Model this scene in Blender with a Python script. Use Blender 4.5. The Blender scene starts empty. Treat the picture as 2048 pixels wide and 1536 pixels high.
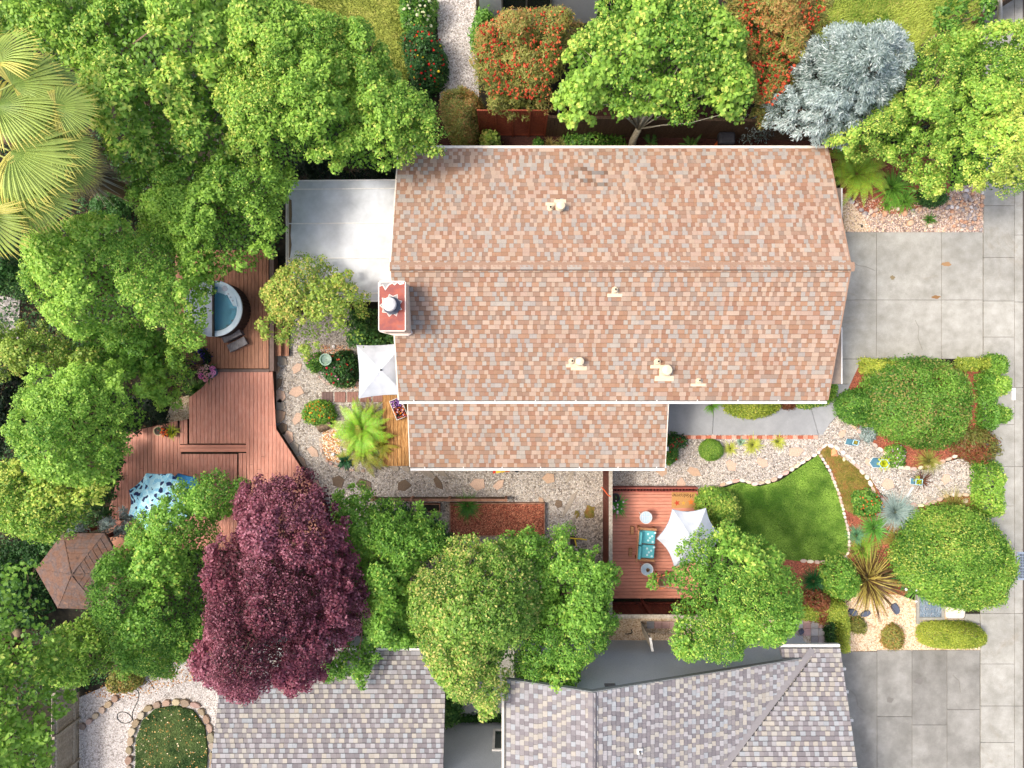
import bpy, bmesh, math, random
import numpy as np
from mathutils import Vector, Matrix

# ------------------------------------------------------------------ camera, sky, sun, exposure
CAMH = 26.2
F = 1365.333
sc = bpy.context.scene
cam_d = bpy.data.cameras.new('camera'); cam = bpy.data.objects.new('camera', cam_d)
sc.collection.objects.link(cam); sc.camera = cam
cam_d.lens = 24.0; cam_d.sensor_width = 36.0; cam_d.clip_end = 2000.0; cam_d.clip_start = 0.1
cam.location = (0, 0, CAMH); cam.rotation_euler = (0, 0, 0)
sc.render.resolution_x = 1024; sc.render.resolution_y = 768

SUN_EL = math.radians(57.0)
w = bpy.data.worlds.new('World'); sc.world = w; w.use_nodes = True
wn = w.node_tree; wn.nodes.clear()
wo = wn.nodes.new('ShaderNodeOutputWorld'); bg = wn.nodes.new('ShaderNodeBackground')
sky = wn.nodes.new('ShaderNodeTexSky'); sky.sky_type = 'NISHITA'; sky.sun_disc = False
sky.sun_elevation = SUN_EL; sky.sun_rotation = math.radians(270.0)
sky.dust_density = 5.0; sky.air_density = 1.0; sky.ozone_density = 0.6
bg.inputs['Strength'].default_value = 0.15
wn.links.new(sky.outputs[0], bg.inputs[0]); wn.links.new(bg.outputs[0], wo.inputs[0])
sun_d = bpy.data.lights.new('sun', 'SUN'); sun_d.energy = 1.25; sun_d.angle = math.radians(11.0)
sun_d.color = (1.0, 0.965, 0.91)
sun = bpy.data.objects.new('sun', sun_d); sc.collection.objects.link(sun)
sun.location = (-20, 0, 40); sun.rotation_euler = (0, -(math.pi/2 - SUN_EL), 0)
sc.view_settings.view_transform = 'Standard'; sc.view_settings.look = 'None'
sc.view_settings.gamma = 1.0; sc.view_settings.exposure = 1.12
try: sc.view_settings.use_curve_mapping = False
except Exception: pass
sc.cycles.max_bounces = 6; sc.cycles.diffuse_bounces = 3; sc.cycles.transmission_bounces = 4
sc.cycles.transparent_max_bounces = 4

# ------------------------------------------------------------------ helpers
COL = sc.collection
RNG = random.Random(7)
def U(px, py, h=0.0):
    s = (CAMH - h)/F
    return Vector(((px-1024)*s, -(py-768)*s, h))
def UP(pts, h=0.0):
    return [(U(a, b, h).x, U(a, b, h).y) for a, b in pts]
def S(d, h=0.0): return d*(CAMH-h)/F          # pixels to metres at height h
def lin(c):
    c = c/255.0
    return c/12.92 if c <= 0.04045 else ((c+0.055)/1.055)**2.4
def C(r, g, b): return (lin(r), lin(g), lin(b))
def org(o):
    v = Vector((0, 0, 0))
    while o is not None:
        v = v + o.location; o = o.parent
    return v
def tag(o, label=None, cat=None, group=None, kind=None):
    if label: o['label'] = label
    if cat: o['category'] = cat
    if group: o['group'] = group
    if kind: o['kind'] = kind
    return o
def thing(name, label, cat, loc, group=None, rz=0.0):
    o = bpy.data.objects.new(name, None); COL.objects.link(o)
    o.location = loc; o.rotation_euler = (0, 0, rz); o.empty_display_size = 0.2
    return tag(o, label, cat, group)
def copy_tree(o, parent=None):
    c = o.copy(); COL.objects.link(c); c.parent = parent
    for ch in list(o.children): copy_tree(ch, c)
    return c

class MB:
    """collects shapes in world coordinates"""
    def __init__(s): s.v = []; s.f = []; s.c = []; s.cc = (1, 1, 1)
    def add(s, vs, fs, col=None):
        b = len(s.v); s.v += [tuple(x) for x in vs]
        for f in fs: s.f.append(tuple(i+b for i in f)); s.c.append(col or s.cc)
        return s
    def box(s, x0, y0, z0, x1, y1, z1, col=None):
        v = [(x0,y0,z0),(x1,y0,z0),(x1,y1,z0),(x0,y1,z0),(x0,y0,z1),(x1,y0,z1),(x1,y1,z1),(x0,y1,z1)]
        return s.add(v, [(0,3,2,1),(4,5,6,7),(0,1,5,4),(1,2,6,5),(2,3,7,6),(3,0,4,7)], col)
    def obox(s, c, size, rz=0, col=None, tilt=None):
        sx, sy, sz = size[0]/2, size[1]/2, size[2]/2
        m = Matrix.Translation(c) @ Matrix.Rotation(rz, 4, 'Z')
        if tilt: m = m @ Matrix.Rotation(tilt[1], 4, tilt[0])
        v = [m @ Vector(p) for p in [(-sx,-sy,-sz),(sx,-sy,-sz),(sx,sy,-sz),(-sx,sy,-sz),(-sx,-sy,sz),(sx,-sy,sz),(sx,sy,sz),(-sx,sy,sz)]]
        return s.add(v, [(0,3,2,1),(4,5,6,7),(0,1,5,4),(1,2,6,5),(2,3,7,6),(3,0,4,7)], col)
    def prism(s, pts, z0, z1, col=None, bev=0.0):
        a = sum(pts[i][0]*pts[(i+1) % len(pts)][1]-pts[(i+1) % len(pts)][0]*pts[i][1] for i in range(len(pts)))
        if a < 0: pts = pts[::-1]
        n = len(pts)
        if bev:
            cx = sum(p[0] for p in pts)/n; cy = sum(p[1] for p in pts)/n
            r = max(1e-6, max(math.hypot(p[0]-cx, p[1]-cy) for p in pts)); k = 1-bev/r
            ins = [(cx+(p[0]-cx)*k, cy+(p[1]-cy)*k) for p in pts]
            v = [(x, y, z0) for x, y in pts]+[(x, y, z1-bev*.7) for x, y in pts]+[(x, y, z1) for x, y in ins]
            f = [tuple(range(2*n, 3*n))]
            for i in range(n):
                j = (i+1) % n
                f.append((i, j, n+j, n+i)); f.append((n+i, n+j, 2*n+j, 2*n+i))
            return s.add(v, f, col)
        v = [(x, y, z0) for x, y in pts]+[(x, y, z1) for x, y in pts]
        f = [tuple(range(n, 2*n)), tuple(reversed(range(n)))]
        for i in range(n):
            j = (i+1) % n; f.append((i, j, n+j, n+i))
        return s.add(v, f, col)
    def tube(s, path, rad, n=8, col=None, cap=True):
        path = [Vector(p) for p in path]
        if not hasattr(rad, '__len__'): rad = [rad]*len(path)
        rings = []
        for i, p in enumerate(path):
            t = (path[min(i+1, len(path)-1)]-path[max(i-1, 0)]).normalized()
            a = Vector((0, 0, 1)) if abs(t.z) < .9 else Vector((1, 0, 0))
            u = t.cross(a).normalized(); w_ = u.cross(t)
            rings.append([p+(u*math.cos(2*math.pi*k/n)+w_*math.sin(2*math.pi*k/n))*rad[i] for k in range(n)])
        v = [q for r in rings for q in r]; f = []
        for i in range(len(path)-1):
            for k in range(n):
                a = i*n+k; b = i*n+(k+1) % n; f.append((a, a+n, b+n, b))
        if cap: f.append(tuple(range(n))); f.append(tuple(reversed(range((len(path)-1)*n, len(path)*n))))
        return s.add(v, f, col)
    def lathe(s, c, prof, n=20, col=None, top=True):
        v = []; f = []
        for r, z in prof:
            for k in range(n):
                a = 2*math.pi*k/n; v.append((c[0]+r*math.cos(a), c[1]+r*math.sin(a), c[2]+z))
        m = len(prof)
        for i in range(m-1):
            for k in range(n):
                k2 = (k+1) % n; f.append((i*n+k, i*n+k2, (i+1)*n+k2, (i+1)*n+k))
        f.append(tuple(reversed(range(n))))
        if top: f.append(tuple(range((m-1)*n, m*n)))
        return s.add(v, f, col)
    def ico(s, c, r, col=None, sq=(1, 1, 1), rz=0.0, jit=0.0, rng=RNG):
        t = 1.618; base = [(-1,t,0),(1,t,0),(-1,-t,0),(1,-t,0),(0,-1,t),(0,1,t),(0,-1,-t),(0,1,-t),(t,0,-1),(t,0,1),(-t,0,-1),(-t,0,1)]
        k = 1/math.sqrt(1+t*t); ca, sa = math.cos(rz), math.sin(rz); v = []
        for x, y, z in base:
            j = 1+rng.uniform(-jit, jit)
            x, y, z = x*k*r*sq[0]*j, y*k*r*sq[1]*j, z*k*r*sq[2]*j
            v.append((c[0]+x*ca-y*sa, c[1]+x*sa+y*ca, c[2]+z))
        f = [(0,11,5),(0,5,1),(0,1,7),(0,7,10),(0,10,11),(1,5,9),(5,11,4),(11,10,2),(10,7,6),(7,1,8),(3,9,4),(3,4,2),(3,2,6),(3,6,8),(3,8,9),(4,9,5),(2,4,11),(6,2,10),(8,6,7),(9,8,1)]
        return s.add(v, f, col)
    def build(s, name, m, parent=None, smooth=False, base=None, kind=None):
        me = bpy.data.meshes.new(name)
        o = bpy.data.objects.new(name, me); COL.objects.link(o)
        if parent is not None: o.parent = parent; g = org(parent)
        else:
            if base is None:
                a = np.array(s.v); base = ((a[:, 0].min()+a[:, 0].max())/2, (a[:, 1].min()+a[:, 1].max())/2, a[:, 2].min())
            o.location = base; g = Vector(base)
        me.from_pydata([(x-g.x, y-g.y, z-g.z) for x, y, z in s.v], [], s.f)
        at = me.attributes.new('col', 'FLOAT_VECTOR', 'FACE')
        at.data.foreach_set('vector', np.array(s.c, dtype=np.float32).ravel())
        me.materials.append(m)
        if smooth: me.polygons.foreach_set('use_smooth', [True]*len(me.polygons))
        me.update()
        if kind: o['kind'] = kind
        return o

def mesh_np(name, V, Q, cols, m, parent=None, smooth=False, base=None, kind=None):
    V = np.asarray(V, dtype=np.float32); Q = np.asarray(Q, dtype=np.int32)
    me = bpy.data.meshes.new(name); o = bpy.data.objects.new(name, me); COL.objects.link(o)
    if parent is not None: o.parent = parent; g = org(parent)
    else:
        if base is None: base = (float(V[:, 0].mean()), float(V[:, 1].mean()), float(V[:, 2].min()))
        o.location = base; g = Vector(base)
    V = V-np.array([g.x, g.y, g.z], dtype=np.float32)
    k = Q.shape[1]; n = Q.shape[0]
    me.vertices.add(len(V)); me.vertices.foreach_set('co', V.ravel())
    me.loops.add(n*k); me.loops.foreach_set('vertex_index', Q.ravel())
    me.polygons.add(n); me.polygons.foreach_set('loop_start', np.arange(0, n*k, k, dtype=np.int32))
    if smooth: me.polygons.foreach_set('use_smooth', np.ones(n, dtype=bool))
    me.update(calc_edges=True)
    at = me.attributes.new('col', 'FLOAT_VECTOR', 'FACE')
    at.data.foreach_set('vector', np.asarray(cols, dtype=np.float32).ravel())
    me.materials.append(m)
    if kind: o['kind'] = kind
    return o

# ------------------------------------------------------------------ materials
def _nt(name):
    m = bpy.data.materials.new(name); m.use_nodes = True; nt = m.node_tree; nt.nodes.clear()
    out = nt.nodes.new('ShaderNodeOutputMaterial'); b = nt.nodes.new('ShaderNodeBsdfPrincipled')
    nt.links.new(b.outputs[0], out.inputs[0]); return m, nt, b, out
def _noise(nt, scale, detail=5, rough=.6, stretch=None):
    g = nt.nodes.new('ShaderNodeNewGeometry'); n = nt.nodes.new('ShaderNodeTexNoise')
    n.inputs['Scale'].default_value = scale; n.inputs['Detail'].default_value = detail; n.inputs['Roughness'].default_value = rough
    if stretch:
        mp = nt.nodes.new('ShaderNodeMapping'); mp.inputs['Scale'].default_value = stretch
        nt.links.new(g.outputs['Position'], mp.inputs[0]); nt.links.new(mp.outputs[0], n.inputs['Vector'])
    else: nt.links.new(g.outputs['Position'], n.inputs['Vector'])
    return n
def _ramp(nt, fac, cols, lo=.3, hi=.7):
    r = nt.nodes.new('ShaderNodeValToRGB'); e = r.color_ramp.elements
    while len(e) < len(cols): e.new(.5)
    for i, c in enumerate(cols):
        e[i].position = lo+(hi-lo)*i/max(1, len(cols)-1); e[i].color = (*c, 1)
    nt.links.new(fac, r.inputs[0]); return r
def _mul(nt, a, b, fac=1.0, mode='MULTIPLY'):
    x = nt.nodes.new('ShaderNodeMix'); x.data_type = 'RGBA'; x.blend_type = mode
    x.inputs[0].default_value = fac
    nt.links.new(a, x.inputs[6]); nt.links.new(b, x.inputs[7]); return x.outputs[2]
def _bump(nt, b, h, s, dist=.02):
    bp = nt.nodes.new('ShaderNodeBump'); bp.inputs['Strength'].default_value = s; bp.inputs['Distance'].default_value = dist
    nt.links.new(h, bp.inputs['Height']); nt.links.new(bp.outputs[0], b.inputs['Normal'])
def mat(name, cols, scale=6, rough=.8, bump=.2, stretch=None, big=None, objvar=0.0, metal=0.0, fine=0.0, spec=.3):
    m, nt, b, out = _nt(name)
    n = _noise(nt, scale, 6, .65, stretch); col = _ramp(nt, n.outputs[0], cols).outputs[0]
    if big:
        n2 = _noise(nt, big[0], 4, .6); col = _mul(nt, col, _ramp(nt, n2.outputs[0], [(big[1],)*3, (big[2],)*3], .35, .65).outputs[0])
    if fine:
        n3 = _noise(nt, 45, 2, .7); col = _mul(nt, col, _ramp(nt, n3.outputs[0], [(1-fine,)*3, (1+fine*.6,)*3], .3, .7).outputs[0])
    if objvar:
        oi = nt.nodes.new('ShaderNodeObjectInfo')
        col = _mul(nt, col, _ramp(nt, oi.outputs['Random'], [(1-objvar,)*3, (1+objvar*.5,)*3], 0, 1).outputs[0])
    nt.links.new(col, b.inputs['Base Color']); b.inputs['Roughness'].default_value = rough
    b.inputs['Metallic'].default_value = metal; b.inputs['Specular IOR Level'].default_value = spec
    if bump: _bump(nt, b, n.outputs[0], bump)
    return m
def mat_attr(name, rough=.85, var=.15, scale=25, bump=.15, transl=0.0, spec=.2, stretch=None):
    m, nt, b, out = _nt(name)
    a = nt.nodes.new('ShaderNodeAttribute'); a.attribute_name = 'col'
    n = _noise(nt, scale, 3, .7, stretch)
    col = _mul(nt, a.outputs['Color'], _ramp(nt, n.outputs[0], [(1-var,)*3, (1+var,)*3], .3, .7).outputs[0])
    nt.links.new(col, b.inputs['Base Color']); b.inputs['Roughness'].default_value = rough
    b.inputs['Specular IOR Level'].default_value = spec
    if bump: _bump(nt, b, n.outputs[0], bump, .01)
    if transl:
        t = nt.nodes.new('ShaderNodeBsdfTranslucent'); mx = nt.nodes.new('ShaderNodeMixShader'); mx.inputs[0].default_value = transl
        nt.links.new(col, t.inputs[0]); nt.links.new(b.outputs[0], mx.inputs[1]); nt.links.new(t.outputs[0], mx.inputs[2])
        nt.links.new(mx.outputs[0], out.inputs[0])
    return m
def mat_gravel(name, cols, scale=17, dark=.45, bump=.8, big=(0.5, .86, 1.08)):
    m, nt, b, out = _nt(name)
    g = nt.nodes.new('ShaderNodeNewGeometry'); v = nt.nodes.new('ShaderNodeTexVoronoi'); v.inputs['Scale'].default_value = scale
    nt.links.new(g.outputs['Position'], v.inputs['Vector'])
    sp = nt.nodes.new('ShaderNodeSeparateColor'); nt.links.new(v.outputs['Color'], sp.inputs[0])
    col = _ramp(nt, sp.outputs[0], cols, 0, 1).outputs[0]
    ed = nt.nodes.new('ShaderNodeTexVoronoi'); ed.feature = 'DISTANCE_TO_EDGE'; ed.inputs['Scale'].default_value = scale
    nt.links.new(g.outputs['Position'], ed.inputs['Vector'])
    col = _mul(nt, col, _ramp(nt, ed.outputs['Distance'], [(dark,)*3, (1, 1, 1)], 0, .12).outputs[0])
    n2 = _noise(nt, big[0], 4, .6); col = _mul(nt, col, _ramp(nt, n2.outputs[0], [(big[1],)*3, (big[2],)*3], .35, .65).outputs[0])
    nt.links.new(col, b.inputs['Base Color']); b.inputs['Roughness'].default_value = .85
    _bump(nt, b, ed.outputs['Distance'], bump, .03); return m

LEAF = mat_attr('leaf', rough=.5, var=.12, scale=60, bump=0, transl=.4, spec=.35)
BLADE = mat_attr('blade', rough=.5, var=.1, scale=40, bump=0, transl=.25, spec=.3)
PETAL = mat_attr('petal', rough=.6, var=.08, bump=0, transl=.3)
PAINT = mat_attr('painted_surface', rough=.55, var=.06, scale=9, bump=.05)
STONE = mat_attr('stone', rough=.85, var=.22, scale=22, bump=.5)
SHING = mat_attr('asphalt_shingle', rough=.95, var=.16, scale=55, bump=.3, spec=.1)
BARK = mat('bark', [C(70, 55, 42), C(120, 100, 80), C(150, 132, 110)], 14, .9, .8)
BARKP = mat('pale_bark', [C(150, 135, 105), C(190, 178, 150), C(205, 195, 170)], 9, .85, .4)

# ------------------------------------------------------------------ numpy tools
def vnoise(x, y, scale, seed):
    r = np.random.default_rng(seed); G = r.random((64, 64))
    x = x/scale+100; y = y/scale+100
    xi = np.floor(x).astype(int); yi = np.floor(y).astype(int); fx = x-xi; fy = y-yi
    fx = fx*fx*(3-2*fx); fy = fy*fy*(3-2*fy)
    a = G[xi % 64, yi % 64]; b = G[(xi+1) % 64, yi % 64]; c = G[xi % 64, (yi+1) % 64]; d = G[(xi+1) % 64, (yi+1) % 64]
    return (a*(1-fx)+b*fx)*(1-fy)+(c*(1-fx)+d*fx)*fy
def inside(P, poly):
    x, y = P[:, 0], P[:, 1]; r = np.zeros(len(P), bool); n = len(poly)
    for i in range(n):
        x1, y1 = poly[i]; x2, y2 = poly[(i+1) % n]
        if y1 == y2: continue
        c = (y1 > y) != (y2 > y)
        r ^= c & (x < (x2-x1)*(y-y1)/(y2-y1)+x1)
    return r
def edged(P, poly):
    d = np.full(len(P), 1e9); n = len(poly)
    for i in range(n):
        a = np.array(poly[i]); b = np.array(poly[(i+1) % n]); ab = b-a; L = max(1e-9, ab@ab)
        t = np.clip(((P-a)@ab)/L, 0, 1); q = a+t[:, None]*ab
        d = np.minimum(d, np.hypot(P[:, 0]-q[:, 0], P[:, 1]-q[:, 1]))
    return d
def norm(a): return a/np.maximum(1e-9, np.linalg.norm(a, axis=1))[:, None]
def scatter(poly, n, r):
    """n random points in polygon"""
    a = np.array(poly); lo = a.min(0); hi = a.max(0); out = []
    need = n; tries = 0
    while need > 0 and tries < 40:
        P = lo+(hi-lo)*r.random((int(need*1.8)+20, 2)); P = P[inside(P, poly)]
        out.append(P[:need]); need -= len(P[:need]); tries += 1
    return np.concatenate(out)
def area(poly):
    n = len(poly); return abs(sum(poly[i][0]*poly[(i+1) % n][1]-poly[(i+1) % n][0]*poly[i][1] for i in range(n)))/2
def leafquads(P, N, L, Wd, r, T=None, fold=.12):
    """diamond leaves: P centres, N normals, L length array, Wd width array"""
    n = len(P)
    if T is None: T = r.normal(size=(n, 3))
    T = T-N*np.sum(T*N, 1)[:, None]; T = norm(T); B = np.cross(N, T)
    L = np.broadcast_to(L, n)[:, None]; Wd = np.broadcast_to(Wd, n)[:, None]
    V = np.empty((n, 4, 3)); V[:, 0] = P-T*L/2; V[:, 1] = P+B*Wd/2-N*Wd*fold; V[:, 2] = P+T*L/2; V[:, 3] = P-B*Wd/2-N*Wd*fold
    V[:, 1] += T*L*.08; V[:, 3] += T*L*.08
    Q = np.arange(n*4).reshape(n, 4); return V.reshape(-1, 3), Q
def lerp(a, b, t): return np.array(a)[None]*(1-t[:, None])+np.array(b)[None]*t[:, None]
# ------------------------------------------------------------------ plants
PAL = {
 'lime':   (C(66, 122, 18), C(168, 210, 66), C(220, 226, 92)),
 'limeb':  (C(74, 134, 22), C(176, 218, 72), C(218, 228, 96)),
 'maple':  (C(54, 112, 18), C(146, 198, 60), C(204, 220, 84)),
 'green':  (C(46, 102, 20), C(130, 184, 58), C(186, 212, 80)),
 'glossy': (C(44, 104, 20), C(130, 182, 58), C(186, 212, 84)),
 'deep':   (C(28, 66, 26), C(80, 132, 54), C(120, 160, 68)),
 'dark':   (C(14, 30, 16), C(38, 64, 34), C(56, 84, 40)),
 'plum':   (C(44, 8, 16), C(154, 74, 92), C(190, 118, 134)),
 'gold':   (C(82, 126, 26), C(176, 200, 70), C(228, 206, 100)),
 'blossom':(C(62, 114, 24), C(154, 194, 64), C(226, 214, 112)),
 'yellow': (C(114, 142, 26), C(198, 208, 60), C(226, 214, 82)),
 'olive':  (C(98, 108, 34), C(172, 172, 74), C(206, 148, 78)),
 'blue':   (C(96, 118, 106), C(196, 212, 206), C(226, 234, 228)),
 'bush':   (C(58, 112, 18), C(156, 202, 60), C(206, 214, 84)),
 'domev':  (C(58, 112, 20), C(146, 194, 60), C(184, 164, 88)),
 'rust':   (C(104, 50, 24), C(168, 102, 56), C(116, 136, 50)),
}
def colours(pal, t, acc, r):
    d, l, a = PAL[pal]; c = lerp(d, l, np.clip(t, 0, 1))
    k = np.clip(acc, 0, 1)[:, None]; c = c*(1-k)+np.array(a)[None]*k
    return c*.9+.1*c.mean(1)[:, None]*1.05

def puffs(poly, h0, h1, R, sp, pr, r, seed, gap=.22, rough=.5, cl=1.05):
    a = np.array(poly); lo = a.min(0)-cl; hi = a.max(0)+cl
    gx, gy = np.meshgrid(np.arange(lo[0], hi[0], cl), np.arange(lo[1], hi[1], cl*.87)); gx[1::2] += cl/2
    Cc = np.stack([gx.ravel(), gy.ravel()], 1)+r.uniform(-.38, .38, (gx.size, 2))*cl
    co = r.normal(0, .30, len(Cc))*rough*1.6; cr = cl*r.uniform(.52, .74, len(Cc)); ct = r.random(len(Cc))
    gx, gy = np.meshgrid(np.arange(lo[0], hi[0], sp), np.arange(lo[1], hi[1], sp*.87)); gx[1::2] += sp/2
    P = np.stack([gx.ravel(), gy.ravel()], 1)+r.uniform(-.42, .42, (gx.size, 2))*sp
    P = P[inside(P, poly)]; d = edged(P, poly)
    D2 = np.hypot(P[:, None, 0]-Cc[None, :, 0], P[:, None, 1]-Cc[None, :, 1])/cr[None]
    hz = co[None]+.55*cl*np.sqrt(np.clip(1-D2**2, 0, 1))-np.where(D2 > 1, (D2-1)*2.2, 0)
    k = hz.argmax(1); hloc = hz[np.arange(len(P)), k]; dn = D2[np.arange(len(P)), k]
    nz = vnoise(P[:, 0], P[:, 1], 1.7, seed)
    keep = (dn < 1.0+.25*r.random(len(P))) & (nz > gap+.10*r.random(len(P)))
    P = P[keep]; d = d[keep]; hloc = hloc[keep]; k = k[keep]; nz = nz[keep]; dn = dn[keep]
    t = np.clip(d/R, 0, 1)
    z = h0+(h1-h0)*np.sqrt(1-(1-t)**2)+hloc*(.45+.55*np.clip(d/.5, 0, 1))-.2+rough*1.1*(nz-.5)
    rad = pr*r.uniform(.7, 1.25, len(P))
    return P, z, rad, d, ct[k]

def crown_mesh(poly, h0, h1, R=2.0, sp=.25, pr=.195, leaf=.1, asp=.62, dens=1.0, pal='maple', acc=.1, seed=1, gap=.22,
               rough=.5, under=.3, needle=False, cl=1.05):
    r = np.random.default_rng(seed)
    P, z, rad, d, nz = puffs(poly, h0, h1, R, sp, pr, r, seed, gap, rough, cl)
    n = np.maximum(8, (dens*3.0*6.28*rad**2*.62/(leaf*leaf*asp*.5)*.5)).astype(int)
    idx = np.repeat(np.arange(len(P)), n); N = len(idx)
    th = r.uniform(0, 2*np.pi, N); dz = r.uniform(-.25, 1, N)**1.0; s = np.sqrt(np.clip(1-dz*dz, 0, 1))
    D = np.stack([s*np.cos(th), s*np.sin(th), dz], 1)
    rr = rad[idx]*r.uniform(.45, 1.25, N)
    c = np.stack([P[:, 0], P[:, 1], z-rad*.6], 1)[idx]
    X = c+D*rr[:, None]*np.array([1, 1, .85])
    Nn = norm(D*.9+np.array([0, 0, .55])+r.normal(0, .42, (N, 3)))
    big = vnoise(P[:, 0], P[:, 1], 2.3, seed+5)
    t = .58+.22*(r.random(len(P))-.5)[idx]+.75*(r.random(N)-.5)+.35*(big-.5)[idx]+.42*(nz-.5)[idx]
    ac = (r.random(N) < acc*(.3+2.2*(vnoise(P[:, 0], P[:, 1], 1.2, seed+9)**2))[idx])*r.uniform(.4, 1, N)
    col = colours(pal, t, ac, r)
    if needle:
        out = D+r.normal(0, .25, (N, 3)); cx = np.array(poly).mean(0)
        out[:, :2] += norm(np.c_[X[:, :2]-cx, np.zeros(N)])[:, :2]*.6
        V, Q = leafquads(X, Nn, leaf*r.uniform(.7, 1.2, N)*1.8, leaf*.42, r, T=out)
    else:
        sz = leaf*r.uniform(.65, 1.3, N)*(.75+.6*nz)[idx]; V, Q = leafquads(X, Nn, sz, sz*asp, r)
    Vs = [V]; Cs = [col]
    if under > 0:
        M = int(N*under); p = scatter(poly, M, r); dd = edged(p, poly)
        ok = dd > .3; p = p[ok]; dd = dd[ok]; M = len(p)
        zz = h0+(h1-h0)*np.sqrt(1-(1-np.clip(dd/R, 0, 1))**2)-r.uniform(.5, 1.1+.25*(h1-h0), M)
        zz = np.maximum(zz, .15*h0+.1)
        # keep clear of the deepest gaps
        g = vnoise(p[:, 0], p[:, 1], 1.5, seed)*.6+vnoise(p[:, 0], p[:, 1], .7, seed+1)*.4
        ok = g > gap-.05; p = p[ok]; zz = zz[ok]; M = len(p)
        X2 = np.c_[p, zz]; N2 = norm(np.array([0, 0, 1.])+r.normal(0, .5, (M, 3)))
        V2, Q2 = leafquads(X2, N2, leaf*1.3, leaf*.9, r)
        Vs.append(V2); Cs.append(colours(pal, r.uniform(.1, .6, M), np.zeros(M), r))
    V = np.concatenate(Vs); Q = np.arange(len(V)).reshape(-1, 4)
    return V, Q, np.concatenate(Cs), (P, z, rad)

TRI = [0]
TWIG = mat('grey_twig_bark', [C(120, 104, 84), C(160, 146, 124)], 14, .9, .2)
def tree(name, label, cat, px, h0, h1, base=None, group=None, bark=None, tr=.16, bend=.25, limbs=9, twigs=0, **k):
    hm = h0+.45*(h1-h0); poly = UP(px, hm); seed = k.get('seed', 1)
    V, Q, cols, (P, z, rad) = crown_mesh(poly, h0, h1, **k)
    c = np.array(poly).mean(0)
    b = U(*base, 0) if base else Vector((c[0], c[1], 0))
    root = thing(name, label, cat, (b.x, b.y, 0), group)
    mesh_np('crown', V, Q, cols, LEAF, root); TRI[0] += len(Q)*2
    m = MB(); r = random.Random(seed)
    top = Vector((c[0], c[1], h0+.3*(h1-h0))); fork = b.lerp(top, .38); fork.z = max(.5, h0*.42)
    m.tube([b, b.lerp(fork, .5)+Vector((r.uniform(-.1, .1), r.uniform(-.1, .1), 0)), fork], [tr*1.25, tr, tr*.85], 9)
    ids = list(range(len(P))); r.shuffle(ids)
    for i in ids[:limbs*3]:
        e = Vector((P[i][0], P[i][1], z[i]-rad[i]*.9)); st = fork
        mid = st.lerp(e, .5)+Vector((r.uniform(-.25, .25), r.uniform(-.25, .25), .15*(e-st).length*r.uniform(.2, 1)))
        big = i in ids[:limbs]
        m.tube([st, st.lerp(mid, .5)+Vector((0, 0, .1)), mid, e], [tr*.5, tr*.36, tr*.24, tr*.08] if big else [tr*.3, tr*.2, tr*.12, tr*.05], 6)
    m.build('trunk', bark or BARK, root, smooth=True)
    if twigs:
        m = MB()
        for i in [r.randrange(len(P)) for _ in range(twigs)]:
            e = Vector((P[i][0], P[i][1], z[i]+r.uniform(-.05, .16))); a = r.uniform(0, 6.28); L = r.uniform(.4, 1.0); q = e-Vector((L*math.cos(a), L*math.sin(a), r.uniform(.0, .25)))
            m.tube([q, q.lerp(e, .5)+Vector((r.uniform(-.06, .06), r.uniform(-.06, .06), .04)), e], [.016, .011, .005], 4)
            for _ in range(2): f_ = q.lerp(e, r.uniform(.3, .8)); b_ = a+r.uniform(-.9, .9); m.tube([f_, f_+Vector((.3*math.cos(b_), .3*math.sin(b_), .03))], [.008, .003], 4)
        m.build('twigs', TWIG, root, kind='stuff')
    return root

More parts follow.
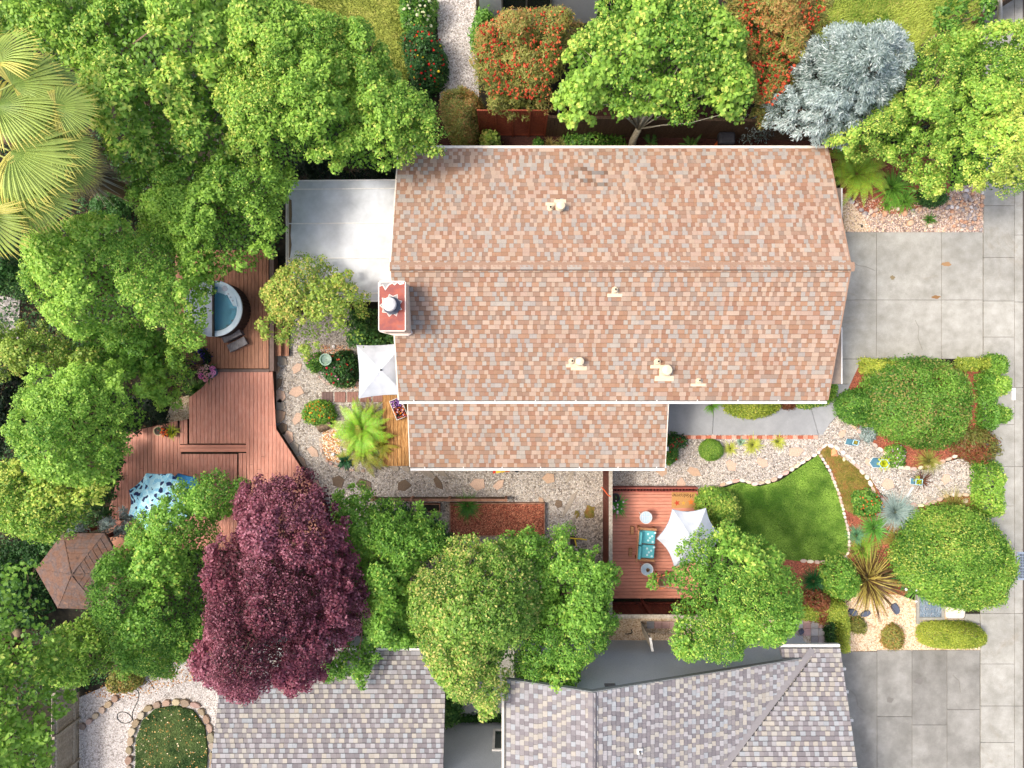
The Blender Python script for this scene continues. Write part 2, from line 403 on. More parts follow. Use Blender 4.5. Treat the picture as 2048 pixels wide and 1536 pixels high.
def shrub_mesh(poly, h, leaf=.07, asp=.6, cover=2.6, pal='bush', acc=.08, seed=1, lump=.12, prof=.5, R=None, z0=0.0, needle=False, flat=.5, rnd=.5, edge=.6):
    r = np.random.default_rng(seed); A = area(poly); per = sum(math.dist(poly[i], poly[(i+1) % len(poly)]) for i in range(len(poly)))
    N = int(cover*(A+per*h*.5)/(leaf*leaf*asp*.5))
    p1 = scatter(poly, int(N*.62), r); d1 = edged(p1, poly)
    R = R or min(math.sqrt(A)*.35, h*1.2)
    # rim samples: push some points towards the edge so that the sides are leafy too
    p2 = scatter(poly, int(N*1.4), r); d2 = edged(p2, poly); k = d2 < max(.1, R*.35); p2 = p2[k][:int(N*.5)]; d2 = d2[k][:int(N*.5)]
    p = np.concatenate([p1, p2]); d = np.concatenate([d1, d2]); N = len(p)
    t = np.clip(d/R, 0, 1); ztop = h*(1-(1-t)**2.2)**prof
    L = vnoise(p[:, 0], p[:, 1], .35, seed)-.5; L2 = vnoise(p[:, 0], p[:, 1], .9, seed+3)-.5
    z = ztop+lump*2.6*L*(.3+.7*t)+lump*1.8*L2*t; sel = np.arange(N) >= len(p1)
    z = np.where(sel, z*r.uniform(.15, 1, N), z-np.abs(r.normal(0, leaf*.7, N)))
    z = np.maximum(z, .02)+z0
    c = np.array(poly).mean(0); outd = norm(np.c_[p-c, np.zeros(N)])
    Nn = norm(outd*(1-t)[:, None]*1.1+np.array([0, 0, flat+.4])+r.normal(0, rnd, (N, 3))); p = p+r.normal(0, edge*leaf, (N, 2))
    tt = .46+.8*(r.random(N)-.5)+.45*L2+.5*L
    ac = (r.random(N) < acc*(.2+2.4*vnoise(p[:, 0], p[:, 1], .5, seed+7)**2))*r.uniform(.4, 1, N)
    sz = leaf*r.uniform(.7, 1.25, N)
    if needle: V, Q = leafquads(np.c_[p, z], Nn, sz*2, sz*.35, r, T=outd+r.normal(0, .5, (N, 3))+np.array([0, 0, .5]))
    else: V, Q = leafquads(np.c_[p, z], Nn, sz, sz*asp, r)
    return V, Q, colours(pal, tt, ac, r), p, z

def blob(cx, cy, rx, ry=None, n=14, seed=0, j=.08, rot=0):
    ry = ry or rx; r = random.Random(seed*31+5); out = []
    for i in range(n):
        a = 2*math.pi*i/n; k = 1+r.uniform(-j, j); x = rx*k*math.cos(a); y = ry*k*math.sin(a)
        out.append((cx+x*math.cos(rot)-y*math.sin(rot), cy+x*math.sin(rot)+y*math.cos(rot)))
    return out

def shrub(name, label, cat, px, h, group=None, z0=0.0, flowers=None, stems=True, **k):
    poly = UP(px, z0+h*.6); V, Q, cols, p, z = shrub_mesh(poly, h, z0=z0, **k)
    c = np.array(poly).mean(0); root = thing(name, label, cat, (c[0], c[1], z0), group)
    mesh_np('foliage', V, Q, cols, LEAF, root); TRI[0] += len(Q)*2
    if stems:
        m = MB(); r = random.Random(k.get('seed', 1))
        for i in range(7):
            j = r.randrange(len(p)); m.tube([(c[0]+r.uniform(-.05, .05), c[1]+r.uniform(-.05, .05), z0), ((c[0]+p[j][0])/2, (c[1]+p[j][1])/2, z0+h*.35), (p[j][0], p[j][1], max(z0+.1, z[j]-.06))], [.022, .015, .007], 5)
        m.build('stem', BARK, root, smooth=True)
    if flowers:
        for fi, (n, size, cl) in enumerate(flowers):
            r = random.Random(k.get('seed', 1)*7+fi); m = MB(); rr = np.random.default_rng(k.get('seed', 1)+fi)
            dd = edged(p, poly); ok = np.where((dd > .04) & (z > z0+h*.3))[0]
            for _ in range(n):
                j = int(ok[r.randrange(len(ok))]); s = size*r.uniform(.7, 1.25); q = r.uniform(.8, 1.15)
                cc = tuple(min(1, x*q) for x in cl)
                m.ico((p[j][0], p[j][1], z[j]+s*.5), s, cc, (1, 1, .6), r.uniform(0, 3), .18, r)
            m.build('flowers', PETAL, root, kind='stuff')
    return root

def blades(c, r0, n, length, width, arch, c1, c2, seed, lean=1.0, segs=4, up=.9, bi=False):
    """arching strap leaves from a centre"""
    r = np.random.default_rng(seed); th = r.uniform(0, 2*np.pi, n); ln = length*r.uniform(.55, 1.1, n)
    el = r.uniform(.15, up, n)*np.pi/2; V = []; Q = []; K = []
    d = np.stack([np.cos(th), np.sin(th)], 1); side = np.stack([-d[:, 1], d[:, 0], np.zeros(n)], 1)
    base = np.c_[np.array(c[:2])+d*r.uniform(0, r0, n)[:, None], np.full(n, c[2])]
    pts = []
    for i in range(segs+1):
        s = i/segs; hor = ln*s*np.cos(el)*(1+.25*s); ver = ln*(s*np.sin(el)-arch*s*s*.8)
        pts.append(base+np.c_[d*hor[:, None], np.maximum(ver, .02*s)])
    wv = [width*w_ for w_ in (.8, 1, .85, .5, .06, .03, .03)]
    pb_ = r.random(n)
    for i in range(segs):
        a, b = pts[i], pts[i+1]; wa, wb = wv[min(i, 5)], wv[min(i+1, 6)]
        if i == segs-1: wb = width*.05
        q = np.stack([a-side*wa/2, a+side*wa/2, b+side*wb/2, b-side*wb/2], 1)
        V.append(q.reshape(-1, 3)); t = np.clip(r.random(n)*.6+.5*i/segs, 0, 1) if not bi else np.clip((pb_ > .45)*.75+pb_*.25*i/segs, 0, 1); K.append(lerp(c1, c2, t))
    V = np.concatenate(V); Q = np.arange(len(V)).reshape(-1, 4); return V, Q, np.concatenate(K)

def tuft(name, label, cat, px, rpx, h, n=90, c1=C(70, 110, 40), c2=C(150, 190, 80), group=None, width=.03, seed=1, z0=0.0, arch=.55, up=.9, flowers=None, squash=1, bi=False):
    b = U(px[0], px[1], z0+h*.4); R = S(rpx, h*.5); root = thing(name, label, cat, (b.x, b.y, z0), group)
    L = math.hypot(R, h*.7)*1.05
    V, Q, K = blades((b.x, b.y, z0), R*.18, n, L, width, arch, c1, c2, seed, up=up, bi=bi)
    mesh_np('leaves', V, Q, K, BLADE, root, kind='stuff'); TRI[0] += len(Q)*2
    m = MB(); m.lathe((b.x, b.y, z0), [(R*.16, 0), (R*.13, .05), (R*.04, .09)], 8, C(90, 90, 50)); m.build('root_crown', STONE, root)
    if flowers:
        m = MB(); r = random.Random(seed); n_, s_, cl = flowers
        for _ in range(n_):
            a = r.uniform(0, 6.28); q = R*math.sqrt(r.random())*.9
            m.ico((b.x+q*math.cos(a), b.y+q*math.sin(a), z0+h*r.uniform(.7, 1.1)), s_*r.uniform(.7, 1.2), cl, (1, 1, .7), 0, .15, r)
        m.build('flowers', PETAL, root, kind='stuff')
    return root

def frond_mesh(name, L, Wd, c1, c2, seed, arch=.35, n=24):
    """fern frond along +X: midrib with tapering pinnae"""
    r = random.Random(seed); m = MB(); prev = None
    def pos(s): return Vector((L*s*(1-.12*s), 0, L*(.55*s-(.35+arch)*s*s)))
    m.tube([pos(i/6) for i in range(7)], [.010, .010, .008, .006, .005, .004, .002], 4, C(120, 120, 50), cap=False)
    for i in range(n):
        s = .1+.88*i/n; p = pos(s); q = pos(min(1, s+.02)); t = (q-p).normalized()
        wl = Wd*math.sin(math.pi*min(1, .12+s*.95))**.8*.5+.01
        col = tuple(c1[j]*(1-s)+c2[j]*s for j in range(3)); col = tuple(x*r.uniform(.82, 1.15) for x in col)
        for sd in (-1, 1):
            d = Vector((.45, sd, -.18)).normalized()*wl*r.uniform(.9, 1.08)
            wv = t*(L*.9/n*.27)
            m.add([p-wv, p+d*.5-wv*.9+Vector((0, 0, .006)), p+d, p+d*.5+wv*.9+Vector((0, 0, .006)), p+wv], [(0, 1, 2, 3, 4)] if sd > 0 else [(4, 3, 2, 1, 0)], col)
    me = bpy.data.meshes.new(name); me.from_pydata(m.v, [], m.f)
    at = me.attributes.new('col', 'FLOAT_VECTOR', 'FACE'); at.data.foreach_set('vector', np.array(m.c, dtype=np.float32).ravel())
    me.materials.append(BLADE); return me
def fern(name, label, px, rpx, n, c1, c2, seed, h=.5, z0=0.0, group=None, lscale=1.0):
    b = U(px[0], px[1], h); root = thing(name, label, 'fern', (b.x, b.y, z0), group); r = random.Random(seed)
    R = S(rpx, h); ms = [frond_mesh('frond', R*1.1, R*.27, c1, c2, seed+i) for i in range(3)]
    m = MB(); m.lathe((b.x, b.y, z0), [(.09, 0), (.1, h*.25), (.05, h*.45)], 9, C(86, 62, 40)); m.build('root_crown', STONE, root)
    for i in range(n):
        o = bpy.data.objects.new('frond', ms[i % 3]); COL.objects.link(o); o.parent = root
        o.location = (r.uniform(-.05, .05), r.uniform(-.05, .05), h*.4); k = r.uniform(.6, 1.1) if i % 4 else r.uniform(.4, .7)
        o.rotation_euler = (r.uniform(-.25, .25), r.uniform(-.75, .02) if i % 3 == 0 else r.uniform(-.3, .1), 2*math.pi*(i*.382)+r.uniform(-.15, .15)); o.scale = (k, k, k)
    return root
# ------------------------------------------------------------------ ground sheets
M_SOIL = mat('soil', [C(22, 20, 14), C(44, 40, 28), C(62, 54, 38)], 5, .95, .6, big=(.4, .7, 1.15), fine=.35)
M_MULCH = mat('red_mulch', [C(70, 36, 26), C(150, 84, 62), C(190, 116, 88)], 26, .95, .9, big=(1.2, .75, 1.1), fine=.3)
M_MOSS = mat('mossy_soil', [C(86, 96, 28), C(130, 116, 56), C(150, 92, 56)], 3.2, .95, .6, big=(9, .75, 1.15), fine=.3)
M_GRAVEL = mat_gravel('pale_gravel', [C(112, 100, 88), C(178, 166, 150), C(204, 194, 180), C(154, 146, 138), C(192, 178, 160)], 17)
M_GRAVW = mat_gravel('white_gravel', [C(128, 120, 112), C(190, 182, 174), C(204, 197, 191), C(164, 154, 146)], 20, .5)
M_GRAVT = mat_gravel('tan_gravel', [C(170, 132, 96), C(224, 196, 160), C(236, 214, 184), C(200, 168, 130)], 22, .6)
M_GRAVD = mat_gravel('dark_gravel', [C(92, 78, 68), C(170, 154, 134), C(206, 190, 170), C(130, 118, 106)], 17, .4)
M_LAWN = mat('lawn_soil', [C(46, 84, 20), C(86, 128, 36), C(120, 160, 50)], 1.4, .95, .5, big=(8, .75, 1.1), fine=.3)
M_DRY = mat('rough_grass_soil', [C(106, 116, 44), C(150, 158, 70), C(172, 160, 92)], 1.6, .95, .5, big=(7, .8, 1.1), fine=.3)
M_CONC = mat('concrete', [C(148, 145, 134), C(160, 157, 147), C(170, 167, 158)], 2.2, .9, .12, big=(.55, .86, 1.06), objvar=.09, fine=.10)
M_CONCD = mat('aged_concrete', [C(122, 119, 111), C(140, 137, 129), C(158, 155, 147)], 1.3, .9, .15, big=(.5, .82, 1.08), objvar=.13, fine=.12)
M_WALK = mat('walkway_concrete', [C(142, 143, 142), C(155, 155, 154)], 3, .9, .1, big=(.7, .93, 1.04), objvar=.05, fine=.07)
M_STREET = mat('asphalt', [C(70, 62, 56), C(96, 86, 78)], 30, .95, .5)
M_JOINT = mat('joint_sand', [C(100, 96, 86), C(124, 118, 108)], 30, .95, .3)

def stained(m, seed, cols=((.78, .66, .5), (1, 1, 1))):
    nt = m.node_tree; b = [n for n in nt.nodes if n.type == 'BSDF_PRINCIPLED'][0]; src = b.inputs['Base Color'].links[0].from_socket
    n = _noise(nt, .55, 8, .72); n.inputs['Distortion'].default_value = 1.2; c_ = _mul(nt, src, _ramp(nt, n.outputs[0], [cols[0], cols[1]], .27, .42).outputs[0], .55)
    n2 = _noise(nt, 38, 3, .8); c_ = _mul(nt, c_, _ramp(nt, n2.outputs[0], [(.82,)*3, (1.08,)*3], .3, .7).outputs[0]); nt.links.new(c_, b.inputs['Base Color'])
stained(M_CONC, 1, ((.62, .5, .34), (1, 1, 1))); stained(M_CONCD, 2, ((.8, .78, .76), (1, 1, 1)))
def sheet(name, px, z, m, kind='structure', th=.0):
    b = MB(); pts = UP(px, z); b.prism(pts, z-.05, z) if th == 0 else b.prism(pts, z-th, z)
    o = b.build(name, m); o['kind'] = kind; return o
g = MB(); g.add([(-300, -300, 0), (300, -300, 0), (300, 300, 0), (-300, 300, 0)], [(0, 1, 2, 3)])
g.build('ground', M_SOIL, base=(0, 0, 0))['kind'] = 'structure'

P_GRAVEL_L = [(545, 700), (575, 690), (590, 640), (620, 608), (655, 600), (700, 618), (712, 650), (722, 690), (800, 700), (830, 800), (830, 930), (1206, 930), (1206, 1210), (1110, 1230), (1000, 1120), (700, 1120), (648, 1010), (548, 852)]
P_GRAVEL_R = [(1222, 925), (1320, 925), (1320, 868), (1640, 868), (1690, 818), (1712, 850), (1740, 880), (1765, 905), (1790, 935), (1850, 940), (1890, 925), (1930, 915), (1955, 950), (1950, 990), (1900, 992), (1850, 1010), (1790, 1000), (1760, 985), (1740, 955), (1700, 925), (1660, 895), (1640, 900), (1600, 930), (1560, 955), (1520, 970), (1480, 962), (1440, 975), (1390, 985), (1222, 985)]
sheet('gravel_path', P_GRAVEL_L, .022, M_GRAVEL)
sheet('front_gravel_path', P_GRAVEL_R, .022, M_GRAVEL)
P_LAWN = [(1430, 982), (1480, 965), (1520, 973), (1560, 962), (1600, 935), (1636, 910), (1660, 950), (1680, 1000), (1697, 1060), (1697, 1105), (1680, 1120), (1600, 1122), (1500, 1110), (1420, 1060)]
P_BED1 = [(1636, 905), (1650, 890), (1700, 925), (1742, 957), (1762, 990), (1800, 1005), (1860, 1012), (1900, 995), (1958, 990), (1958, 1100), (1830, 1180), (1800, 1195), (1700, 1180), (1600, 1210), (1560, 1200), (1560, 1100), (1690, 1122), (1700, 1090), (1690, 1030), (1670, 960)]
P_BED2 = [(1690, 818), (1726, 722), (1820, 730), (1965, 735), (1965, 920), (1955, 945), (1930, 912), (1890, 922), (1850, 937), (1790, 932), (1765, 903), (1740, 878), (1712, 850)]
sheet('mulch_bed', P_BED1, .020, M_MULCH); sheet('corner_mulch_bed', P_BED2, .020, M_MULCH)
sheet('mossy_bed', [(1640, 903), (1652, 890), (1700, 925), (1742, 957), (1755, 985), (1722, 1010), (1710, 1030), (1690, 1020), (1668, 950)], .028, M_MOSS)
sheet('lawn', P_LAWN, .030, M_LAWN)
sheet('tan_gravel_yard', [(1690, 1180), (1800, 1190), (1960, 1250), (1960, 1300), (1870, 1300), (1690, 1303)], .026, M_GRAVT)
sheet('far_lawn', [(560, -60), (820, -60), (820, 150), (800, 200), (560, 200)], .012, M_DRY)
sheet('far_garden_grass', [(1630, -60), (1960, -60), (1960, 110), (1630, 110)], .012, M_DRY)
sheet('far_gravel_path', [(872, -60), (950, -60), (958, 195), (880, 200)], .022, M_GRAVW)
sheet('side_gravel_strip', [(0, 590), (40, 600), (35, 700), (-40, 700), (-40, 590)], .02, M_GRAVW)
sheet('white_gravel_yard', [(158, 1395), (240, 1360), (330, 1330), (450, 1300), (450, 1600), (158, 1600)], .020, M_GRAVW)
sheet('narrow_gravel_strip', [(1100, 1235), (1660, 1235), (1660, 1300), (1100, 1300)], .02, M_GRAVT)
sheet('shade_gravel', [(820, 1005), (905, 1005), (905, 1080), (1095, 1080), (1205, 1000), (1205, 1230), (820, 1230)], .027, M_GRAVD)
sheet('corner_gravel_patch', [(345, 800), (378, 790), (378, 838), (345, 846), (330, 842)], .02, M_GRAVT)
P_RIVER = [(1680, 378), (1800, 400), (1900, 375), (1972, 365), (1968, 466), (1690, 464)]
sheet('river_stone_bed', P_RIVER, .022, mat_gravel('river_gravel', [C(110, 84, 74), C(190, 160, 142), C(214, 196, 180), C(150, 130, 120)], 15, .35))
sheet('tan_gravel_corner', [(1680, 380), (1700, 400), (1726, 430), (1742, 463), (1690, 463)], .028, M_GRAVT)
sheet('fern_mulch_bed', [(1655, 290), (1900, 290), (1900, 395), (1800, 428), (1720, 425), (1685, 385)], .030, M_MULCH)
sheet('street', [(2046, -100), (2300, -100), (2300, 1700), (2046, 1700)], .004, M_STREET)
sheet('side_yard_soil', [(800, 215), (1680, 215), (1680, 320), (800, 320)], .006, mat('dark_mulch', [C(40, 22, 18), C(84, 48, 36)], 16, .95, .8))

# pebbles (real relief on the gravel)
def pebbles(name, px, n, z, pal, s0, s1, seed, avoid=(), parent=None):
    r = np.random.default_rng(seed); poly = UP(px, z); p = scatter(poly, n, r)
    for av in avoid: p = p[~inside(p, UP(av, z))]
    n = len(p); base = np.array([(1, 0, 0), (0, 1, 0), (-1, 0, 0), (0, -1, 0), (0, 0, .7)]); s = r.uniform(s0, s1, n)
    th = r.uniform(0, 6.28, n); e = r.uniform(.6, 1, n); V = np.zeros((n, 5, 3))
    for i, b in enumerate(base):
        x = b[0]*s*r.uniform(.8, 1.1, n); y = b[1]*s*e*r.uniform(.8, 1.1, n)
        V[:, i, 0] = p[:, 0]+x*np.cos(th)-y*np.sin(th); V[:, i, 1] = p[:, 1]+x*np.sin(th)+y*np.cos(th); V[:, i, 2] = z-.004+b[2]*s
    T = np.array([(0, 1, 4), (1, 2, 4), (2, 3, 4), (3, 0, 4)]); Q = (np.arange(n)[:, None, None]*5+T[None]).reshape(-1, 3)
    pc = np.array(pal)[r.integers(0, len(pal), n)]*r.uniform(.8, 1.12, (n, 1)); K = np.repeat(pc, 4, 0)
    TRI[0] += len(Q)
    return mesh_np(name, V.reshape(-1, 3), Q, np.clip(K, 0, 1), STONE, parent, kind='stuff')
PB = [C(232, 226, 214), C(80, 74, 70), C(206, 198, 186), C(186, 174, 156), C(132, 122, 112), C(218, 212, 204), C(172, 150, 132), C(98, 90, 84), C(194, 184, 170)]
pebbles('gravel', P_GRAVEL_L, 15000, .022, PB, .014, .032, 11)
pebbles('gravel', P_GRAVEL_R, 12000, .022, PB, .014, .032, 12)
pebbles('gravel', [(872, -20), (950, -20), (958, 195), (880, 200)], 3500, .022, [C(208, 203, 196), C(192, 184, 174), C(126, 117, 108), C(168, 158, 146)], .02, .045, 13)
pebbles('gravel', [(158, 1395), (240, 1360), (330, 1330), (450, 1300), (450, 1560), (158, 1560)], 9000, .020, [C(210, 204, 198), C(192, 184, 177), C(134, 122, 114), C(170, 160, 150)], .014, .032, 14)
pebbles('gravel', [(1690, 1180), (1800, 1190), (1960, 1250), (1960, 1300), (1690, 1303)], 5000, .026, [C(232, 204, 168), C(214, 180, 142), C(240, 220, 192), C(186, 146, 108)], .012, .028, 15)
pebbles('gravel', [(1690, 384), (1800, 405), (1900, 380), (1968, 366), (1966, 464), (1692, 462)], 4200, .022, [C(206, 176, 156), C(160, 130, 116), C(226, 208, 192), C(130, 110, 104), C(214, 186, 150)], .018, .05, 16)

# grass blades
def grass(name, px, dens, z, h, c1, c2, seed, wid=.012):
    r = np.random.default_rng(seed); poly = UP(px, z); n = int(area(poly)*dens); p = scatter(poly, n, r)
    th = r.uniform(0, 6.28, n); d = np.stack([np.cos(th), np.sin(th)], 1); hh = h*r.uniform(.5, 1.2, n); ln = hh*r.uniform(.2, 1.0, n)
    V = np.zeros((n, 3, 3)); s = np.stack([-d[:, 1], d[:, 0]], 1)*wid
    V[:, 0, :2] = p-s; V[:, 1, :2] = p+s; V[:, 2, :2] = p+d*ln[:, None]; V[:, :2, 2] = z; V[:, 2, 2] = z+hh
    t = np.clip(.5+.5*(r.random(n)-.5)+.6*(vnoise(p[:, 0], p[:, 1], .55, seed)-.5)+1.0*(vnoise(p[:, 0]+.5*p[:, 1], p[:, 1], 1.5, seed+4)-.5)+.5*(vnoise(p[:, 0], p[:, 1], .35, seed+8)-.5)+.6*(vnoise(p[:, 0], p[:, 1], .25, seed+1)-.5), 0, 1)
    TRI[0] += n
    return mesh_np(name, V.reshape(-1, 3), np.arange(n*3).reshape(n, 3), lerp(c1, c2, t), BLADE, kind='stuff')
grass('grass', P_LAWN, 4200, .03, .05, C(82, 122, 44), C(166, 198, 90), 21)
grass('grass', [(560, -40), (820, -40), (820, 150), (800, 200), (560, 200)], 900, .012, .09, C(110, 124, 44), C(176, 182, 92), 22, .016)
grass('grass', [(1630, -40), (1960, -40), (1960, 110), (1630, 110)], 900, .012, .12, C(96, 134, 40), C(184, 196, 92), 23, .018)
P_OVAL = [(272, 1480), (285, 1440), (310, 1418), (350, 1412), (385, 1422), (408, 1455), (414, 1500), (410, 1580), (270, 1580)]
sheet('oval_lawn', P_OVAL, .12, mat('oval_lawn_soil', [C(50, 76, 36), C(84, 108, 56), C(130, 120, 80)], 3, .95, .5, fine=.3), th=.12)
grass('grass', P_OVAL, 3800, .12, .07, C(60, 96, 54), C(140, 160, 100), 24)
pebbles('leaf_litter', P_OVAL, 260, .16, [C(206, 170, 110), C(226, 206, 170), C(190, 140, 80)], .02, .04, 44)
grass('moss', [(1645, 900), (1652, 893), (1700, 927), (1740, 957), (1750, 985), (1722, 1010), (1690, 1010), (1668, 950)], 2500, .028, .03, C(96, 110, 30), C(164, 140, 70), 25)

# mulch chips in the beds
CH = [C(176, 98, 72), C(120, 62, 44), C(200, 130, 98), C(90, 48, 36), C(160, 110, 80)]
pebbles('bark_chips', P_BED1, 5200, .020, CH, .015, .04, 31)
pebbles('bark_chips', P_BED2, 3200, .020, CH, .015, .04, 32)
pebbles('bark_chips', [(1660, 300), (1880, 300), (1880, 400), (1800, 425), (1720, 423), (1690, 385)], 2500, .030, CH, .015, .04, 33)
pebbles('leaf_litter', [(-20, 380), (420, 380), (420, 850), (240, 860), (210, 1060), (-20, 1400)], 9000, .004, [C(110, 90, 60), C(70, 56, 38), C(140, 120, 80), C(60, 70, 34)], .02, .05, 34)
pebbles('leaf_litter', [(160, 1390), (300, 1330), (430, 1300), (430, 1345), (260, 1400)], 350, .034, [C(170, 120, 70), C(140, 96, 60), C(190, 150, 100)], .025, .045, 35)

# ------------------------------------------------------------------ boards and slabs clipped to a polygon
def cuts(poly, x):
    ys = []
    n = len(poly)
    for i in range(n):
        x1, y1 = poly[i]; x2, y2 = poly[(i+1) % n]
        if (x1 > x) != (x2 > x): ys.append(y1+(x-x1)*(y2-y1)/(x2-x1))
    ys.sort(); return list(zip(ys[::2], ys[1::2]))
def boards(parent, px, z, th, pitch, gap, m, axis='y', name='board', cols=None, seed=0, maxlen=None, off=0.0):
    poly = UP(px, z); r = random.Random(seed)
    if axis == 'x': poly = [(y, x) for x, y in poly]
    x = min(p[0] for p in poly)+off; xe = max(p[0] for p in poly); out = []
    while x < xe-.01:
        a, b = x+gap/2, min(x+pitch-gap/2, xe)
        if b-a < .02: break
        ia, ib = cuts(poly, a+.002), cuts(poly, b-.002)
        if len(ia) != len(ib): ia = ib = cuts(poly, (a+b)/2)
        for (p0, p1), (q0, q1) in zip(ia, ib):
            segs = [(0, 1)]
            L = max(p1-p0, q1-q0)
            if L < .03: continue
            if maxlen and L > maxlen:
                k = r.uniform(.3, .7); e = .004/L; segs = [(0, k-e), (k+e, 1)]
            for s0, s1 in segs:
                pts = [(a, p0+(p1-p0)*s0), (b, q0+(q1-q0)*s0), (b, q0+(q1-q0)*s1), (a, p0+(p1-p0)*s1)]
                if axis == 'x': pts = [(v, u) for u, v in pts]
                mb = MB(); zz = z+r.uniform(-.0015, .0015); mb.prism(pts, zz-th, zz, cols[r.randrange(len(cols))] if cols else None, bev=.004)
                out.append(mb.build(name, m, parent))
        x += pitch
    return out
M_DECK = mat('red_deck_board', [C(182, 112, 88), C(200, 134, 110), C(212, 156, 134)], 3, .55, .2, stretch=(14, 1.2, 1), big=(.7, .86, 1.12), objvar=.10, fine=.06)
M_DECKX = mat('red_deck_board_across', [C(184, 116, 92), C(204, 134, 108), C(214, 148, 124)], 3, .55, .2, stretch=(1.2, 14, 1), big=(.7, .88, 1.1), objvar=.09, fine=.06)
M_DECKB = mat('brown_deck_board', [C(136, 88, 62), C(162, 108, 78), C(182, 128, 98)], 3, .55, .2, stretch=(14, 1.2, 1), big=(.7, .84, 1.12), objvar=.12, fine=.06)
M_BORD = mat('dark_border_board', [C(92, 72, 62), C(116, 94, 84)], 6, .6, .2)
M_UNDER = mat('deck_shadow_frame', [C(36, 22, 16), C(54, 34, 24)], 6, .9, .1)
M_PINE = mat('weathered_pine', [C(116, 76, 38), C(170, 122, 68), C(206, 164, 108)], 3, .7, .3, stretch=(10, 1.3, 1), big=(.9, .7, 1.15), objvar=.16)
M_GREYW = mat('grey_weathered_wood', [C(112, 102, 88), C(158, 147, 130), C(184, 174, 158)], 4, .85, .4, stretch=(3, 3, 9), objvar=.14)
M_REDW = mat('dark_red_stained_wood', [C(44, 16, 10), C(84, 32, 20), C(120, 54, 34)], 4, .6, .3, stretch=(2, 2, 8), objvar=.16)
M_DKW = mat('dark_brown_fence_wood', [C(56, 42, 30), C(92, 70, 50), C(118, 94, 70)], 5, .85, .4, stretch=(3, 3, 9), objvar=.16)

# back deck
c = U(450, 800)
deck = thing('deck', 'large red timber deck with a zigzag step behind the house', 'deck', (c.x, c.y, 0))
LOWER = [(250, 866), (357, 841), (357, 908), (475, 908), (475, 1100), (215, 1100), (205, 1062), (228, 985)]
MAIN = [(378, 795), (405, 775), (430, 743), (547, 743), (547, 850), (652, 1014), (652, 1100), (496, 1100), (496, 887), (378, 887)]
for nm, px, z in (('lower_frame', LOWER, .10), ('main_frame', MAIN, .42)):
    b = MB(); b.prism(UP(px, z-.03), 0 if z < .2 else .1, z-.03); b.build(nm, M_UNDER, deck)
boards(deck, LOWER, .12, .028, .143, .011, M_DECK, 'y', 'lower_board', seed=1, maxlen=3)
boards(deck, MAIN, .45, .028, .143, .011, M_DECK, 'y', 'board', seed=2, maxlen=4)
for px, ax in (([(359, 842), (376, 838), (376, 905), (359, 905)], 'y'), ([(359, 889.5), (494, 889.5), (494, 904), (359, 904)], 'x'), ([(477, 906), (494, 906), (494, 1090), (477, 1090)], 'y')):
    if ax == 'y' and px[0][0] < 400: px = [(359, 842), (376, 838), (376, 888), (359, 888)]
    b = MB(); b.prism(UP(px, .25), 0, .25); b.build('step_frame', M_UNDER, deck)
    boards(deck, px, .28, .026, .152, .014, M_DECK if ax == 'y' else M_DECKX, ax, 'tread_board', seed=3)
# upper tub deck
c = U(460, 620)
tdeck = thing('tub_deck', 'brown timber deck carrying the round hot tub', 'deck', (c.x, c.y, 0))
TUBD = [(350, 500), (537, 500), (537, 737), (400, 737), (350, 700)]
b = MB(); b.prism(UP(TUBD, .5), 0, .5); b.build('frame', M_UNDER, tdeck)
boards(tdeck, TUBD, .53, .028, .143, .012, M_DECKB, 'y', 'board', seed=5, maxlen=3)
b = MB(); b.prism(UP([(539, 498), (547.5, 498), (547.5, 742), (539, 742)], .535), .1, .535); b.build('border_board', M_BORD, tdeck)
b = MB(); b.prism(UP([(400, 738.5), (538, 738.5), (538, 744), (400, 744)], .535), .1, .535); b.build('border_board', M_BORD, tdeck)
c = U(563, 670)
st = thing('deck_steps', 'slatted timber steps off the right side of the tub deck', 'steps', (c.x, c.y, 0))
boards(st, [(549, 560), (562, 560), (562, 712), (549, 712)], .36, .03, .07, .014, M_DECKB, 'y', 'slat', seed=6)
boards(st, [(563, 560), (578, 560), (578, 712), (563, 712)], .2, .03, .07, .014, M_DECKB, 'y', 'slat', seed=7)
b = MB(); b.prism(UP([(548.5, 561), (577, 561), (577, 711), (548.5, 711)], .15), 0, .14); b.build('frame', M_UNDER, st)
# front deck
c = U(1300, 1090)
fdeck = thing('front_deck', 'terracotta coloured timber deck with loveseat beside the front lawn', 'deck', (c.x, c.y, 0))
FD = [(1221, 984), (1396, 984), (1400, 1197), (1221, 1197)]
b = MB(); b.prism(UP(FD, .16), 0, .15); b.build('frame', M_UNDER, fdeck)
boards(fdeck, FD, .18, .025, .128, .012, M_DECKX, 'x', 'board', seed=8, maxlen=9)
b = MB(); b.prism(UP([(1222, 975), (1396, 975), (1396, 978), (1222, 978)], .45), .02, .45)
b.prism(UP([(1222, 982), (1396, 982), (1396, 984.5), (1222, 984.5)], .4), .02, .38); b.build('railing', mat('red_trim_wood', [C(120, 56, 44), C(150, 80, 66)], 6, .6), fdeck)
for i in range(26):
    b = MB(); x = 1226+i*6.5; b.prism(UP([(x, 978.3), (x+2.6, 978.3), (x+3.4, 981.8), (x+.8, 981.8)], .4), .1, .38); b.build('slat', M_REDW, fdeck)
# wooden walkway by the wing
c = U(792, 860)
wk = thing('boardwalk', 'short weathered pine boardwalk against the low wing of the house', 'boardwalk', (c.x, c.y, 0))
BW = [(765, 790), (822, 790), (822, 932), (765, 932)]
b = MB(); b.prism(UP(BW, .1), 0, .1); b.build('frame', M_UNDER, wk)
boards(wk, BW, .13, .028, .143, .012, M_PINE, 'y', 'board', seed=9, maxlen=9)

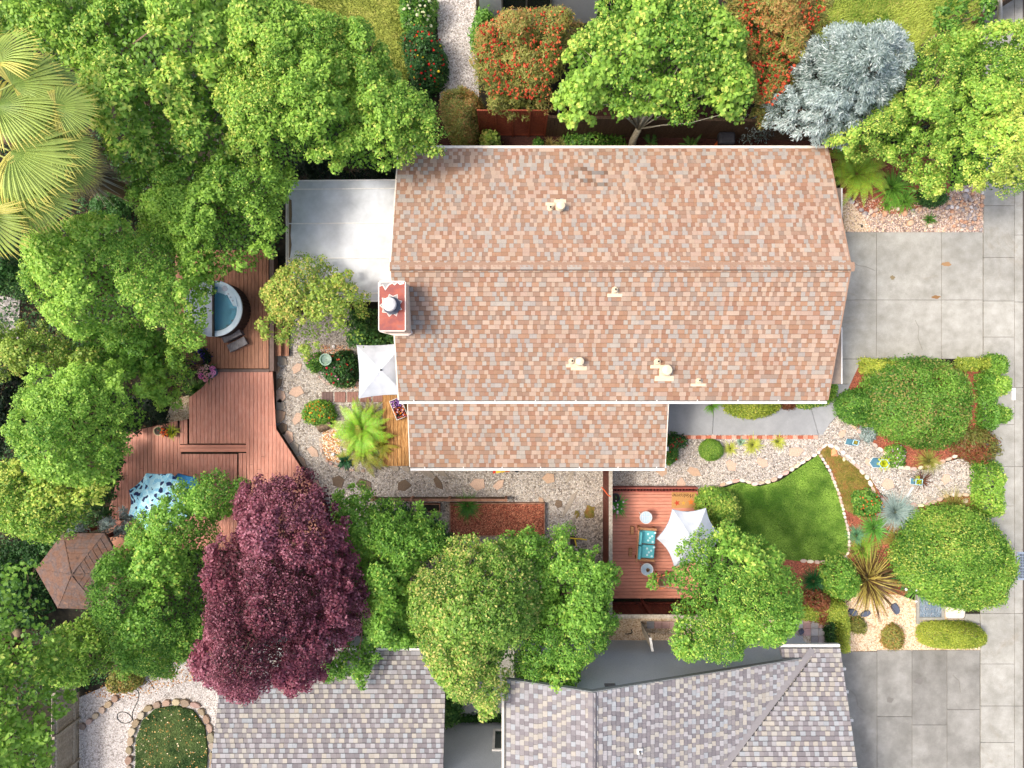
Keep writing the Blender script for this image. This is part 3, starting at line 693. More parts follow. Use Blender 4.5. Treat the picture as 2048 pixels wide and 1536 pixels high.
# ------------------------------------------------------------------ concrete
def slabs(name, label_kind, cells, z, m, th=.1, gap=.8, base='slab', loc=(0, 0, 0)):
    root = bpy.data.objects.new(name, None); COL.objects.link(root); root.location = loc; root['kind'] = 'structure'
    for i, cell in enumerate(cells):
        if len(cell) == 4 and not isinstance(cell[0], tuple):
            x0, y0, x1, y1 = cell; cell = [(x0, y0), (x1, y0), (x1, y1), (x0, y1)]
        pts = UP(cell, z); cx = sum(p[0] for p in pts)/len(pts); cy = sum(p[1] for p in pts)/len(pts)
        gp = S(gap)/2; pts = [(x+(gp if x < cx else -gp), y+(gp if y < cy else -gp)) for x, y in pts]
        zz = z+((i*37) % 5)*.001; b = MB(); b.prism(pts, zz-th, zz, bev=.008); b.build(base, m, root)
    return root
dx = [1660, 1753, 1883, 1966]
cells = [(dx[i], y0, dx[i+1], y1) for i in range(3) for y0, y1 in ((464, 600), (600, 718))]
cells += [[(1660, 718), (1726, 718), (1700, 768), (1660, 768)]]
d1 = slabs('driveway', '', cells, .05, M_CONC, loc=(U(1820, 590)))
b = MB(); b.prism(UP([(1655, 466), (1966, 466), (1966, 717), (1655, 717)], .03), -.02, .03); b.build('joint_fill', M_JOINT, d1)
cells = [(1655, 1303, 1754, 1600), (1754, 1300, 1824, 1433), (1754, 1433, 1824, 1600), (1824, 1300, 1894, 1450), (1824, 1450, 1894, 1600), (1894, 1300, 1960, 1419), (1894, 1419, 1960, 1600)]
d2 = slabs('lower_driveway', '', cells, .05, M_CONCD, loc=(U(1820, 1420)))
b = MB(); b.prism(UP([(1656, 1304), (1959, 1304), (1959, 1598), (1656, 1598)], .03), -.02, .03); b.build('joint_fill', M_JOINT, d2)
ys = [-60, 60, 180, 300, 411, 515, 602, 674, 775, 849, 933, 1012, 1096, 1163, 1227, 1328, 1412, 1485, 1600]
cells = [(1967 if y < 1227 else 1961, a, 2029, y) for a, y in zip(ys, ys[1:])]
cells += [(2029, a, 2046, y) for a, y in zip([-60, 150, 300, 470, 604, 775, 933, 1100, 1227, 1412, 1600], [150, 300, 470, 604, 775, 933, 1100, 1227, 1412, 1600])]
sw = slabs('sidewalk', '', cells, .05, M_CONC, loc=(U(2005, 768)))
b = MB(); b.prism(UP([(1968, -58), (2044, -58), (2044, 1598), (1968, 1598)], .03), -.02, .03); b.build('joint_fill', M_JOINT, sw)
b = MB(); b.prism(UP([(2024, 776), (2031, 776), (2031, 800), (2024, 800)], .06), .05, .062); b.build('painted_marking', mat('white_paint', [C(220, 220, 216), C(236, 236, 232)], 9, .7), sw)
cells = [[(1330, 800), (1428, 800), (1425, 870), (1330, 870)], [(1428, 800), (1618, 800), (1637, 870), (1425, 870)], [(1618, 800), (1660, 768), (1700, 768), (1690, 800), (1645, 870), (1637, 870)], (1250, 780, 1330, 870)]
wk2 = slabs('walkway', '', cells, .05, M_WALK, gap=.8, loc=(U(1480, 840)))
b = MB(); b.prism(UP([(1640, 869), (1692, 812), (1740, 715), (1722, 715), (1690, 780), (1632, 850)], .044), 0, .044); b.build('joint_fill', M_WALK, wk2)
sheet('mulch_strip', [(1722, 722), (1740, 722), (1712, 790), (1690, 822), (1678, 815), (1700, 770)], .052, M_MULCH, th=.05)
# pavers by the lower hedge and by the narrow strip
pv = bpy.data.objects.new('paver_patio', None); COL.objects.link(pv); pv.location = U(1625, 1270); pv['kind'] = 'structure'
M_PAV = mat_attr('paver', .85, .12, 8, .15); PC = [C(176, 160, 152), C(196, 158, 148), C(170, 166, 164), C(188, 180, 172), C(150, 140, 134)]
r_ = random.Random(5)
for x in range(0, 5):
    for y in range(0, 4):
        px, py = 1592+x*15.2, 1241+y*15.6
        if x < 2 and y > 1 and x+y > 2: continue
        b = MB(); b.prism(UP([(px, py), (px+14.4, py), (px+14.4, py+14.8), (px, py+14.8)], .05), 0, .05+r_.uniform(0, .006), PC[r_.randrange(5)], bev=.008); b.build('paver', M_PAV, pv)
for x in range(6):
    px = 1294+x*15; b = MB(); b.prism(UP([(px, 1243), (px+14.2, 1243), (px+14.2, 1257), (px, 1257)], .05), 0, .05+r_.uniform(0, .006), PC[r_.randrange(5)], bev=.008); b.build('paver', M_PAV, pv)
# slatted stepping tiles at the umbrella
stp = bpy.data.objects.new('stepping_tile_path', None); COL.objects.link(stp); stp.location = U(705, 794); stp['kind'] = 'structure'
for i in range(5):
    x = 644+i*25.5
    for k in range(7):
        b = MB(); b.prism(UP([(x+k*3.1, 784), (x+k*3.1+2.5, 784), (x+k*3.1+2.5, 804), (x+k*3.1, 804)], .05), .01, .055, (C(150, 112, 100) if i else C(116, 96, 90)), bev=.004); b.build('slat', M_PAV, stp)
    b = MB(); b.prism(UP([(x-.5, 783.5), (x+21.6, 783.5), (x+21.6, 804.5), (x-.5, 804.5)], .03), 0, .034, C(110, 78, 66)); b.build('tile_base', M_PAV, stp)
# flagstones
def flag(parent, pts, col, z=.05, name='flagstone'):
    b = MB(); b.prism(UP(pts, z), 0, z, col, bev=.015); return b.build(name, STONE, parent)
PK, TN, BR, GY = C(192, 162, 140), C(180, 150, 124), C(116, 98, 80), C(156, 144, 128)
fl = bpy.data.objects.new('flagstone_path', None); COL.objects.link(fl); fl.location = U(700, 900); fl['kind'] = 'structure'
def quad(cx, cy, a, b_, rot, seed, n=5):
    return blob(cx, cy, a*1.1, b_*1.1, n, seed, .24, rot+.5)
for i, (cx, cy, a, b_, rot, cl) in enumerate([(594, 735, 9, 12, .2, PK), (592, 783, 10, 13, 1, PK), (594, 838, 9, 14, .1, PK), (627, 903, 12, 8, .3, PK),
        (676, 962, 13, 14, .6, BR), (729, 971, 16, 10, .1, BR), (806, 972, 13, 14, .7, BR), (876, 966, 16, 8, .45, BR), (956, 968, 14, 12, 0, PK), (998, 970, 9, 12, 0, PK),
        (1098, 956, 11, 11, .1, TN), (1117, 1009, 8, 8, 0, BR), (1140, 955, 3, 16, 0, GY), (1082, 1000, 6, 5, 0, TN), (1138, 1010, 5, 30, 0, GY), (1140, 1050, 5, 22, 0, GY)]):
    flag(fl, quad(cx, cy, a, b_, rot, i+3), cl)
for i, (cx, cy, a, b_, rot) in enumerate([(560, 720, 13, 8, .1), (553, 740, 5, 8, 0), (554, 768, 6, 11, 0), (558, 792, 10, 11, .8), (560, 810, 10, 10, 0), (557, 832, 12, 11, 0), (566, 858, 10, 8, .9), (575, 875, 13, 9, .95),
        (587, 900, 14, 9, 1), (600, 925, 14, 10, .9), (612, 948, 15, 10, .8), (628, 972, 15, 11, .9), (641, 990, 13, 9, .8), (790, 936, 9, 5, 0), (812, 937, 9, 5, 0), (850, 943, 16, 5, 0), (880, 943, 16, 5, .1), (745, 938, 9, 5, .2)]):
    flag(fl, quad(cx, cy, a*1.15, b_*1.15, rot, i+40, 6), [GY, TN, BR, PK][i % 4] if i < 12 else GY, .07)
fl2 = bpy.data.objects.new('front_flagstones', None); COL.objects.link(fl2); fl2.location = U(1500, 930); fl2['kind'] = 'structure'
for i, (cx, cy, a, b_, rot, cl) in enumerate([(1325, 942, 13, 9, 0, TN), (1387, 943, 14, 9, 0, BR if 0 else TN), (1363, 968, 12, 10, .6, PK), (1462, 930, 14, 9, .4, PK), (1526, 926, 14, 8, 0, PK), (1593, 902, 9, 13, .7, PK),
        (1684, 868, 8, 9, 0, PK), (1739, 925, 9, 7, 0, PK), (1778, 968, 11, 12, 0, PK), (1893, 957, 9, 11, 0, PK), (1858, 996, 6, 4, 0, GY)]):
    flag(fl2, quad(cx, cy, a, b_, rot, i+80), cl)
# brick edging along the walk
be = thing('brick_edging', 'row of red bricks edging the front walkway', 'edging', U(1480, 875))
for i in range(30):
    x = 1331+i*10.2; b = MB(); b.prism(UP([(x, 871), (x+9.5, 871), (x+9.5, 878), (x, 878)], .06), 0, .06+(i % 3)*.003, [C(186, 110, 84), C(196, 140, 118), C(160, 88, 66), C(204, 156, 136)][(i*7) % 4], bev=.008); b.build('brick', STONE, be)
# edging stones
def edge_stones(name, label, path, step, a, b_, cols, seed, h=.09, cat='edging', group=None):
    w_ = [U(x, y, h) for x, y in path]; root = thing(name, label, cat, (w_[0].x, w_[0].y, 0), group); r = random.Random(seed)
    acc = 0.0; i = 0
    for p, q in zip(w_, w_[1:]):
        d = q-p; L = d.length; ang = math.atan2(d.y, d.x)
        while acc < L:
            c_ = p+d*(acc/L); sa = a*r.uniform(.8, 1.1); pts = blob(c_.x, c_.y, sa, b_*r.uniform(.8, 1.1), 7, seed*100+i, .12, ang)
            m = MB(); m.prism(pts, 0, h*r.uniform(.75, 1.15), tuple(x*r.uniform(.88, 1.08) for x in cols[r.randrange(len(cols))]), bev=.022); m.build('stone', STONE, root); i += 1
            acc += step*r.uniform(.92, 1.06)
        acc -= L
    return root
ES = [C(206, 190, 168), C(190, 170, 150), C(216, 202, 186), C(196, 166, 146)]
edge_stones('stone_edging', 'pale stone edging between the front lawn and the mossy bed', [(1638, 905), (1660, 940), (1678, 985), (1690, 1030), (1699, 1070), (1699, 1105), (1690, 1115)], .16, .085, .06, ES, 1)
edge_stones('stone_edging', 'pale stone edging along the bottom of the front lawn', [(1690, 1118), (1660, 1125), (1630, 1124), (1595, 1121)], .26, .13, .08, ES, 2)
edge_stones('stone_edging', 'pale stone edging between the gravel path and the top of the lawn', [(1420, 980), (1450, 968), (1480, 960), (1510, 968), (1545, 962), (1575, 945), (1605, 925), (1635, 908)], .26, .13, .075, ES, 3)
edge_stones('stone_edging', 'pale stone edging from the lawn tip along the mossy bed', [(1640, 900), (1655, 888), (1675, 896), (1700, 915), (1718, 935), (1738, 958), (1752, 990), (1770, 1003)], .27, .13, .075, ES, 4)
edge_stones('stone_edging', 'pale stone edging below the corner mulch bed', [(1700, 845), (1722, 865), (1745, 885), (1770, 905), (1790, 932), (1830, 938), (1870, 930), (1905, 915), (1930, 905)], .27, .13, .075, ES, 5)
edge_stones('stone_edging', 'pale stone edging round the end of the front gravel path', [(1930, 905), (1955, 940), (1958, 970), (1945, 990), (1900, 990), (1880, 1000), (1850, 1012), (1800, 1006)], .26, .13, .075, ES, 6)
BS = [C(150, 132, 112), C(168, 148, 128), C(136, 118, 100)]
edge_stones('block_edging', 'curved ring of tan concrete blocks round the oval lawn', [(256, 1560), (257, 1500), (262, 1465), (275, 1438), (295, 1418), (325, 1408), (360, 1405), (390, 1412), (408, 1432), (420, 1465), (424, 1520), (424, 1560)], .37, .19, .14, BS, 7, .14)
edge_stones('block_edging', 'short run of tan concrete blocks beside the grey fence', [(162, 1455), (182, 1440), (198, 1425), (215, 1410), (232, 1395)], .34, .16, .13, BS, 8, .14)
edge_stones('fern_bed_edging', 'low tan stones ringing the fern bed', [(640, 880), (643, 905), (655, 925), (690, 940), (730, 942), (765, 935)], .22, .1, .06, [C(190, 170, 146), C(170, 150, 128)], 9, .06)
edge_stones('flower_bed_edging', 'low tan stones ringing the round rose bed', [(625, 740), (650, 765), (690, 778), (712, 770), (715, 740)], .2, .09, .055, [C(190, 170, 146), C(170, 150, 128)], 10, .06)
# river cobbles
rc = thing('river_cobbles', 'rounded river cobbles set beside the driveway', 'cobbles', U(1930, 410)); r_ = random.Random(12)
pl_ = UP([(1898, 395), (1928, 378), (1966, 372), (1965, 460), (1885, 460), (1905, 430)], .05); pts_ = []
while len(pts_) < 95:
    x = r_.uniform(min(p[0] for p in pl_), max(p[0] for p in pl_)); y = r_.uniform(min(p[1] for p in pl_), max(p[1] for p in pl_))
    if inside(np.array([[x, y]]), pl_)[0] and all((x-a)**2+(y-b_)**2 > .021 for a, b_ in pts_): pts_.append((x, y))
    TRI[0] += 0
    if len(pts_) > 60 and r_.random() < .002: break
SC = [C(206, 170, 140), C(190, 160, 140), C(214, 190, 170), C(160, 150, 146), C(196, 150, 120), C(216, 206, 200)]
def cobble(parent, x, y, s, z=.03, col=None, name='cobble', sq=None):
    m = MB(); m.ico((x, y, z+s*.25), s, col or SC[r_.randrange(6)], sq or (1, r_.uniform(.6, .85), .6), r_.uniform(0, 3), .08, r_); o = m.build(name, STONE, parent, smooth=True); return o
for x, y in pts_: cobble(rc, x, y, r_.uniform(.07, .12))
for px, py, s in [(1690, 392, 9), (1698, 397, 9), (1704, 404, 10), (1713, 410, 9), (1722, 420, 10), (1730, 427, 11), (1742, 423, 10), (1752, 420, 11), (1748, 430, 9), (1770, 428, 12), (1728, 432, 9), (1795, 418, 9), (1810, 427, 12), (1825, 420, 9), (1841, 419, 10), (1866, 412, 13), (1874, 416, 10), (1886, 408, 9), (1897, 404, 9), (1905, 398, 10), (1912, 402, 8), (1930, 392, 14), (1821, 446, 15), (1766, 440, 11), (1861, 452, 11), (1724, 452, 6), (1895, 415, 10)]:
    p = U(px, py, .05); cobble(rc, p.x, p.y, S(s)*.62, col=C(84, 78, 70) if (px, py) == (1724, 452) else None)
for px, py, s, l in [(1789, 925, 7, 'small square tan stone in the corner mulch bed'), (1704, 897+4, 0, ''), (1930, 1002, 8, 'pale boulder at the right end of the front gravel path'), (1845, 1040, 5, 'small pale rock in the mulch below the blue grass clump'), (1743, 1110, 0, '')]:
    if s:
        p = U(px, py, .05); m = MB(); m.ico((p.x, p.y, .08), S(s)*.8, C(200, 184, 164), (1, .8, .7), .5, .12); tag(m.build('rock', STONE, smooth=False), l, 'rock')
p = U(1671, 905, .1); m = MB(); m.add([(p.x-.14, p.y-.16, .02), (p.x+.16, p.y-.16, .02), (p.x+.1, p.y+.12, .02), (p.x-.02, p.y+.2, .02), (p.x-.13, p.y+.06, .02), (p.x, p.y-.02, .2)], [(0, 1, 5), (1, 2, 5), (2, 3, 5), (3, 4, 5), (4, 0, 5)], C(214, 150, 106))
tag(m.build('rock', STONE), 'pointed orange rock at the top of the mossy bed', 'rock')
p = U(1689, 919, .1); m = MB(); m.ico((p.x, p.y, .06), .08, C(216, 204, 160), (.8, 1.1, .6), 0, .1); tag(m.build('rock', STONE), 'small cream rock right of the pointed orange rock', 'rock')
for (px, py, a, b_, rot, l) in [(1793, 1219, 8, 12, -.6, 'jagged slate rock alone on the tan gravel'), (1733, 1228, 11, 6, -.5, 'slate rock curving right of the phormium foot'), (1707, 1226, 9, 6, .3, 'slate rock tucked under the phormium leaves')]:
    b = MB(); b.prism(UP(blob(px, py, a, b_, 8, px, .22, rot), .12), .02, .13, C(84, 90, 104), bev=.03); tag(b.build('slate_rock', STONE), l, 'rock')

# ivy and low growth under the trees on the left
def groundcover(name, px, dens, z0, z1, leaf, pal, seed, asp=.6):
    r = np.random.default_rng(seed); poly = UP(px, 0); n = int(area(poly)*dens); p = scatter(poly, n, r); n = len(p)
    k = vnoise(p[:, 0], p[:, 1], .8, seed) > .25; p = p[k]; n = len(p)
    z = z0+(z1-z0)*vnoise(p[:, 0], p[:, 1], .5, seed+1)*r.uniform(.4, 1, n); N = norm(np.array([0, 0, 1.])+r.normal(0, .4, (n, 3)))
    sz = leaf*r.uniform(.6, 1.2, n); V, Q = leafquads(np.c_[p, z], N, sz, sz*asp, r); TRI[0] += n*2
    mesh_np(name, V, Q, colours(pal, r.random(n)*.8, np.zeros(n), r), LEAF, kind='stuff')

for i, (pts) in enumerate([[(1700, 520), (1716, 531), (1731, 533), (1750, 541)], [(1830, 640), (1838, 655), (1836, 676), (1845, 700)], [(1700, 1380), (1712, 1392), (1716, 1412), (1730, 1425)], [(1905, 1350), (1918, 1362), (1921, 1385)]]):
    m_ = MB(); m_.tube([U(x, y, .056) for x, y in pts], .006, 4); m_.build('crack_filler', M_JOINT, d1 if i < 2 else d2)
for i, (x, y, a, b_, c_) in enumerate([(1785, 555, 5, 4, C(128, 112, 84)), (1872, 594, 9, 3, C(132, 98, 62)), (1892, 528, 10, 4, C(150, 118, 84)), (1838, 1362, 9, 6, C(112, 108, 102)), (1780, 1400, 7, 5, C(116, 112, 105))]):
    m_ = MB(); m_.prism(UP(blob(x, y, a, b_, 16, i+60, .25), .06), .056, .0585, c_); m_.build('oil_stain', PAINT, d1 if i < 3 else d2)
# ------------------------------------------------------------------ roofs
def clip_u(poly, v):
    us = []
    for i in range(len(poly)):
        (u1, v1), (u2, v2) = poly[i], poly[(i+1) % len(poly)]
        if (v1 > v) != (v2 > v): us.append(u1+(v-v1)*(u2-u1)/(v2-v1))
    us.sort(); return (us[0], us[-1]) if len(us) > 1 else None
SM = {}
def tab_mesh(w_, e, t, ci, col, m):
    key = (round(w_, 2), round(e, 3), round(t, 3), ci)
    if key in SM: return SM[key]
    v = [(0, 0, 0), (w_, 0, 0), (w_, 0, t), (0, 0, t), (w_, e, .004), (0, e, .004)]
    v = [(0, 0, 0), (w_, 0, 0), (w_, 0, t), (0, 0, t), (w_, e*.78, t*.3), (0, e*.78, t*.3), (w_, e, .004), (0, e, .004)]
    f = [(0, 1, 2, 3), (3, 2, 4, 5), (5, 4, 6, 7), (1, 4, 2), (0, 3, 5)]
    me = bpy.data.meshes.new('shingle'); me.from_pydata(v, [], f)
    at = me.attributes.new('col', 'FLOAT_VECTOR', 'FACE'); at.data.foreach_set('vector', np.array([col, col, tuple(x*.5 for x in col), col, col], dtype=np.float32).ravel())  # upper strip of the tab darkened: butt shadow line painted in
    me.materials.append(m); SM[key] = me; return me
SINGLE = {}
def shingles(house, roof, O, Uv, Vv, poly, e, pal, seed, pick=None, widths=(.11, .14, .18, .23), t0=.022, proud=.012, stain=None):
    """poly in (u,v) metres on the plane; pick(x,y,z) -> True for tabs that become objects of their own"""
    r = random.Random(seed); Uv = Vector(Uv).normalized(); Vv = Vector(Vv).normalized(); Nv = Uv.cross(Vv)
    g = org(roof); big = MB(); vmax = max(p[1] for p in poly); v = min(p[1] for p in poly); row = 0
    key = house.name; SINGLE.setdefault(key, 0)
    last = 0
    while v < vmax-.02:
        iv = clip_u(poly, min(v+e*.5, vmax-.005))
        if iv:
            u = iv[0]; up = r.uniform(0, .12); flip = r.random() < .5
            while u < iv[1]-.01:
                w_ = widths[r.randrange(len(widths))]
                if u == iv[0]: w_ -= up
                w_ = max(.04, min(w_, iv[1]-u))
                flip = not flip if r.random() < .82 else flip
                # proud tabs tend to be the pale ones, recessed ones the dark mix
                grp = pal[0] if flip else pal[1]
                k = r.randrange(len(grp)) if r.random() < .55 else last % len(grp); last = k
                col = grp[k]; t = t0+(proud if flip else 0); ee = e+.02
                P0 = O+Uv*(u+.0015)+Vv*v
                st_ = stain(P0) if stain else 1
                if st_ < 1: col = tuple(x*st_ for x in col)
                if pick and st_ == 1 and SINGLE[key] < 300 and w_ in widths and pick(P0):
                    me = tab_mesh(w_-.003, ee, t, (key, flip, k), col, SHING); o = bpy.data.objects.new('shingle', me); COL.objects.link(o); o.parent = roof
                    M3 = Matrix((Uv, Vv, Nv)).transposed().to_4x4(); o.matrix_local = Matrix.Translation(P0-g) @ M3
                    SINGLE[key] += 1
                else:
                    q = 1+r.uniform(-.09, .09); cc = (col[0]*q, col[1]*q, col[2]*q); A = P0; B = P0+Uv*(w_-.003)
                    C1 = Vv*(ee*.78)+Nv*(t*.3); C2 = Vv*ee+Nv*.004; big.add([A, B, B+Nv*t, A+Nv*t, B+C1, A+C1], [(0, 1, 2, 3), (3, 2, 4, 5), (1, 4, 2), (0, 3, 5)], cc); big.add([A+C1, B+C1, B+C2, A+C2], [(0, 1, 2, 3)], (cc[0]*.5, cc[1]*.5, cc[2]*.5))  # dark top strip puts the shadow under the next row into the colour
                u += w_
        v += e; row += 1
    TRI[0] += len(big.f)*2
    big.build('shingles', SHING, roof, kind='stuff')
def plane_slab(mb, O, Uv, Vv, poly, th, col=(.1, .08, .07)):
    Uv = Vector(Uv).normalized(); Vv = Vector(Vv).normalized(); Nv = Uv.cross(Vv); n = len(poly)
    top = [O+Uv*u+Vv*v for u, v in poly]; bot = [p-Vector((0, 0, th)) for p in top]
    mb.add(top+bot, [tuple(range(n)), tuple(reversed(range(n, 2*n)))]+[(i, n+i, n+(i+1) % n, (i+1) % n) for i in range(n)], col)
TERR = ([C(164, 142, 124), C(160, 136, 119), C(153, 143, 131), C(161, 139, 120), C(148, 139, 130)], [C(148, 115, 92), C(142, 108, 88), C(149, 117, 95), C(141, 114, 96), C(146, 117, 98), C(140, 120, 105)])
GREY = ([C(150, 147, 146), C(156, 149, 138), C(145, 147, 148), C(156, 151, 142), C(148, 144, 144)], [C(122, 116, 117), C(128, 122, 121), C(117, 112, 113), C(131, 126, 124)])
M_TRIM = mat('white_trim_paint', [C(204, 200, 192), C(218, 215, 209)], 8, .5, .05, big=(2, .92, 1.03))
M_CREAM = mat('cream_trim_paint', [C(206, 194, 176), C(226, 216, 200)], 8, .6, .05)
M_STUC = mat('beige_stucco', [C(190, 176, 156), C(204, 190, 170)], 40, .9, .4)
M_GSTUC = mat('grey_stucco', [C(176, 180, 181), C(190, 193, 194), C(200, 203, 204)], 30, .9, .5, stretch=(1, 3, 1), big=(.6, .93, 1.05), fine=.05)
M_GUT = mat('gutter_floor_metal', [C(90, 88, 86), C(130, 128, 124)], 9, .6, .1)
M_GLASS, _n, _b, _o = _nt('window_glass'); _b.inputs['Base Color'].default_value = (.02, .035, .03, 1); _b.inputs['Roughness'].default_value = .08; _b.inputs['Specular IOR Level'].default_value = .8

# main house
M_TAUPE = mat('taupe_paint', [C(128, 112, 98), C(146, 130, 114)], 8, .8, .1)
HE, HR, HW1, HW0 = 2.75, 4.36, 2.62, 2.1
eN = U(799, 297, HE); eS = U(797, 800, HE); xe = U(1654, 800, HE).x; xw = U(798, 800, HE).x; yr = U(1000, 533, HR).y
house = thing('house', 'long single storey house with terracotta and tan shingle roof in the middle', 'house', ((xw+xe)/2, yr, 0))
b = MB(); b.box(xw+.35, eS.y+.5, 0, xe-.45, eN.y-.4, 2.6); wl = b.build('wall', M_STUC, house)
b = MB()   # gable ends
for x in (xw+.35, xe-.5): b.add([(x, eS.y+.5, 2.6), (x, eN.y-.4, 2.6), (x, yr, HR-.25), (x+.05, eS.y+.5, 2.6), (x+.05, eN.y-.4, 2.6), (x+.05, yr, HR-.25)], [(0, 2, 1), (3, 4, 5), (0, 3, 5, 2), (1, 2, 5, 4)])
b.build('gable_wall', M_STUC, house)
b = MB(); W_ = xe-xw
vN = Vector((0, yr-eN.y, HR-HE)); vS = Vector((0, yr-eS.y, HR-HE))
pN = [(0, 0), (W_, 0), (W_, vN.length), (0, vN.length)]; pS = [(0, 0), (W_, 0), (W_, vS.length), (0, vS.length)]
ON = Vector((xe, eN.y, HE)); OS = Vector((xw, eS.y, HE))
plane_slab(b, ON, (-1, 0, 0), vN, pN, .16, C(120, 90, 70)); plane_slab(b, OS, (1, 0, 0), vS, pS, .16, C(120, 90, 70))
roof = b.build('roof', PAINT, house)
def wash(P):
    for (cx, cy, a, b_) in ((1195, 337, 34, 4.5), (1200, 362, 36, 5), (1170, 352, 20, 4)):
        q = U(cx, cy, 3.3); c_, s_ = math.cos(-.22), math.sin(-.22); dx, dy = P.x-q.x, P.y-q.y; u, v = dx*c_+dy*s_, -dx*s_+dy*c_
        if (u/S(a, 3.3))**2+(v/S(b_, 3.3))**2 < 1: return .62
    return 1
pick = lambda P: P.z > HR-.55 and abs(P.x-3.4) < 4.2
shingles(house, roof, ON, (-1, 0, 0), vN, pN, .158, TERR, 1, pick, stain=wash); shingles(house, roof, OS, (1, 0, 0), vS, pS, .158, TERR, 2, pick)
# ridge caps
r_ = random.Random(4); n = 98; me_ = []
for k in range(4):
    q = r_.uniform(.93, 1.04); cc = tuple(x*q for x in C(152, 124, 104)); L = W_/n+.03; sl = 1.61/4.1; m = MB()
    m.add([(0, -.15, -.15*sl), (0, 0, 0), (0, .15, -.15*sl), (L, -.15, -.15*sl-.014), (L, 0, -.014), (L, .15, -.15*sl-.014), (0, -.15, -.15*sl-.025), (0, .15, -.15*sl-.025)],
          [(0, 3, 4, 1), (1, 4, 5, 2), (0, 1, 2, 7, 6), (6, 3, 0), (2, 5, 7)], cc)
    me = bpy.data.meshes.new('ridge_cap'); me.from_pydata(m.v, [], m.f); at = me.attributes.new('col', 'FLOAT_VECTOR', 'FACE'); at.data.foreach_set('vector', np.array(m.c, dtype=np.float32).ravel()); me.materials.append(SHING); me_.append(me)
for i in range(n+1):
    o = bpy.data.objects.new('ridge_cap', me_[i % 4]); COL.objects.link(o); o.parent = roof; o.location = Vector((xw-.03+i*W_/n, yr, HR+.036))-org(roof)
# trims: rear fascia, gutters, rakes
b = MB(); b.box(xw-.02, eN.y+.0, HE-.2, xe+.02, eN.y+.09, HE+.03); b.build('fascia', M_CREAM, house)
def gutter(parent, x0, x1, y, z, outer=-1):
    gt = MB(); a, c_ = (y+outer*.05, y+outer*.13); lo, hi = min(a, c_), max(a, c_); gt.box(x0, lo, z-.11, x1, hi, z-.005)
    o = gt.build('gutter', M_TRIM, parent); gf = MB(); a, c_ = y, y+outer*.048; gf.box(x0, min(a, c_), z-.11, x1, max(a, c_), z-.05); gf.build('gutter_floor', M_GUT, o)
    k = int((x1-x0)/1.25)
    for i in range(k):
        x = x0+.5+i*(x1-x0-.8)/max(1, k-1); h_ = MB(); a, c_ = y+.015, y+outer*.047; h_.box(x, min(a, c_), z-.02, x+.03, max(a, c_), z+.035); h_.build('gutter_hanger', M_TRIM, o)
gutter(house, xw, xe, eS.y, HE)
for x, s in ((xw, -1), (xe, 1)):
    b = MB()
    for y0, y1 in ((eS.y, yr), (eN.y, yr)):
        xa, xb = sorted((x, x+s*.045)); b.add([(xa, y0, HE-.2), (xb, y0, HE-.2), (xb, y1, HR-.2), (xa, y1, HR-.2), (xa, y0, HE+.02), (xb, y0, HE+.02), (xb, y1, HR+.02), (xa, y1, HR+.02)], [(0, 1, 2, 3), (4, 7, 6, 5), (0, 4, 5, 1), (1, 5, 6, 2), (2, 6, 7, 3), (3, 7, 4, 0)] if 1 else [])
    b.build('rake_board', mat('rake_shingle_edge', [C(142, 112, 92), C(156, 126, 104)], 20, .9, .2) if s > 0 else M_CREAM, house)
for y0, y1 in ((655, 768), (376, 452)):
    b = MB(); b.prism(UP([(1655, y0), (1682, y0), (1682, y1), (1655, y1)], 2.2), 0, 2.2); o = b.build('wing_wall', M_TAUPE, house)
    b = MB(); b.prism(UP([(1682.5, y0), (1685, y0), (1685, y1), (1682.5, y1)], 2.22), 1.9, 2.22); b.build('trim_board', M_TRIM, o)
for px, py, hh in ((1332, 898, 1.9), (1328, 932, 2.0)):
    p = U(px, py, hh); b = MB(); b.box(p.x-.06, p.y-.07, hh-.16, p.x+.09, p.y+.07, hh); b.build('floodlight', M_TRIM, house)
# low wing
A = U(816, 806, HW1); B = U(1336, 806, HW1); D_ = U(820, 934, HW0)
b = MB(); b.box(A.x+.3, D_.y+.35, 0, B.x-.3, eS.y+.6, 2.0); b.build('wall', M_STUC, house)
vW = Vector((0, A.y-D_.y, HW1-HW0)); xl, xr_ = A.x, B.x; O_ = Vector((xl, D_.y, HW0)); pW = [(0, 0), (xr_-xl, 0), (xr_-xl, vW.length+.25), (0, vW.length+.25)]
b = MB(); plane_slab(b, O_, (1, 0, 0), vW, pW, .13, C(120, 90, 70)); wr = b.build('wing_roof', PAINT, house)
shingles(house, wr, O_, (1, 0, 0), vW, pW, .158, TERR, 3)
gutter(house, xl, xr_, D_.y, HW0)
for x in (xl-.03, xr_+.002):
    b = MB(); b.add([(x, D_.y, HW0-.16), (x+.03, D_.y, HW0-.16), (x+.03, A.y, HW1-.16), (x, A.y, HW1-.16), (x, D_.y, HW0+.015), (x+.03, D_.y, HW0+.015), (x+.03, A.y, HW1+.015), (x, A.y, HW1+.015)], [(0, 3, 2, 1), (4, 5, 6, 7), (0, 1, 5, 4), (1, 2, 6, 5), (2, 3, 7, 6), (3, 0, 4, 7)]); b.build('rake_board', M_CREAM, house)
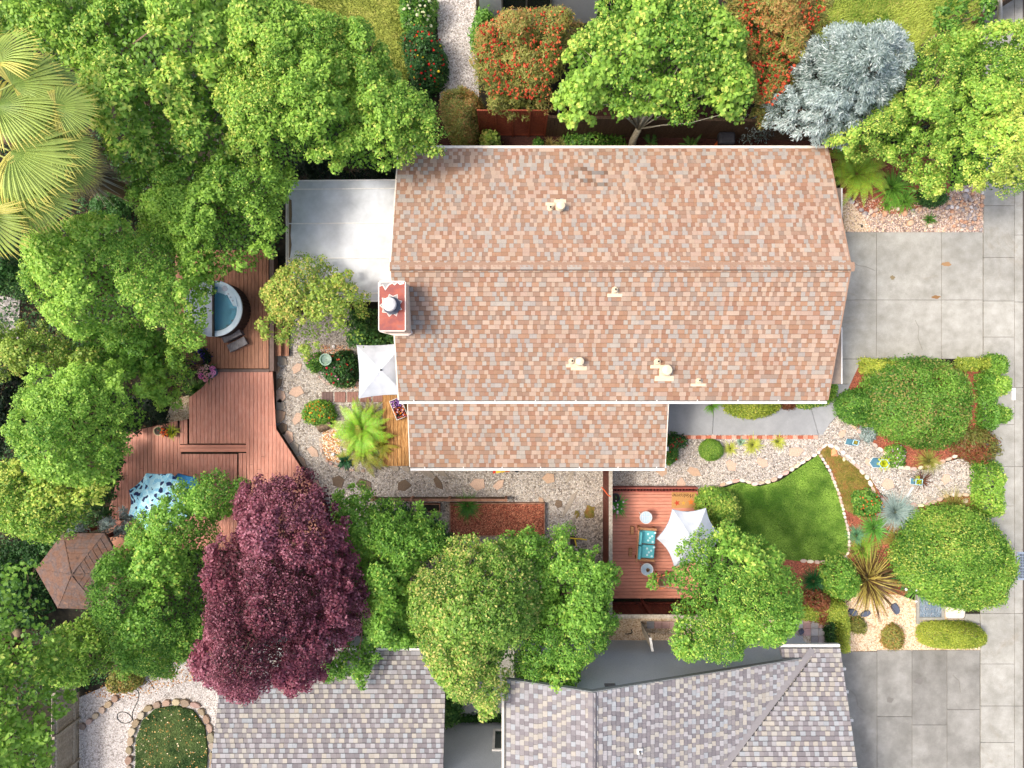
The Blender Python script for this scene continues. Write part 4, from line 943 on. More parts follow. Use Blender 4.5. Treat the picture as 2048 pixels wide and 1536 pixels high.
# dark wash stains: patched shingles on the upper slope
# chimney
def roofz(y): return HR-(abs(y-yr))*(HR-HE)/((yr-eS.y) if y < yr else (eN.y-yr))
ch = thing('chimney', 'stuccoed chimney with rust stained metal cap and white flue', 'chimney', (U(785, 612, 4.9).x, U(785, 612, 4.9).y, 0)); ch.parent = house; ch.location = ch.location-house.location
for kk in ('label', 'category'):
    del ch[kk]
HC = 5.0; cp = UP([(759, 564), (810, 564), (810, 661), (759, 661)], HC)
b = MB(); b.prism(cp, 0, HC-.03); b.build('chimney_stack', mat('chimney_stucco', [C(190, 160, 138), C(220, 194, 172), C(226, 206, 190)], 9, .9, .5), ch)
mr, nt, bs, _ = _nt('rusted_metal')
n1 = _noise(nt, 2.6, 5, .6); rp = _ramp(nt, n1.outputs[0], [C(112, 50, 46), C(126, 48, 38), C(152, 66, 40), C(122, 76, 74)], .3, .7)
nt.links.new(rp.outputs[0], bs.inputs['Base Color']); bs.inputs['Roughness'].default_value = .5
b = MB(); b.prism(UP([(757, 562), (812, 562), (812, 663), (757, 663)], HC), HC-.03, HC+.02); b.build('chimney_cap', mr, ch)
M_PEEL = mat('bare_grey_metal', [C(120, 118, 116), C(160, 156, 150)], 14, .5, .1)
M_FRAY = mat('pale_flaking_edge', [C(214, 196, 182), C(226, 212, 200)], 14, .7, .1)
def fray(cx, cy, rx, ry, n, seed, k):
    r = random.Random(seed); return [(cx+rx*(1 if i % 2 else k)*r.uniform(.88, 1.12)*math.cos(6.283*i/n), cy+ry*(1 if i % 2 else k)*r.uniform(.88, 1.12)*math.sin(6.283*i/n)) for i in range(n)]
pp = fray(783, 611, 22, 22, 18, 3, .74)
b = MB(); b.prism(UP([(783+(x-783)*1.07, 611+(y-611)*1.07) for x, y in pp], HC), HC+.02, HC+.024); b.build('flaked_paint', M_FRAY, ch)
b = MB(); b.prism(UP(pp, HC), HC+.024, HC+.028); b.build('bare_metal', M_PEEL, ch)
zz = [(759, 564)]; zb = [(759, 564)]
tp = [(808, 564), (808, 568), (800, 570), (795, 566), (789, 571), (785, 567), (778, 571), (771, 581), (765, 571), (759, 574), (759, 564)]
b = MB(); b.prism(UP(tp, HC), HC+.02, HC+.025); b.build('flaked_paint', M_FRAY, ch)
b = MB(); b.prism(UP([(805, 565), (800, 567), (795, 564.8), (789, 568), (784, 565), (777, 569), (771, 577), (766, 569), (761, 572), (761, 565)], HC), HC+.025, HC+.029); b.build('bare_metal', M_PEEL, ch)
b = MB()
for x0, y0, x1, y1 in ((757, 562, 759, 663), (757, 562, 812, 564), (810, 562, 812, 663), (757, 661, 812, 663)): b.prism(UP([(x0, y0), (x1, y0), (x1, y1), (x0, y1)], HC), HC+.021, HC+.036)
b.build('cap_rim', M_FRAY, ch)
p = U(783, 611, HC+.1); b = MB(); b.lathe((p.x, p.y, HC+.03), [(.27, 0), (.27, .05), (.22, .1), (.2, .14)], 24); b.build('flue_collar', mat('dark_lead', [C(70, 74, 84), C(96, 100, 110)], 9, .5), ch)
b = MB(); b.lathe((p.x, p.y, HC+.1), [(.17, 0), (.17, .3), (.21, .31), (.21, .34), (.17, .35)], 24); b.lathe((p.x, p.y, HC+.48), [(.17, 0), (.2, .01), (.2, .06), (.12, .11), (.02, .13)], 24)
b.build('flue', M_TRIM, ch, smooth=False)
for i in range(4):
    a = i*1.57+.4; b = MB(); b.tube([(p.x+.15*math.cos(a), p.y+.15*math.sin(a), HC+.42), (p.x+.15*math.cos(a), p.y+.15*math.sin(a), HC+.5)], .012, 5); b.build('flue_bracket', M_GUT, ch)
b = MB(); q = UP([(812, 650), (822, 658), (826, 666), (818, 672), (792, 672), (760, 664), (812, 664)], roofz(p.y-1.1)+.15)
b.prism(q, roofz(q[0][1])-.1, roofz(q[0][1])+.06); b.build('flashing', M_FRAY, ch)
# roof vents
M_VENT = mat('cream_vent_paint', [C(200, 180, 148), C(214, 198, 170)], 9, .5, .05)
M_HOLE = mat('dark_opening', [C(20, 14, 10), C(30, 22, 16)], 9, .9, 0)
def vent(px, py, r_px, flw, h_, label, pipe=True, dirn=1, group='small cream pipe vents on the terracotta roof'):
    y = U(px, py, 3.6).y; z = roofz(y); p = U(px, py, z+h_*.6); z = roofz(p.y)
    root = thing('roof_vent', label, None, Vector((p.x, p.y, z))-house.location); root.parent = house; R = S(r_px, z); sl = (HR-HE)/(yr-eS.y)*(1 if p.y < yr else -1)
    b = MB(); w2 = S(flw, z)/2; yb, yt = (p.y-R*2.2, p.y+R*.9) if sl > 0 else (p.y-R*.9, p.y+R*2.2)
    f0 = p.y-R*1.9 if sl > 0 else p.y+R*1.9; f1 = p.y-R*1.0 if sl > 0 else p.y+R*1.0; lo, hi = sorted((f0, f1))
    q = [(p.x-w2, lo), (p.x+w2, lo), (p.x+w2, hi), (p.x-w2, hi)]
    v = [(x, y_, roofz(y_)+.035) for x, y_ in q]+[(x, y_, roofz(y_)-.02) for x, y_ in q]
    b.add(v, [(0, 1, 2, 3), (0, 4, 5, 1), (1, 5, 6, 2), (2, 6, 7, 3), (3, 7, 4, 0)]); b.build('flashing', M_VENT, root)
    b = MB(); ym = (lo+hi)/2; b.add([(p.x-R*.95, ym, roofz(ym)+.04), (p.x+R*.95, ym, roofz(ym)+.04), (p.x+R*.95, p.y, z+.05), (p.x-R*.95, p.y, z+.05)], [(0, 1, 2, 3)]); b.lathe((p.x, p.y, z-.08), [(R, 0), (R*.98, .12), (R*.7, .2)], 18); b.build('vent_base', M_VENT, root, smooth=False)
    b = MB()
    if pipe:
        b.lathe((p.x, p.y, z+.05), [(R*.48, 0), (R*.42, h_), (R*.36, h_)], 14); b.build('vent_pipe', M_VENT, root); b = MB(); b.lathe((p.x, p.y, z+.052+h_), [(R*.30, 0), (R*.30, .004)], 12); b.build('vent_opening', M_HOLE, root)
    else:
        b.lathe((p.x, p.y, z+.05), [(R*.7, 0), (R*.7, h_*.6), (R*.98, h_*.62), (R, h_*.72), (R*.85, h_), (R*.2, h_*1.12)], 22); b.build('vent_hood', M_VENT, root, smooth=False)
G2 = 'large cream hooded vents on the terracotta roof'
vent(1101, 416, 7, 18, .18, 'small cream pipe vent left of its hooded twin on the upper slope', group=None)
vent(1121, 413, 9.5, 24, .3, 'cream hooded vent on the upper slope of the terracotta roof', False, group=None)
vent(1231, 579, 7, 30, .16, 'cream pipe vent alone just below the ridge', group=None)
vent(1144, 722, 6.5, 22, .22, 'cream pipe vent left of a hooded vent on the lower slope', group=None)
vent(1159, 723, 9, 32, .3, 'cream hooded vent with white flashing right beside a pipe vent', False, group=None)
vent(1316, 723, 7, 26, .22, 'cream pipe vent above the biggest hooded vent', group=None)
vent(1332, 740, 11.5, 38, .32, 'biggest cream hooded vent near the lower gutter', False, group=None)
vent(1398, 761, 6, 30, .14, 'rightmost cream pipe vent just above the lower gutter', group=None)

# patio cover
pc = thing('patio_cover', 'white metal patio cover attached to the left end of the house', 'patio cover', U(690, 480)); HP = 2.45
mpc = mat('stained_white_metal', [C(170, 172, 171), C(186, 188, 188), C(198, 200, 202)], 1.1, .55, .1, big=(3.5, .93, 1.03), fine=.03)
seams = [362, 379, 447.5, 517, 587, 603]
xr2 = xw+.3
for a, bb in zip(seams, seams[1:]):
    b = MB(); p0 = U(578, a+.7, HP); p1 = U(578, bb-.7, HP); b.add([(p0.x, p0.y, HP), (xr2, p0.y, HP+.12), (xr2, p1.y, HP+.12), (p0.x, p1.y, HP), (p0.x, p0.y, HP-.05), (xr2, p0.y, HP+.07), (xr2, p1.y, HP+.07), (p0.x, p1.y, HP-.05)], [(0, 3, 2, 1), (4, 5, 6, 7), (0, 1, 5, 4), (1, 2, 6, 5), (2, 3, 7, 6), (3, 0, 4, 7)]); b.build('roof_panel', mpc, pc)
for s_ in seams:
    b = MB(); p0 = U(578, s_, HP); b.obox(((p0.x+xr2)/2, p0.y, HP+.075), (xr2-p0.x, .035, .05), tilt=('Y', -math.atan2(.12, xr2-p0.x))); b.build('seam_rib', M_TRIM, pc)
b = MB(); p0 = U(571.5, 360, HP); p1 = U(577.5, 605, HP); b.box(p0.x, p1.y, HP-.12, p0.x+.03, p0.y, HP); b.box(p0.x+.031, p1.y, HP-.12, p1.x, p0.y, HP-.06); gto = b.build('gutter', M_CREAM, pc)
b = MB(); b.prism(UP([(578.2, 398), (583, 400), (584, 430), (581, 470), (583, 490), (579, 520), (578.2, 520)], HP+.01), HP-.01, HP+.016); b.build('leaf_debris', mat('brown_leaf_debris', [C(90, 74, 52), C(130, 110, 84)], 30, .95, .6), pc, kind='stuff')
b = MB()
for px_ in (590, 680, 755): q = U(px_, 603, HP); b.box(q.x-.05, q.y, 0, q.x+.05, q.y+.1, HP-.06); q = U(px_, 366, HP); b.box(q.x-.05, q.y-.1, 0, q.x+.05, q.y, HP-.06)
b.build('post', M_REDW, pc)

# ------------------------------------------------------------------ grey roofed house along the bottom
gh = thing('house', 'grey shingle roofed house along the bottom with a grey stucco gable wall', 'house', U(1200, 1500))
ye = U(1600, 1297, 2.5).y; sl = .34
zr = 5.2; xg = U(1185, 1385, zr).x; yg = U(1185, 1385, zr).y; xE = xg+(zr-2.5)/sl; zw = 4.3; xW = xg-(zr-zw)/sl
yb = -19.5
b = MB(); roofs = []
# east slope: u runs along +y? eave at xE
Oe = Vector((xE, yg, 2.5)); Ue = Vector((0, 1, 0)); 
def yv(x): # valley y on plan for a given x (north slope right section meets east slope)
    return ye-((zr-sl*(x-xg))-2.5)/sl
Ve = Vector((-1, 0, sl)); Le = Ve.length
Oe2 = Vector((xE, yb, 2.5)); lenY = yg-yb
# polygon in (u from yb upwards, v slope distance): east slope region lies north of valley
def uv_e(x, y): return (y-yb, (xE-x)*Le)
xv = xE-(ye-yb)  # x where valley meets yb (45 degrees)
pe = [uv_e(xE, min(yg, ye)), uv_e(xv, yb), uv_e(xg, yb), uv_e(xg, yg), uv_e(xE, yg)]
plane_slab(b, Oe2, Ue, Ve, pe, .14, C(110, 108, 108))
Ow = Vector((xW, yg, zw)); Uw = Vector((0, -1, 0)); Vw = Vector((1, 0, sl)); pw = [(0, 0), (yg-yb, 0), (yg-yb, (xg-xW)*Vw.length), (0, (xg-xW)*Vw.length)]
plane_slab(b, Ow, Uw, Vw, pw, .14, C(110, 108, 108))
# north slope, right section
xR = U(1680, 1300, 2.5).x; xL4 = U(1562, 1300, 2.5).x; On = Vector((xR, ye, 2.5)); Un = Vector((-1, 0, 0)); Vn = Vector((0, -1, sl)); Ln = Vn.length
pn = [(0, 0), (xR-xL4, 0), (xR-xL4, .25), (xR-xE, .3), (xR-xv, (ye-yb)*Ln), (0, (ye-yb)*Ln)]
pn_s = [(0, 0), (xR-xL4, 0), (xR-xL4, .3), (xR-xE, .3), (xR-xv, (ye-yb)*Ln), (0, (ye-yb)*Ln)]
plane_slab(b, On, Un, Vn, pn, .14, C(110, 108, 108))
groof = b.build('roof', PAINT, gh)
pk2 = lambda P: P.z > 4.35 and P.y > -14.6
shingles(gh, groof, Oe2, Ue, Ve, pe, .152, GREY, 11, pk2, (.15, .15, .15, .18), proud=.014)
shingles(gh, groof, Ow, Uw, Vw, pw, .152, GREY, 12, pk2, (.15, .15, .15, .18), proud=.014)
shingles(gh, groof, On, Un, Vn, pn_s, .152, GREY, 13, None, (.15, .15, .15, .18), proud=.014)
m = MB()
kv = .075; m.add([(xE-kv, ye+kv, 2.545), (xv-kv, yb+kv, zr-sl*(xv-xg)+.05), (xv+kv, yb-kv, zr-sl*(xv-xg)+.05), (xE+kv, ye-kv, 2.56)], [(0, 1, 2, 3)], C(130, 125, 124)); m.build('valley_strip', PAINT, gh)
for i in range(34):
    y0 = yg-.01-i*.19; m = MB(); cc = GREY[1][(i*3) % 4]; m.add([(xg-.14, y0, zr-.14*sl+.03), (xg, y0, zr+.045), (xg+.14, y0, zr-.14*sl+.03), (xg-.14, y0-.21, zr-.14*sl+.045), (xg, y0-.21, zr+.062), (xg+.14, y0-.21, zr-.14*sl+.045), (xg-.14, y0-.21, zr-.14*sl+.02), (xg+.14, y0-.21, zr-.14*sl+.02)], [(0, 3, 4, 1), (1, 4, 5, 2), (3, 6, 7, 5, 4)], cc); m.build('ridge_cap', SHING, groof)
# walls
yw = U(1300, 1280, 0).y
b = MB(); zwl = zw-.16; x0, x1 = xW+.25, xE-.3
wpts = [(x0, yw, 0), (x1, yw, 0), (x1, yw, 2.4), (xg, yw, zr-.17), (x0, yw, zr-.17-sl*(xg-x0))]
b.add(wpts+[(x, yw-.2, z) for x, _, z in wpts], [(4, 3, 2, 1, 0), (5, 6, 7, 8, 9), (0, 1, 6, 5), (1, 2, 7, 6), (2, 3, 8, 7), (3, 4, 9, 8), (4, 0, 5, 9)])
b.box(x0, yb, 0, x0+.2, yw-.2, zwl-.1); b.box(x1, yb, 0, xR-.5, ye-.4, 2.3); b.build('wall', M_GSTUC, gh)
q = U(1222, 1370, 4.2); b = MB(); q = Vector((U(1222, 1370, 4.15).x, yw, 3.95)); b.box(q.x-.18, yw+.001, 3.84, q.x+.18, yw+.02, 4.06); vt = b.build('attic_vent', mat('vent_grey', [C(100, 102, 102), C(112, 114, 114)], 9, .8), gh)
for i in range(4): b = MB(); b.box(q.x-.16, yw+.021, 3.86+i*.05, q.x+.16, yw+.035, 3.88+i*.05); b.build('slat', M_GUT, vt)
def rakeb(xa, za, xb_, zb_, y):
    m = MB(); m.add([(xa, y, za-.16), (xb_, y, zb_-.16), (xb_, y, zb_+.01), (xa, y, za+.01), (xa, y+.03, za-.16), (xb_, y+.03, zb_-.16), (xb_, y+.03, zb_+.01), (xa, y+.03, za+.01)], [(0, 1, 2, 3), (7, 6, 5, 4), (0, 4, 5, 1), (1, 5, 6, 2), (2, 6, 7, 3), (3, 7, 4, 0)]); m.build('rake_board', mat('grey_rake', [C(110, 112, 110), C(128, 130, 128)], 9, .8), gh)
rakeb(xW, zw, xg, zr, yg+.002); rakeb(xg, zr, xE, 2.5, yg+.002)
m = MB(); m.box(xL4, ye+.05, 2.36, xR, ye+.14, 2.5); m.build('gutter', M_TRIM, gh); m = MB(); m.box(xL4, ye, 2.36, xR, ye+.048, 2.44); m.build('gutter_floor', M_GUT, gh)
m = MB(); m.box(xW-.16, yb, zw-.13, xW-.08, yg, zw-.01); m.build('gutter', M_CREAM, gh); m = MB(); m.box(xW-.078, yb, zw-.13, xW, yg, zw-.07); m.build('gutter_floor', M_GUT, gh)
for px_, py_, h_ in ((1688.5, 1338, 2.2), (1694, 1384, 2.2), (1703.5, 1441, 2.3)):
    q = U(px_, py_, h_); m = MB(); m.box(xR-.3, q.y-.05, h_-.14, q.x+.06, q.y+.05, h_); m.build('eave_light', M_TRIM, gh)
q = U(1280, 1505, 5.1); zq = zr-sl*(q.x-xg); q = U(1280, 1505, zq+.1); m = MB(); m.box(q.x-.09, q.y-.09, zq-.02, q.x+.09, q.y+.09, zq+.05); rv = m.build('pipe_flashing', M_TRIM, gh); m = MB(); m.lathe((q.x, q.y, zq+.04), [(.035, 0), (.035, .22)], 10); m.build('vent_pipe', M_GUT, gh)
# left part of that house
HL = 2.5; yl = U(700, 1302, HL).y; xa = U(433, 1380, 3.1).x; xb = U(889, 1400, 3.1).x
Ol = Vector((xb, yl, HL)); vl = Vector((0, -1, .30)); pll = [(0, 0), (xb-xa, 0), (xb-xa, (yl-yb)*vl.length), (0, (yl-yb)*vl.length)]
gl = thing('house', 'grey shingle roofed house wing at the bottom under the purple tree', 'house', ((xa+xb)/2, yl-2, 0))
b = MB(); plane_slab(b, Ol, (-1, 0, 0), vl, pll, .14, C(110, 108, 108)); lr = b.build('roof', PAINT, gl)
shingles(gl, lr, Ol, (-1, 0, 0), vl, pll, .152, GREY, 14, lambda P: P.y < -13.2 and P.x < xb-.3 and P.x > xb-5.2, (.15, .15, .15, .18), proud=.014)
b = MB(); b.box(xa+.4, yb, 0, xb-.3, yl-.4, 2.4); b.build('wall', M_GSTUC, gl)
b = MB(); b.box(xa, yl+.01, HL-.16, xb, yl+.1, HL); b.build('gutter', M_TRIM, gl)
# courtyard wall with window
cw = thing('courtyard_wall', 'grey stucco wall with a white framed window between the two grey roofs', 'wall', U(946, 1445))
yc = U(946, 1445, 0).y; b = MB(); b.box(xb-.4, yc-.2, 0, xW+.2, yc, 3.6); b.build('wall_face', M_GSTUC, cw)
wx0, wx1 = U(985, 1480, 1.3).x, U(1030, 1480, 1.3).x
b = MB(); z0, z1 = .57, 2.05; b.box(wx0, yc+.001, z0, wx0+.09, yc+.06, z1); b.box(wx1-.09, yc+.001, z0, wx1, yc+.06, z1); b.box(wx0+.091, yc+.001, z0, wx1-.091, yc+.06, z0+.09); b.box(wx0+.091, yc+.001, z1-.09, wx1-.091, yc+.06, z1); wf = b.build('window', M_TRIM, cw)
b = MB(); b.box(wx0+.091, yc+.001, z0+.091, wx1-.091, yc+.02, z1-.091); b.build('pane', M_GLASS, wf)
cells = [(880, 1360, 1030, 1434)]
slabs('courtyard_floor', '', cells, .05, M_WALK, loc=(U(950, 1400)))
slabs('side_patio_floor', '', [(990, 1285, 1090, 1420)], .03, M_CONC, loc=(U(1030, 1340)))
# neighbour house at the top
th_ = thing('house', 'white walled house corner with dark window at the top edge', 'house', U(1050, -20))
b = MB(); y0 = U(1050, 46, 0).y; xa_, xb_ = U(962, 40).x, U(1190, 40).x; b.box(xa_, y0, 0, xb_, y0+6, 3.2); b.build('wall', mat('pale_stucco', [C(196, 198, 202), C(212, 214, 218)], 30, .9, .3), th_)
wx0, wx1 = U(1003, 10, 1.2).x, U(1103, 10, 1.2).x
b = MB(); b.box(wx0, y0-.05, .9, wx1, y0-.001, 1.0); b.box(wx0, y0-.05, 1.0, wx0+.06, y0-.001, 2.2); b.box(wx1-.06, y0-.05, 1.0, wx1, y0-.001, 2.2); b.box((wx0+wx1)/2-.03, y0-.05, 1.0, (wx0+wx1)/2+.03, y0-.001, 2.2); wf = b.build('window', M_GUT, th_)
b = MB(); b.box(wx0+.061, y0-.02, 1.0, (wx0+wx1)/2-.031, y0-.001, 2.2); b.box((wx0+wx1)/2+.031, y0-.02, 1.0, wx1-.061, y0-.001, 2.2); b.build('pane', M_GLASS, wf)

# ------------------------------------------------------------------ gazebo
HG = 2.35; gv = [(126, 1066), (209, 1066), (254, 1143), (201, 1219), (116, 1216), (72, 1138)]
gc = U(163, 1141, HG); gz = thing('gazebo', 'hexagonal gazebo with worn brown shingle roof in the shade', 'gazebo', (gc.x, gc.y, 0))
M_GZ = mat('worn_brown_shingle', [C(84, 66, 58), C(116, 86, 70), C(98, 84, 80), C(140, 106, 86)], 3.2, .9, .4, big=(14, .8, 1.12), fine=.2)
ap = Vector((gc.x, gc.y, HG+.55)); W6 = [Vector((*p_, HG)) for p_ in UP(gv, HG)]
for i in range(6):
    a, c_ = W6[i], W6[(i+1) % 6]; b = MB(); b.add([a, c_, ap, a-Vector((0, 0, .1)), c_-Vector((0, 0, .1)), ap-Vector((0, 0, .1))], [(0, 2, 1), (3, 4, 5), (0, 1, 4, 3)]); fp = b.build('roof_panel', M_GZ, gz)
    for k in range(1, 8):   # courses of shingles as stepped strips
        t = k/8.0; t2 = t-.125; A0 = a.lerp(ap, t2); B0 = c_.lerp(ap, t2); A1 = a.lerp(ap, t+.01); B1 = c_.lerp(ap, t+.01); up = Vector((0, 0, .018))
        m = MB(); nn = max(2, int((B0-A0).length/.3))
        for j in range(nn):
            s0, s1 = j/nn+.004, (j+1)/nn-.004; P0, P1, P2, P3 = A0.lerp(B0, s0), A0.lerp(B0, s1), A1.lerp(B1, s1), A1.lerp(B1, s0)
            m = MB(); m.add([P0+up, P1+up, P2+Vector((0, 0, .004)), P3+Vector((0, 0, .004)), P0, P1], [(0, 3, 2, 1), (4, 0, 1, 5)]); m.build('shingle', M_GZ, fp)
    b = MB(); b.tube([a+Vector((0, 0, .0)), ap+Vector((0, 0, .01))], .022, 5); b.build('hip_cap', M_GZ, gz)
    pz = a.lerp(Vector((gc.x, gc.y, HG)), .14); b = MB(); b.box(pz.x-.06, pz.y-.06, 0, pz.x+.06, pz.y+.06, HG-.02); b.build('post', M_REDW, gz)
b = MB(); b.prism([(v_.x*.8+gc.x*.2, v_.y*.8+gc.y*.2) for v_ in W6], 0, .15); b.build('floor', M_DECKB, gz)

# ------------------------------------------------------------------ fences
def fence(name, label, a, c_, h, m, cap=None, bw=.14, side=0, posts=3, capw=.1, group=None, cat='fence', face='board'):
    a = Vector((*a, 0)) if len(a) == 2 else Vector(a); c_ = Vector((*c_, 0)); d = c_-a; L = d.length; ang = math.atan2(d.y, d.x); u = d/L; nrm = Vector((-u.y, u.x, 0))
    root = thing(name, label, cat, ((a.x+c_.x)/2, (a.y+c_.y)/2, 0), group); k = int(L/bw); r = random.Random(int(L*100))
    for i in range(k):
        p = a+u*(bw*(i+.5)); b = MB(); b.obox((p.x, p.y, h/2+.02), (bw-.012, .022, h-.04-r.uniform(0, .02)), ang); b.build(face, m, root)
    for z in (.3, h-.25):
        b = MB(); q = (a+c_)/2+nrm*.04; b.obox((q.x, q.y, z), (L, .05, .09), ang); b.build('rail', m, root)
    for i in range(posts):
        p = a+u*(L*i/max(1, posts-1)); p = p+nrm*.075; b = MB(); b.obox((p.x, p.y, h/2), (.09, .09, h), ang); b.build('post', m, root)
    if cap: b = MB(); q = (a+c_)/2+nrm*.03; b.obox((q.x, q.y, h+.015), (L+.1, capw, .035), ang); b.build('cap', cap, root)
    return root
def g2(px, py): v_ = U(px, py, 0); return (v_.x, v_.y)
fence('fence', 'dark red board fence with grey cap on the left of the front deck', g2(1206, 925), g2(1206, 1203), 1.8, M_REDW, M_GREYW, side=-1, posts=4, capw=.13)
fence('fence', 'dark red board fence below the front deck', g2(1214, 1203), g2(1420, 1203), 1.75, M_REDW, M_GREYW, posts=4, capw=.14)
fence('fence', 'mossy dark board fence behind the upper side of the house', g2(1090, 272), g2(1660, 282), 1.8, M_DKW, M_DKW, posts=8)
fence('fence', 'weathered grey board fence leaning by the white gravel', g2(158, 1352), g2(155, 1600), 1.55, M_GREYW, None, bw=.12, posts=4)
fence('fence', 'brown board fence at the top right corner', g2(1945, 50), g2(2090, -40), 1.7, M_DKW, None, posts=3)
# lattice
la = thing('lattice_screen', 'row of four red brown lattice panels behind the house', 'lattice', (U(1025, 272).x, U(1025, 272).y, 0)); y_ = U(1000, 272).y; x0 = U(962, 272).x; x1 = U(1089, 272).x; w4 = (x1-x0)/4
M_LAT = mat('red_brown_lattice', [C(120, 54, 32), C(160, 78, 48)], 8, .7, .2, objvar=.1)
for i in range(5): b = MB(); b.box(x0+i*w4-.03, y_-.03, 0, x0+i*w4+.03, y_+.03, 2.5); b.build('post', M_LAT, la)
for i in range(4):
    xa_, xb_ = x0+i*w4+.032, x0+(i+1)*w4-.032; b = MB(); b.box(xa_, y_-.02, 2.4, xb_, y_+.02, 2.48); b.box(xa_, y_-.02, .1, xb_, y_+.02, .18); pnl = b.build('lattice_panel', M_LAT, la)
    m = MB(); k = 13; H_ = 2.22; Wp = xb_-xa_
    for sgn in (1, -1):
        off = -H_
        while off < Wp:
            xs = xa_+off if sgn > 0 else xa_+off+H_; xe_ = xs+sgn*H_
            # clip the strip to the panel
            t0, t1 = 0.0, 1.0
            if xe_ != xs:
                ta = (xa_-xs)/(xe_-xs); tb = (xb_-xs)/(xe_-xs); t0 = max(0, min(ta, tb)); t1 = min(1, max(ta, tb))
            if t1 > t0+.01:
                A_ = (xs+(xe_-xs)*t0, .18+H_*t0); B_ = (xs+(xe_-xs)*t1, .18+H_*t1); yy = y_+(.004 if sgn > 0 else -.004)
                m.add([(A_[0]-.016, yy, A_[1]), (A_[0]+.016, yy, A_[1]), (B_[0]+.016, yy, B_[1]), (B_[0]-.016, yy, B_[1]), (A_[0]-.016, yy+.006*sgn, A_[1]), (A_[0]+.016, yy+.006*sgn, A_[1]), (B_[0]+.016, yy+.006*sgn, B_[1]), (B_[0]-.016, yy+.006*sgn, B_[1])], [(0, 1, 2, 3), (7, 6, 5, 4), (0, 3, 7, 4), (1, 5, 6, 2)])
            off += .085
    m.build('lath', M_LAT, pnl, kind='stuff')
# low rail along the veg bed
rl = thing('rail_fence', 'low brown timber rail between the gravel path and the vegetable beds', 'fence', U(920, 1000)); M_RAIL = mat('brown_rail_wood', [C(110, 74, 54), C(150, 108, 84), C(176, 136, 110)], 6, .75, .3, objvar=.1)
for x0_, x1_ in ((744, 897), (899, 1014)):
    b = MB(); b.prism(UP([(x0_, 998), (x1_, 998), (x1_, 1002.5), (x0_, 1002.5)], .55), .5, .58); b.build('rail', M_RAIL, rl); b = MB(); b.prism(UP([(x0_, 996), (x1_, 996), (x1_, 998), (x0_, 998)], .3), .05, .3); b.build('board', M_DKW, rl)
for x_ in (744, 822, 898, 1012): b = MB(); b.prism(UP([(x_-2.5, 997), (x_+2.5, 997), (x_+2.5, 1003), (x_-2.5, 1003)], .6), 0, .64); b.build('post', M_RAIL, rl)
# raised beds
def rbed(name, label, px, h, fill, m=M_RAIL, w_=2.2):
    x0_, y0_, x1_, y1_ = px; root = thing(name, label, 'planting bed', U((x0_+x1_)/2, (y0_+y1_)/2)); 
    for q in ((x0_, y0_, x1_, y0_+w_), (x0_, y1_-w_, x1_, y1_), (x0_, y0_+w_, x0_+w_, y1_-w_), (x1_-w_, y0_+w_, x1_, y1_-w_)):
        b = MB(); b.prism(UP([(q[0], q[1]), (q[2], q[1]), (q[2], q[3]), (q[0], q[3])], h), 0, h); b.build('side_board', m, root)
    b = MB(); b.prism(UP([(x0_+w_, y0_+w_), (x1_-w_, y0_+w_), (x1_-w_, y1_-w_), (x0_+w_, y1_-w_)], h-.05), 0, h-.05); b.build('soil', fill, root); return root
bedo = rbed('raised_bed', 'timber edged bed filled with red bark mulch', (899, 1006, 1090, 1073), .25, M_MULCH)
pebbles('bark_chips', [(902, 1009), (1087, 1009), (1087, 1070), (902, 1070)], 5000, .2, CH, .015, .04, 36, parent=bedo)
rbed('planting_box', 'small timber frame planter beside the mulch bed', (845, 1008, 880, 1024), .3, M_SOIL, w_=1.6)
# open grey gate by the stucco wall
gt = thing('gate', 'open weathered grey gate standing beside the stucco wall', 'gate', U(1284, 1260)); a = U(1281, 1242, 0); c_ = U(1285, 1265, 0); d = (c_-a); u = d.normalized(); ang = math.atan2(u.y, u.x); L = d.length
for i in range(3):
    p = a+u*(L*(i+.5)/3); b = MB(); b.obox((p.x, p.y, .9), (L/3-.01, .025, 1.7), ang); b.build('board', M_GREYW, gt)
for z_ in (.3, 1.5): p = a+u*L/2; b = MB(); b.obox((p.x+.03, p.y, z_), (L, .04, .09), ang); b.build('rail', M_GREYW, gt)
b = MB(); p = a+u*L/2; b.obox((p.x+.015, p.y, 1.78), (L+.04, .08, .04), ang); b.build('cap', M_TRIM, gt)
# neighbour board steps / low border by path
for (x_, ya, yb_, l) in ((862, 18, 75, 'thin white metal post strip left of the top gravel path'), (948, 5, 60, 'thin timber edging right of the top gravel path')):
    b = MB(); b.prism(UP([(x_, ya), (x_+2.5, ya), (x_+4.5, yb_), (x_+2, yb_)], .15), 0, .16); tag(b.build('edging_board', M_GREYW), l, 'edging')
# ------------------------------------------------------------------ hot tub and its step
M_TUBS = mat('tub_side_panel', [C(44, 32, 28), C(62, 48, 42)], 6, .6, .1)
M_SHELL = mat('pearl_acrylic', [C(206, 222, 228), C(224, 234, 238)], 3, .3, .02)
M_COVER = mat('grey_vinyl_cover', [C(170, 172, 180), C(196, 198, 206)], 3, .45, .1)
def clear_mat(name, tint, body, k, rough=.05):
    m, nt, b_, out = _nt(name); b_.inputs['Base Color'].default_value = (*body, 1); b_.inputs['Roughness'].default_value = rough; b_.inputs['Specular IOR Level'].default_value = .6
    t = nt.nodes.new('ShaderNodeBsdfTransparent'); t.inputs[0].default_value = (*tint, 1); x = nt.nodes.new('ShaderNodeMixShader'); x.inputs[0].default_value = k
    nt.links.new(t.outputs[0], x.inputs[1]); nt.links.new(b_.outputs[0], x.inputs[2]); nt.links.new(x.outputs[0], out.inputs[0]); _bump(nt, b_, _noise(nt, 9, 3).outputs[0], .2, .02); return m
M_WATER = clear_mat('tub_water', (.74, .92, .97), (.30, .60, .70), .3)
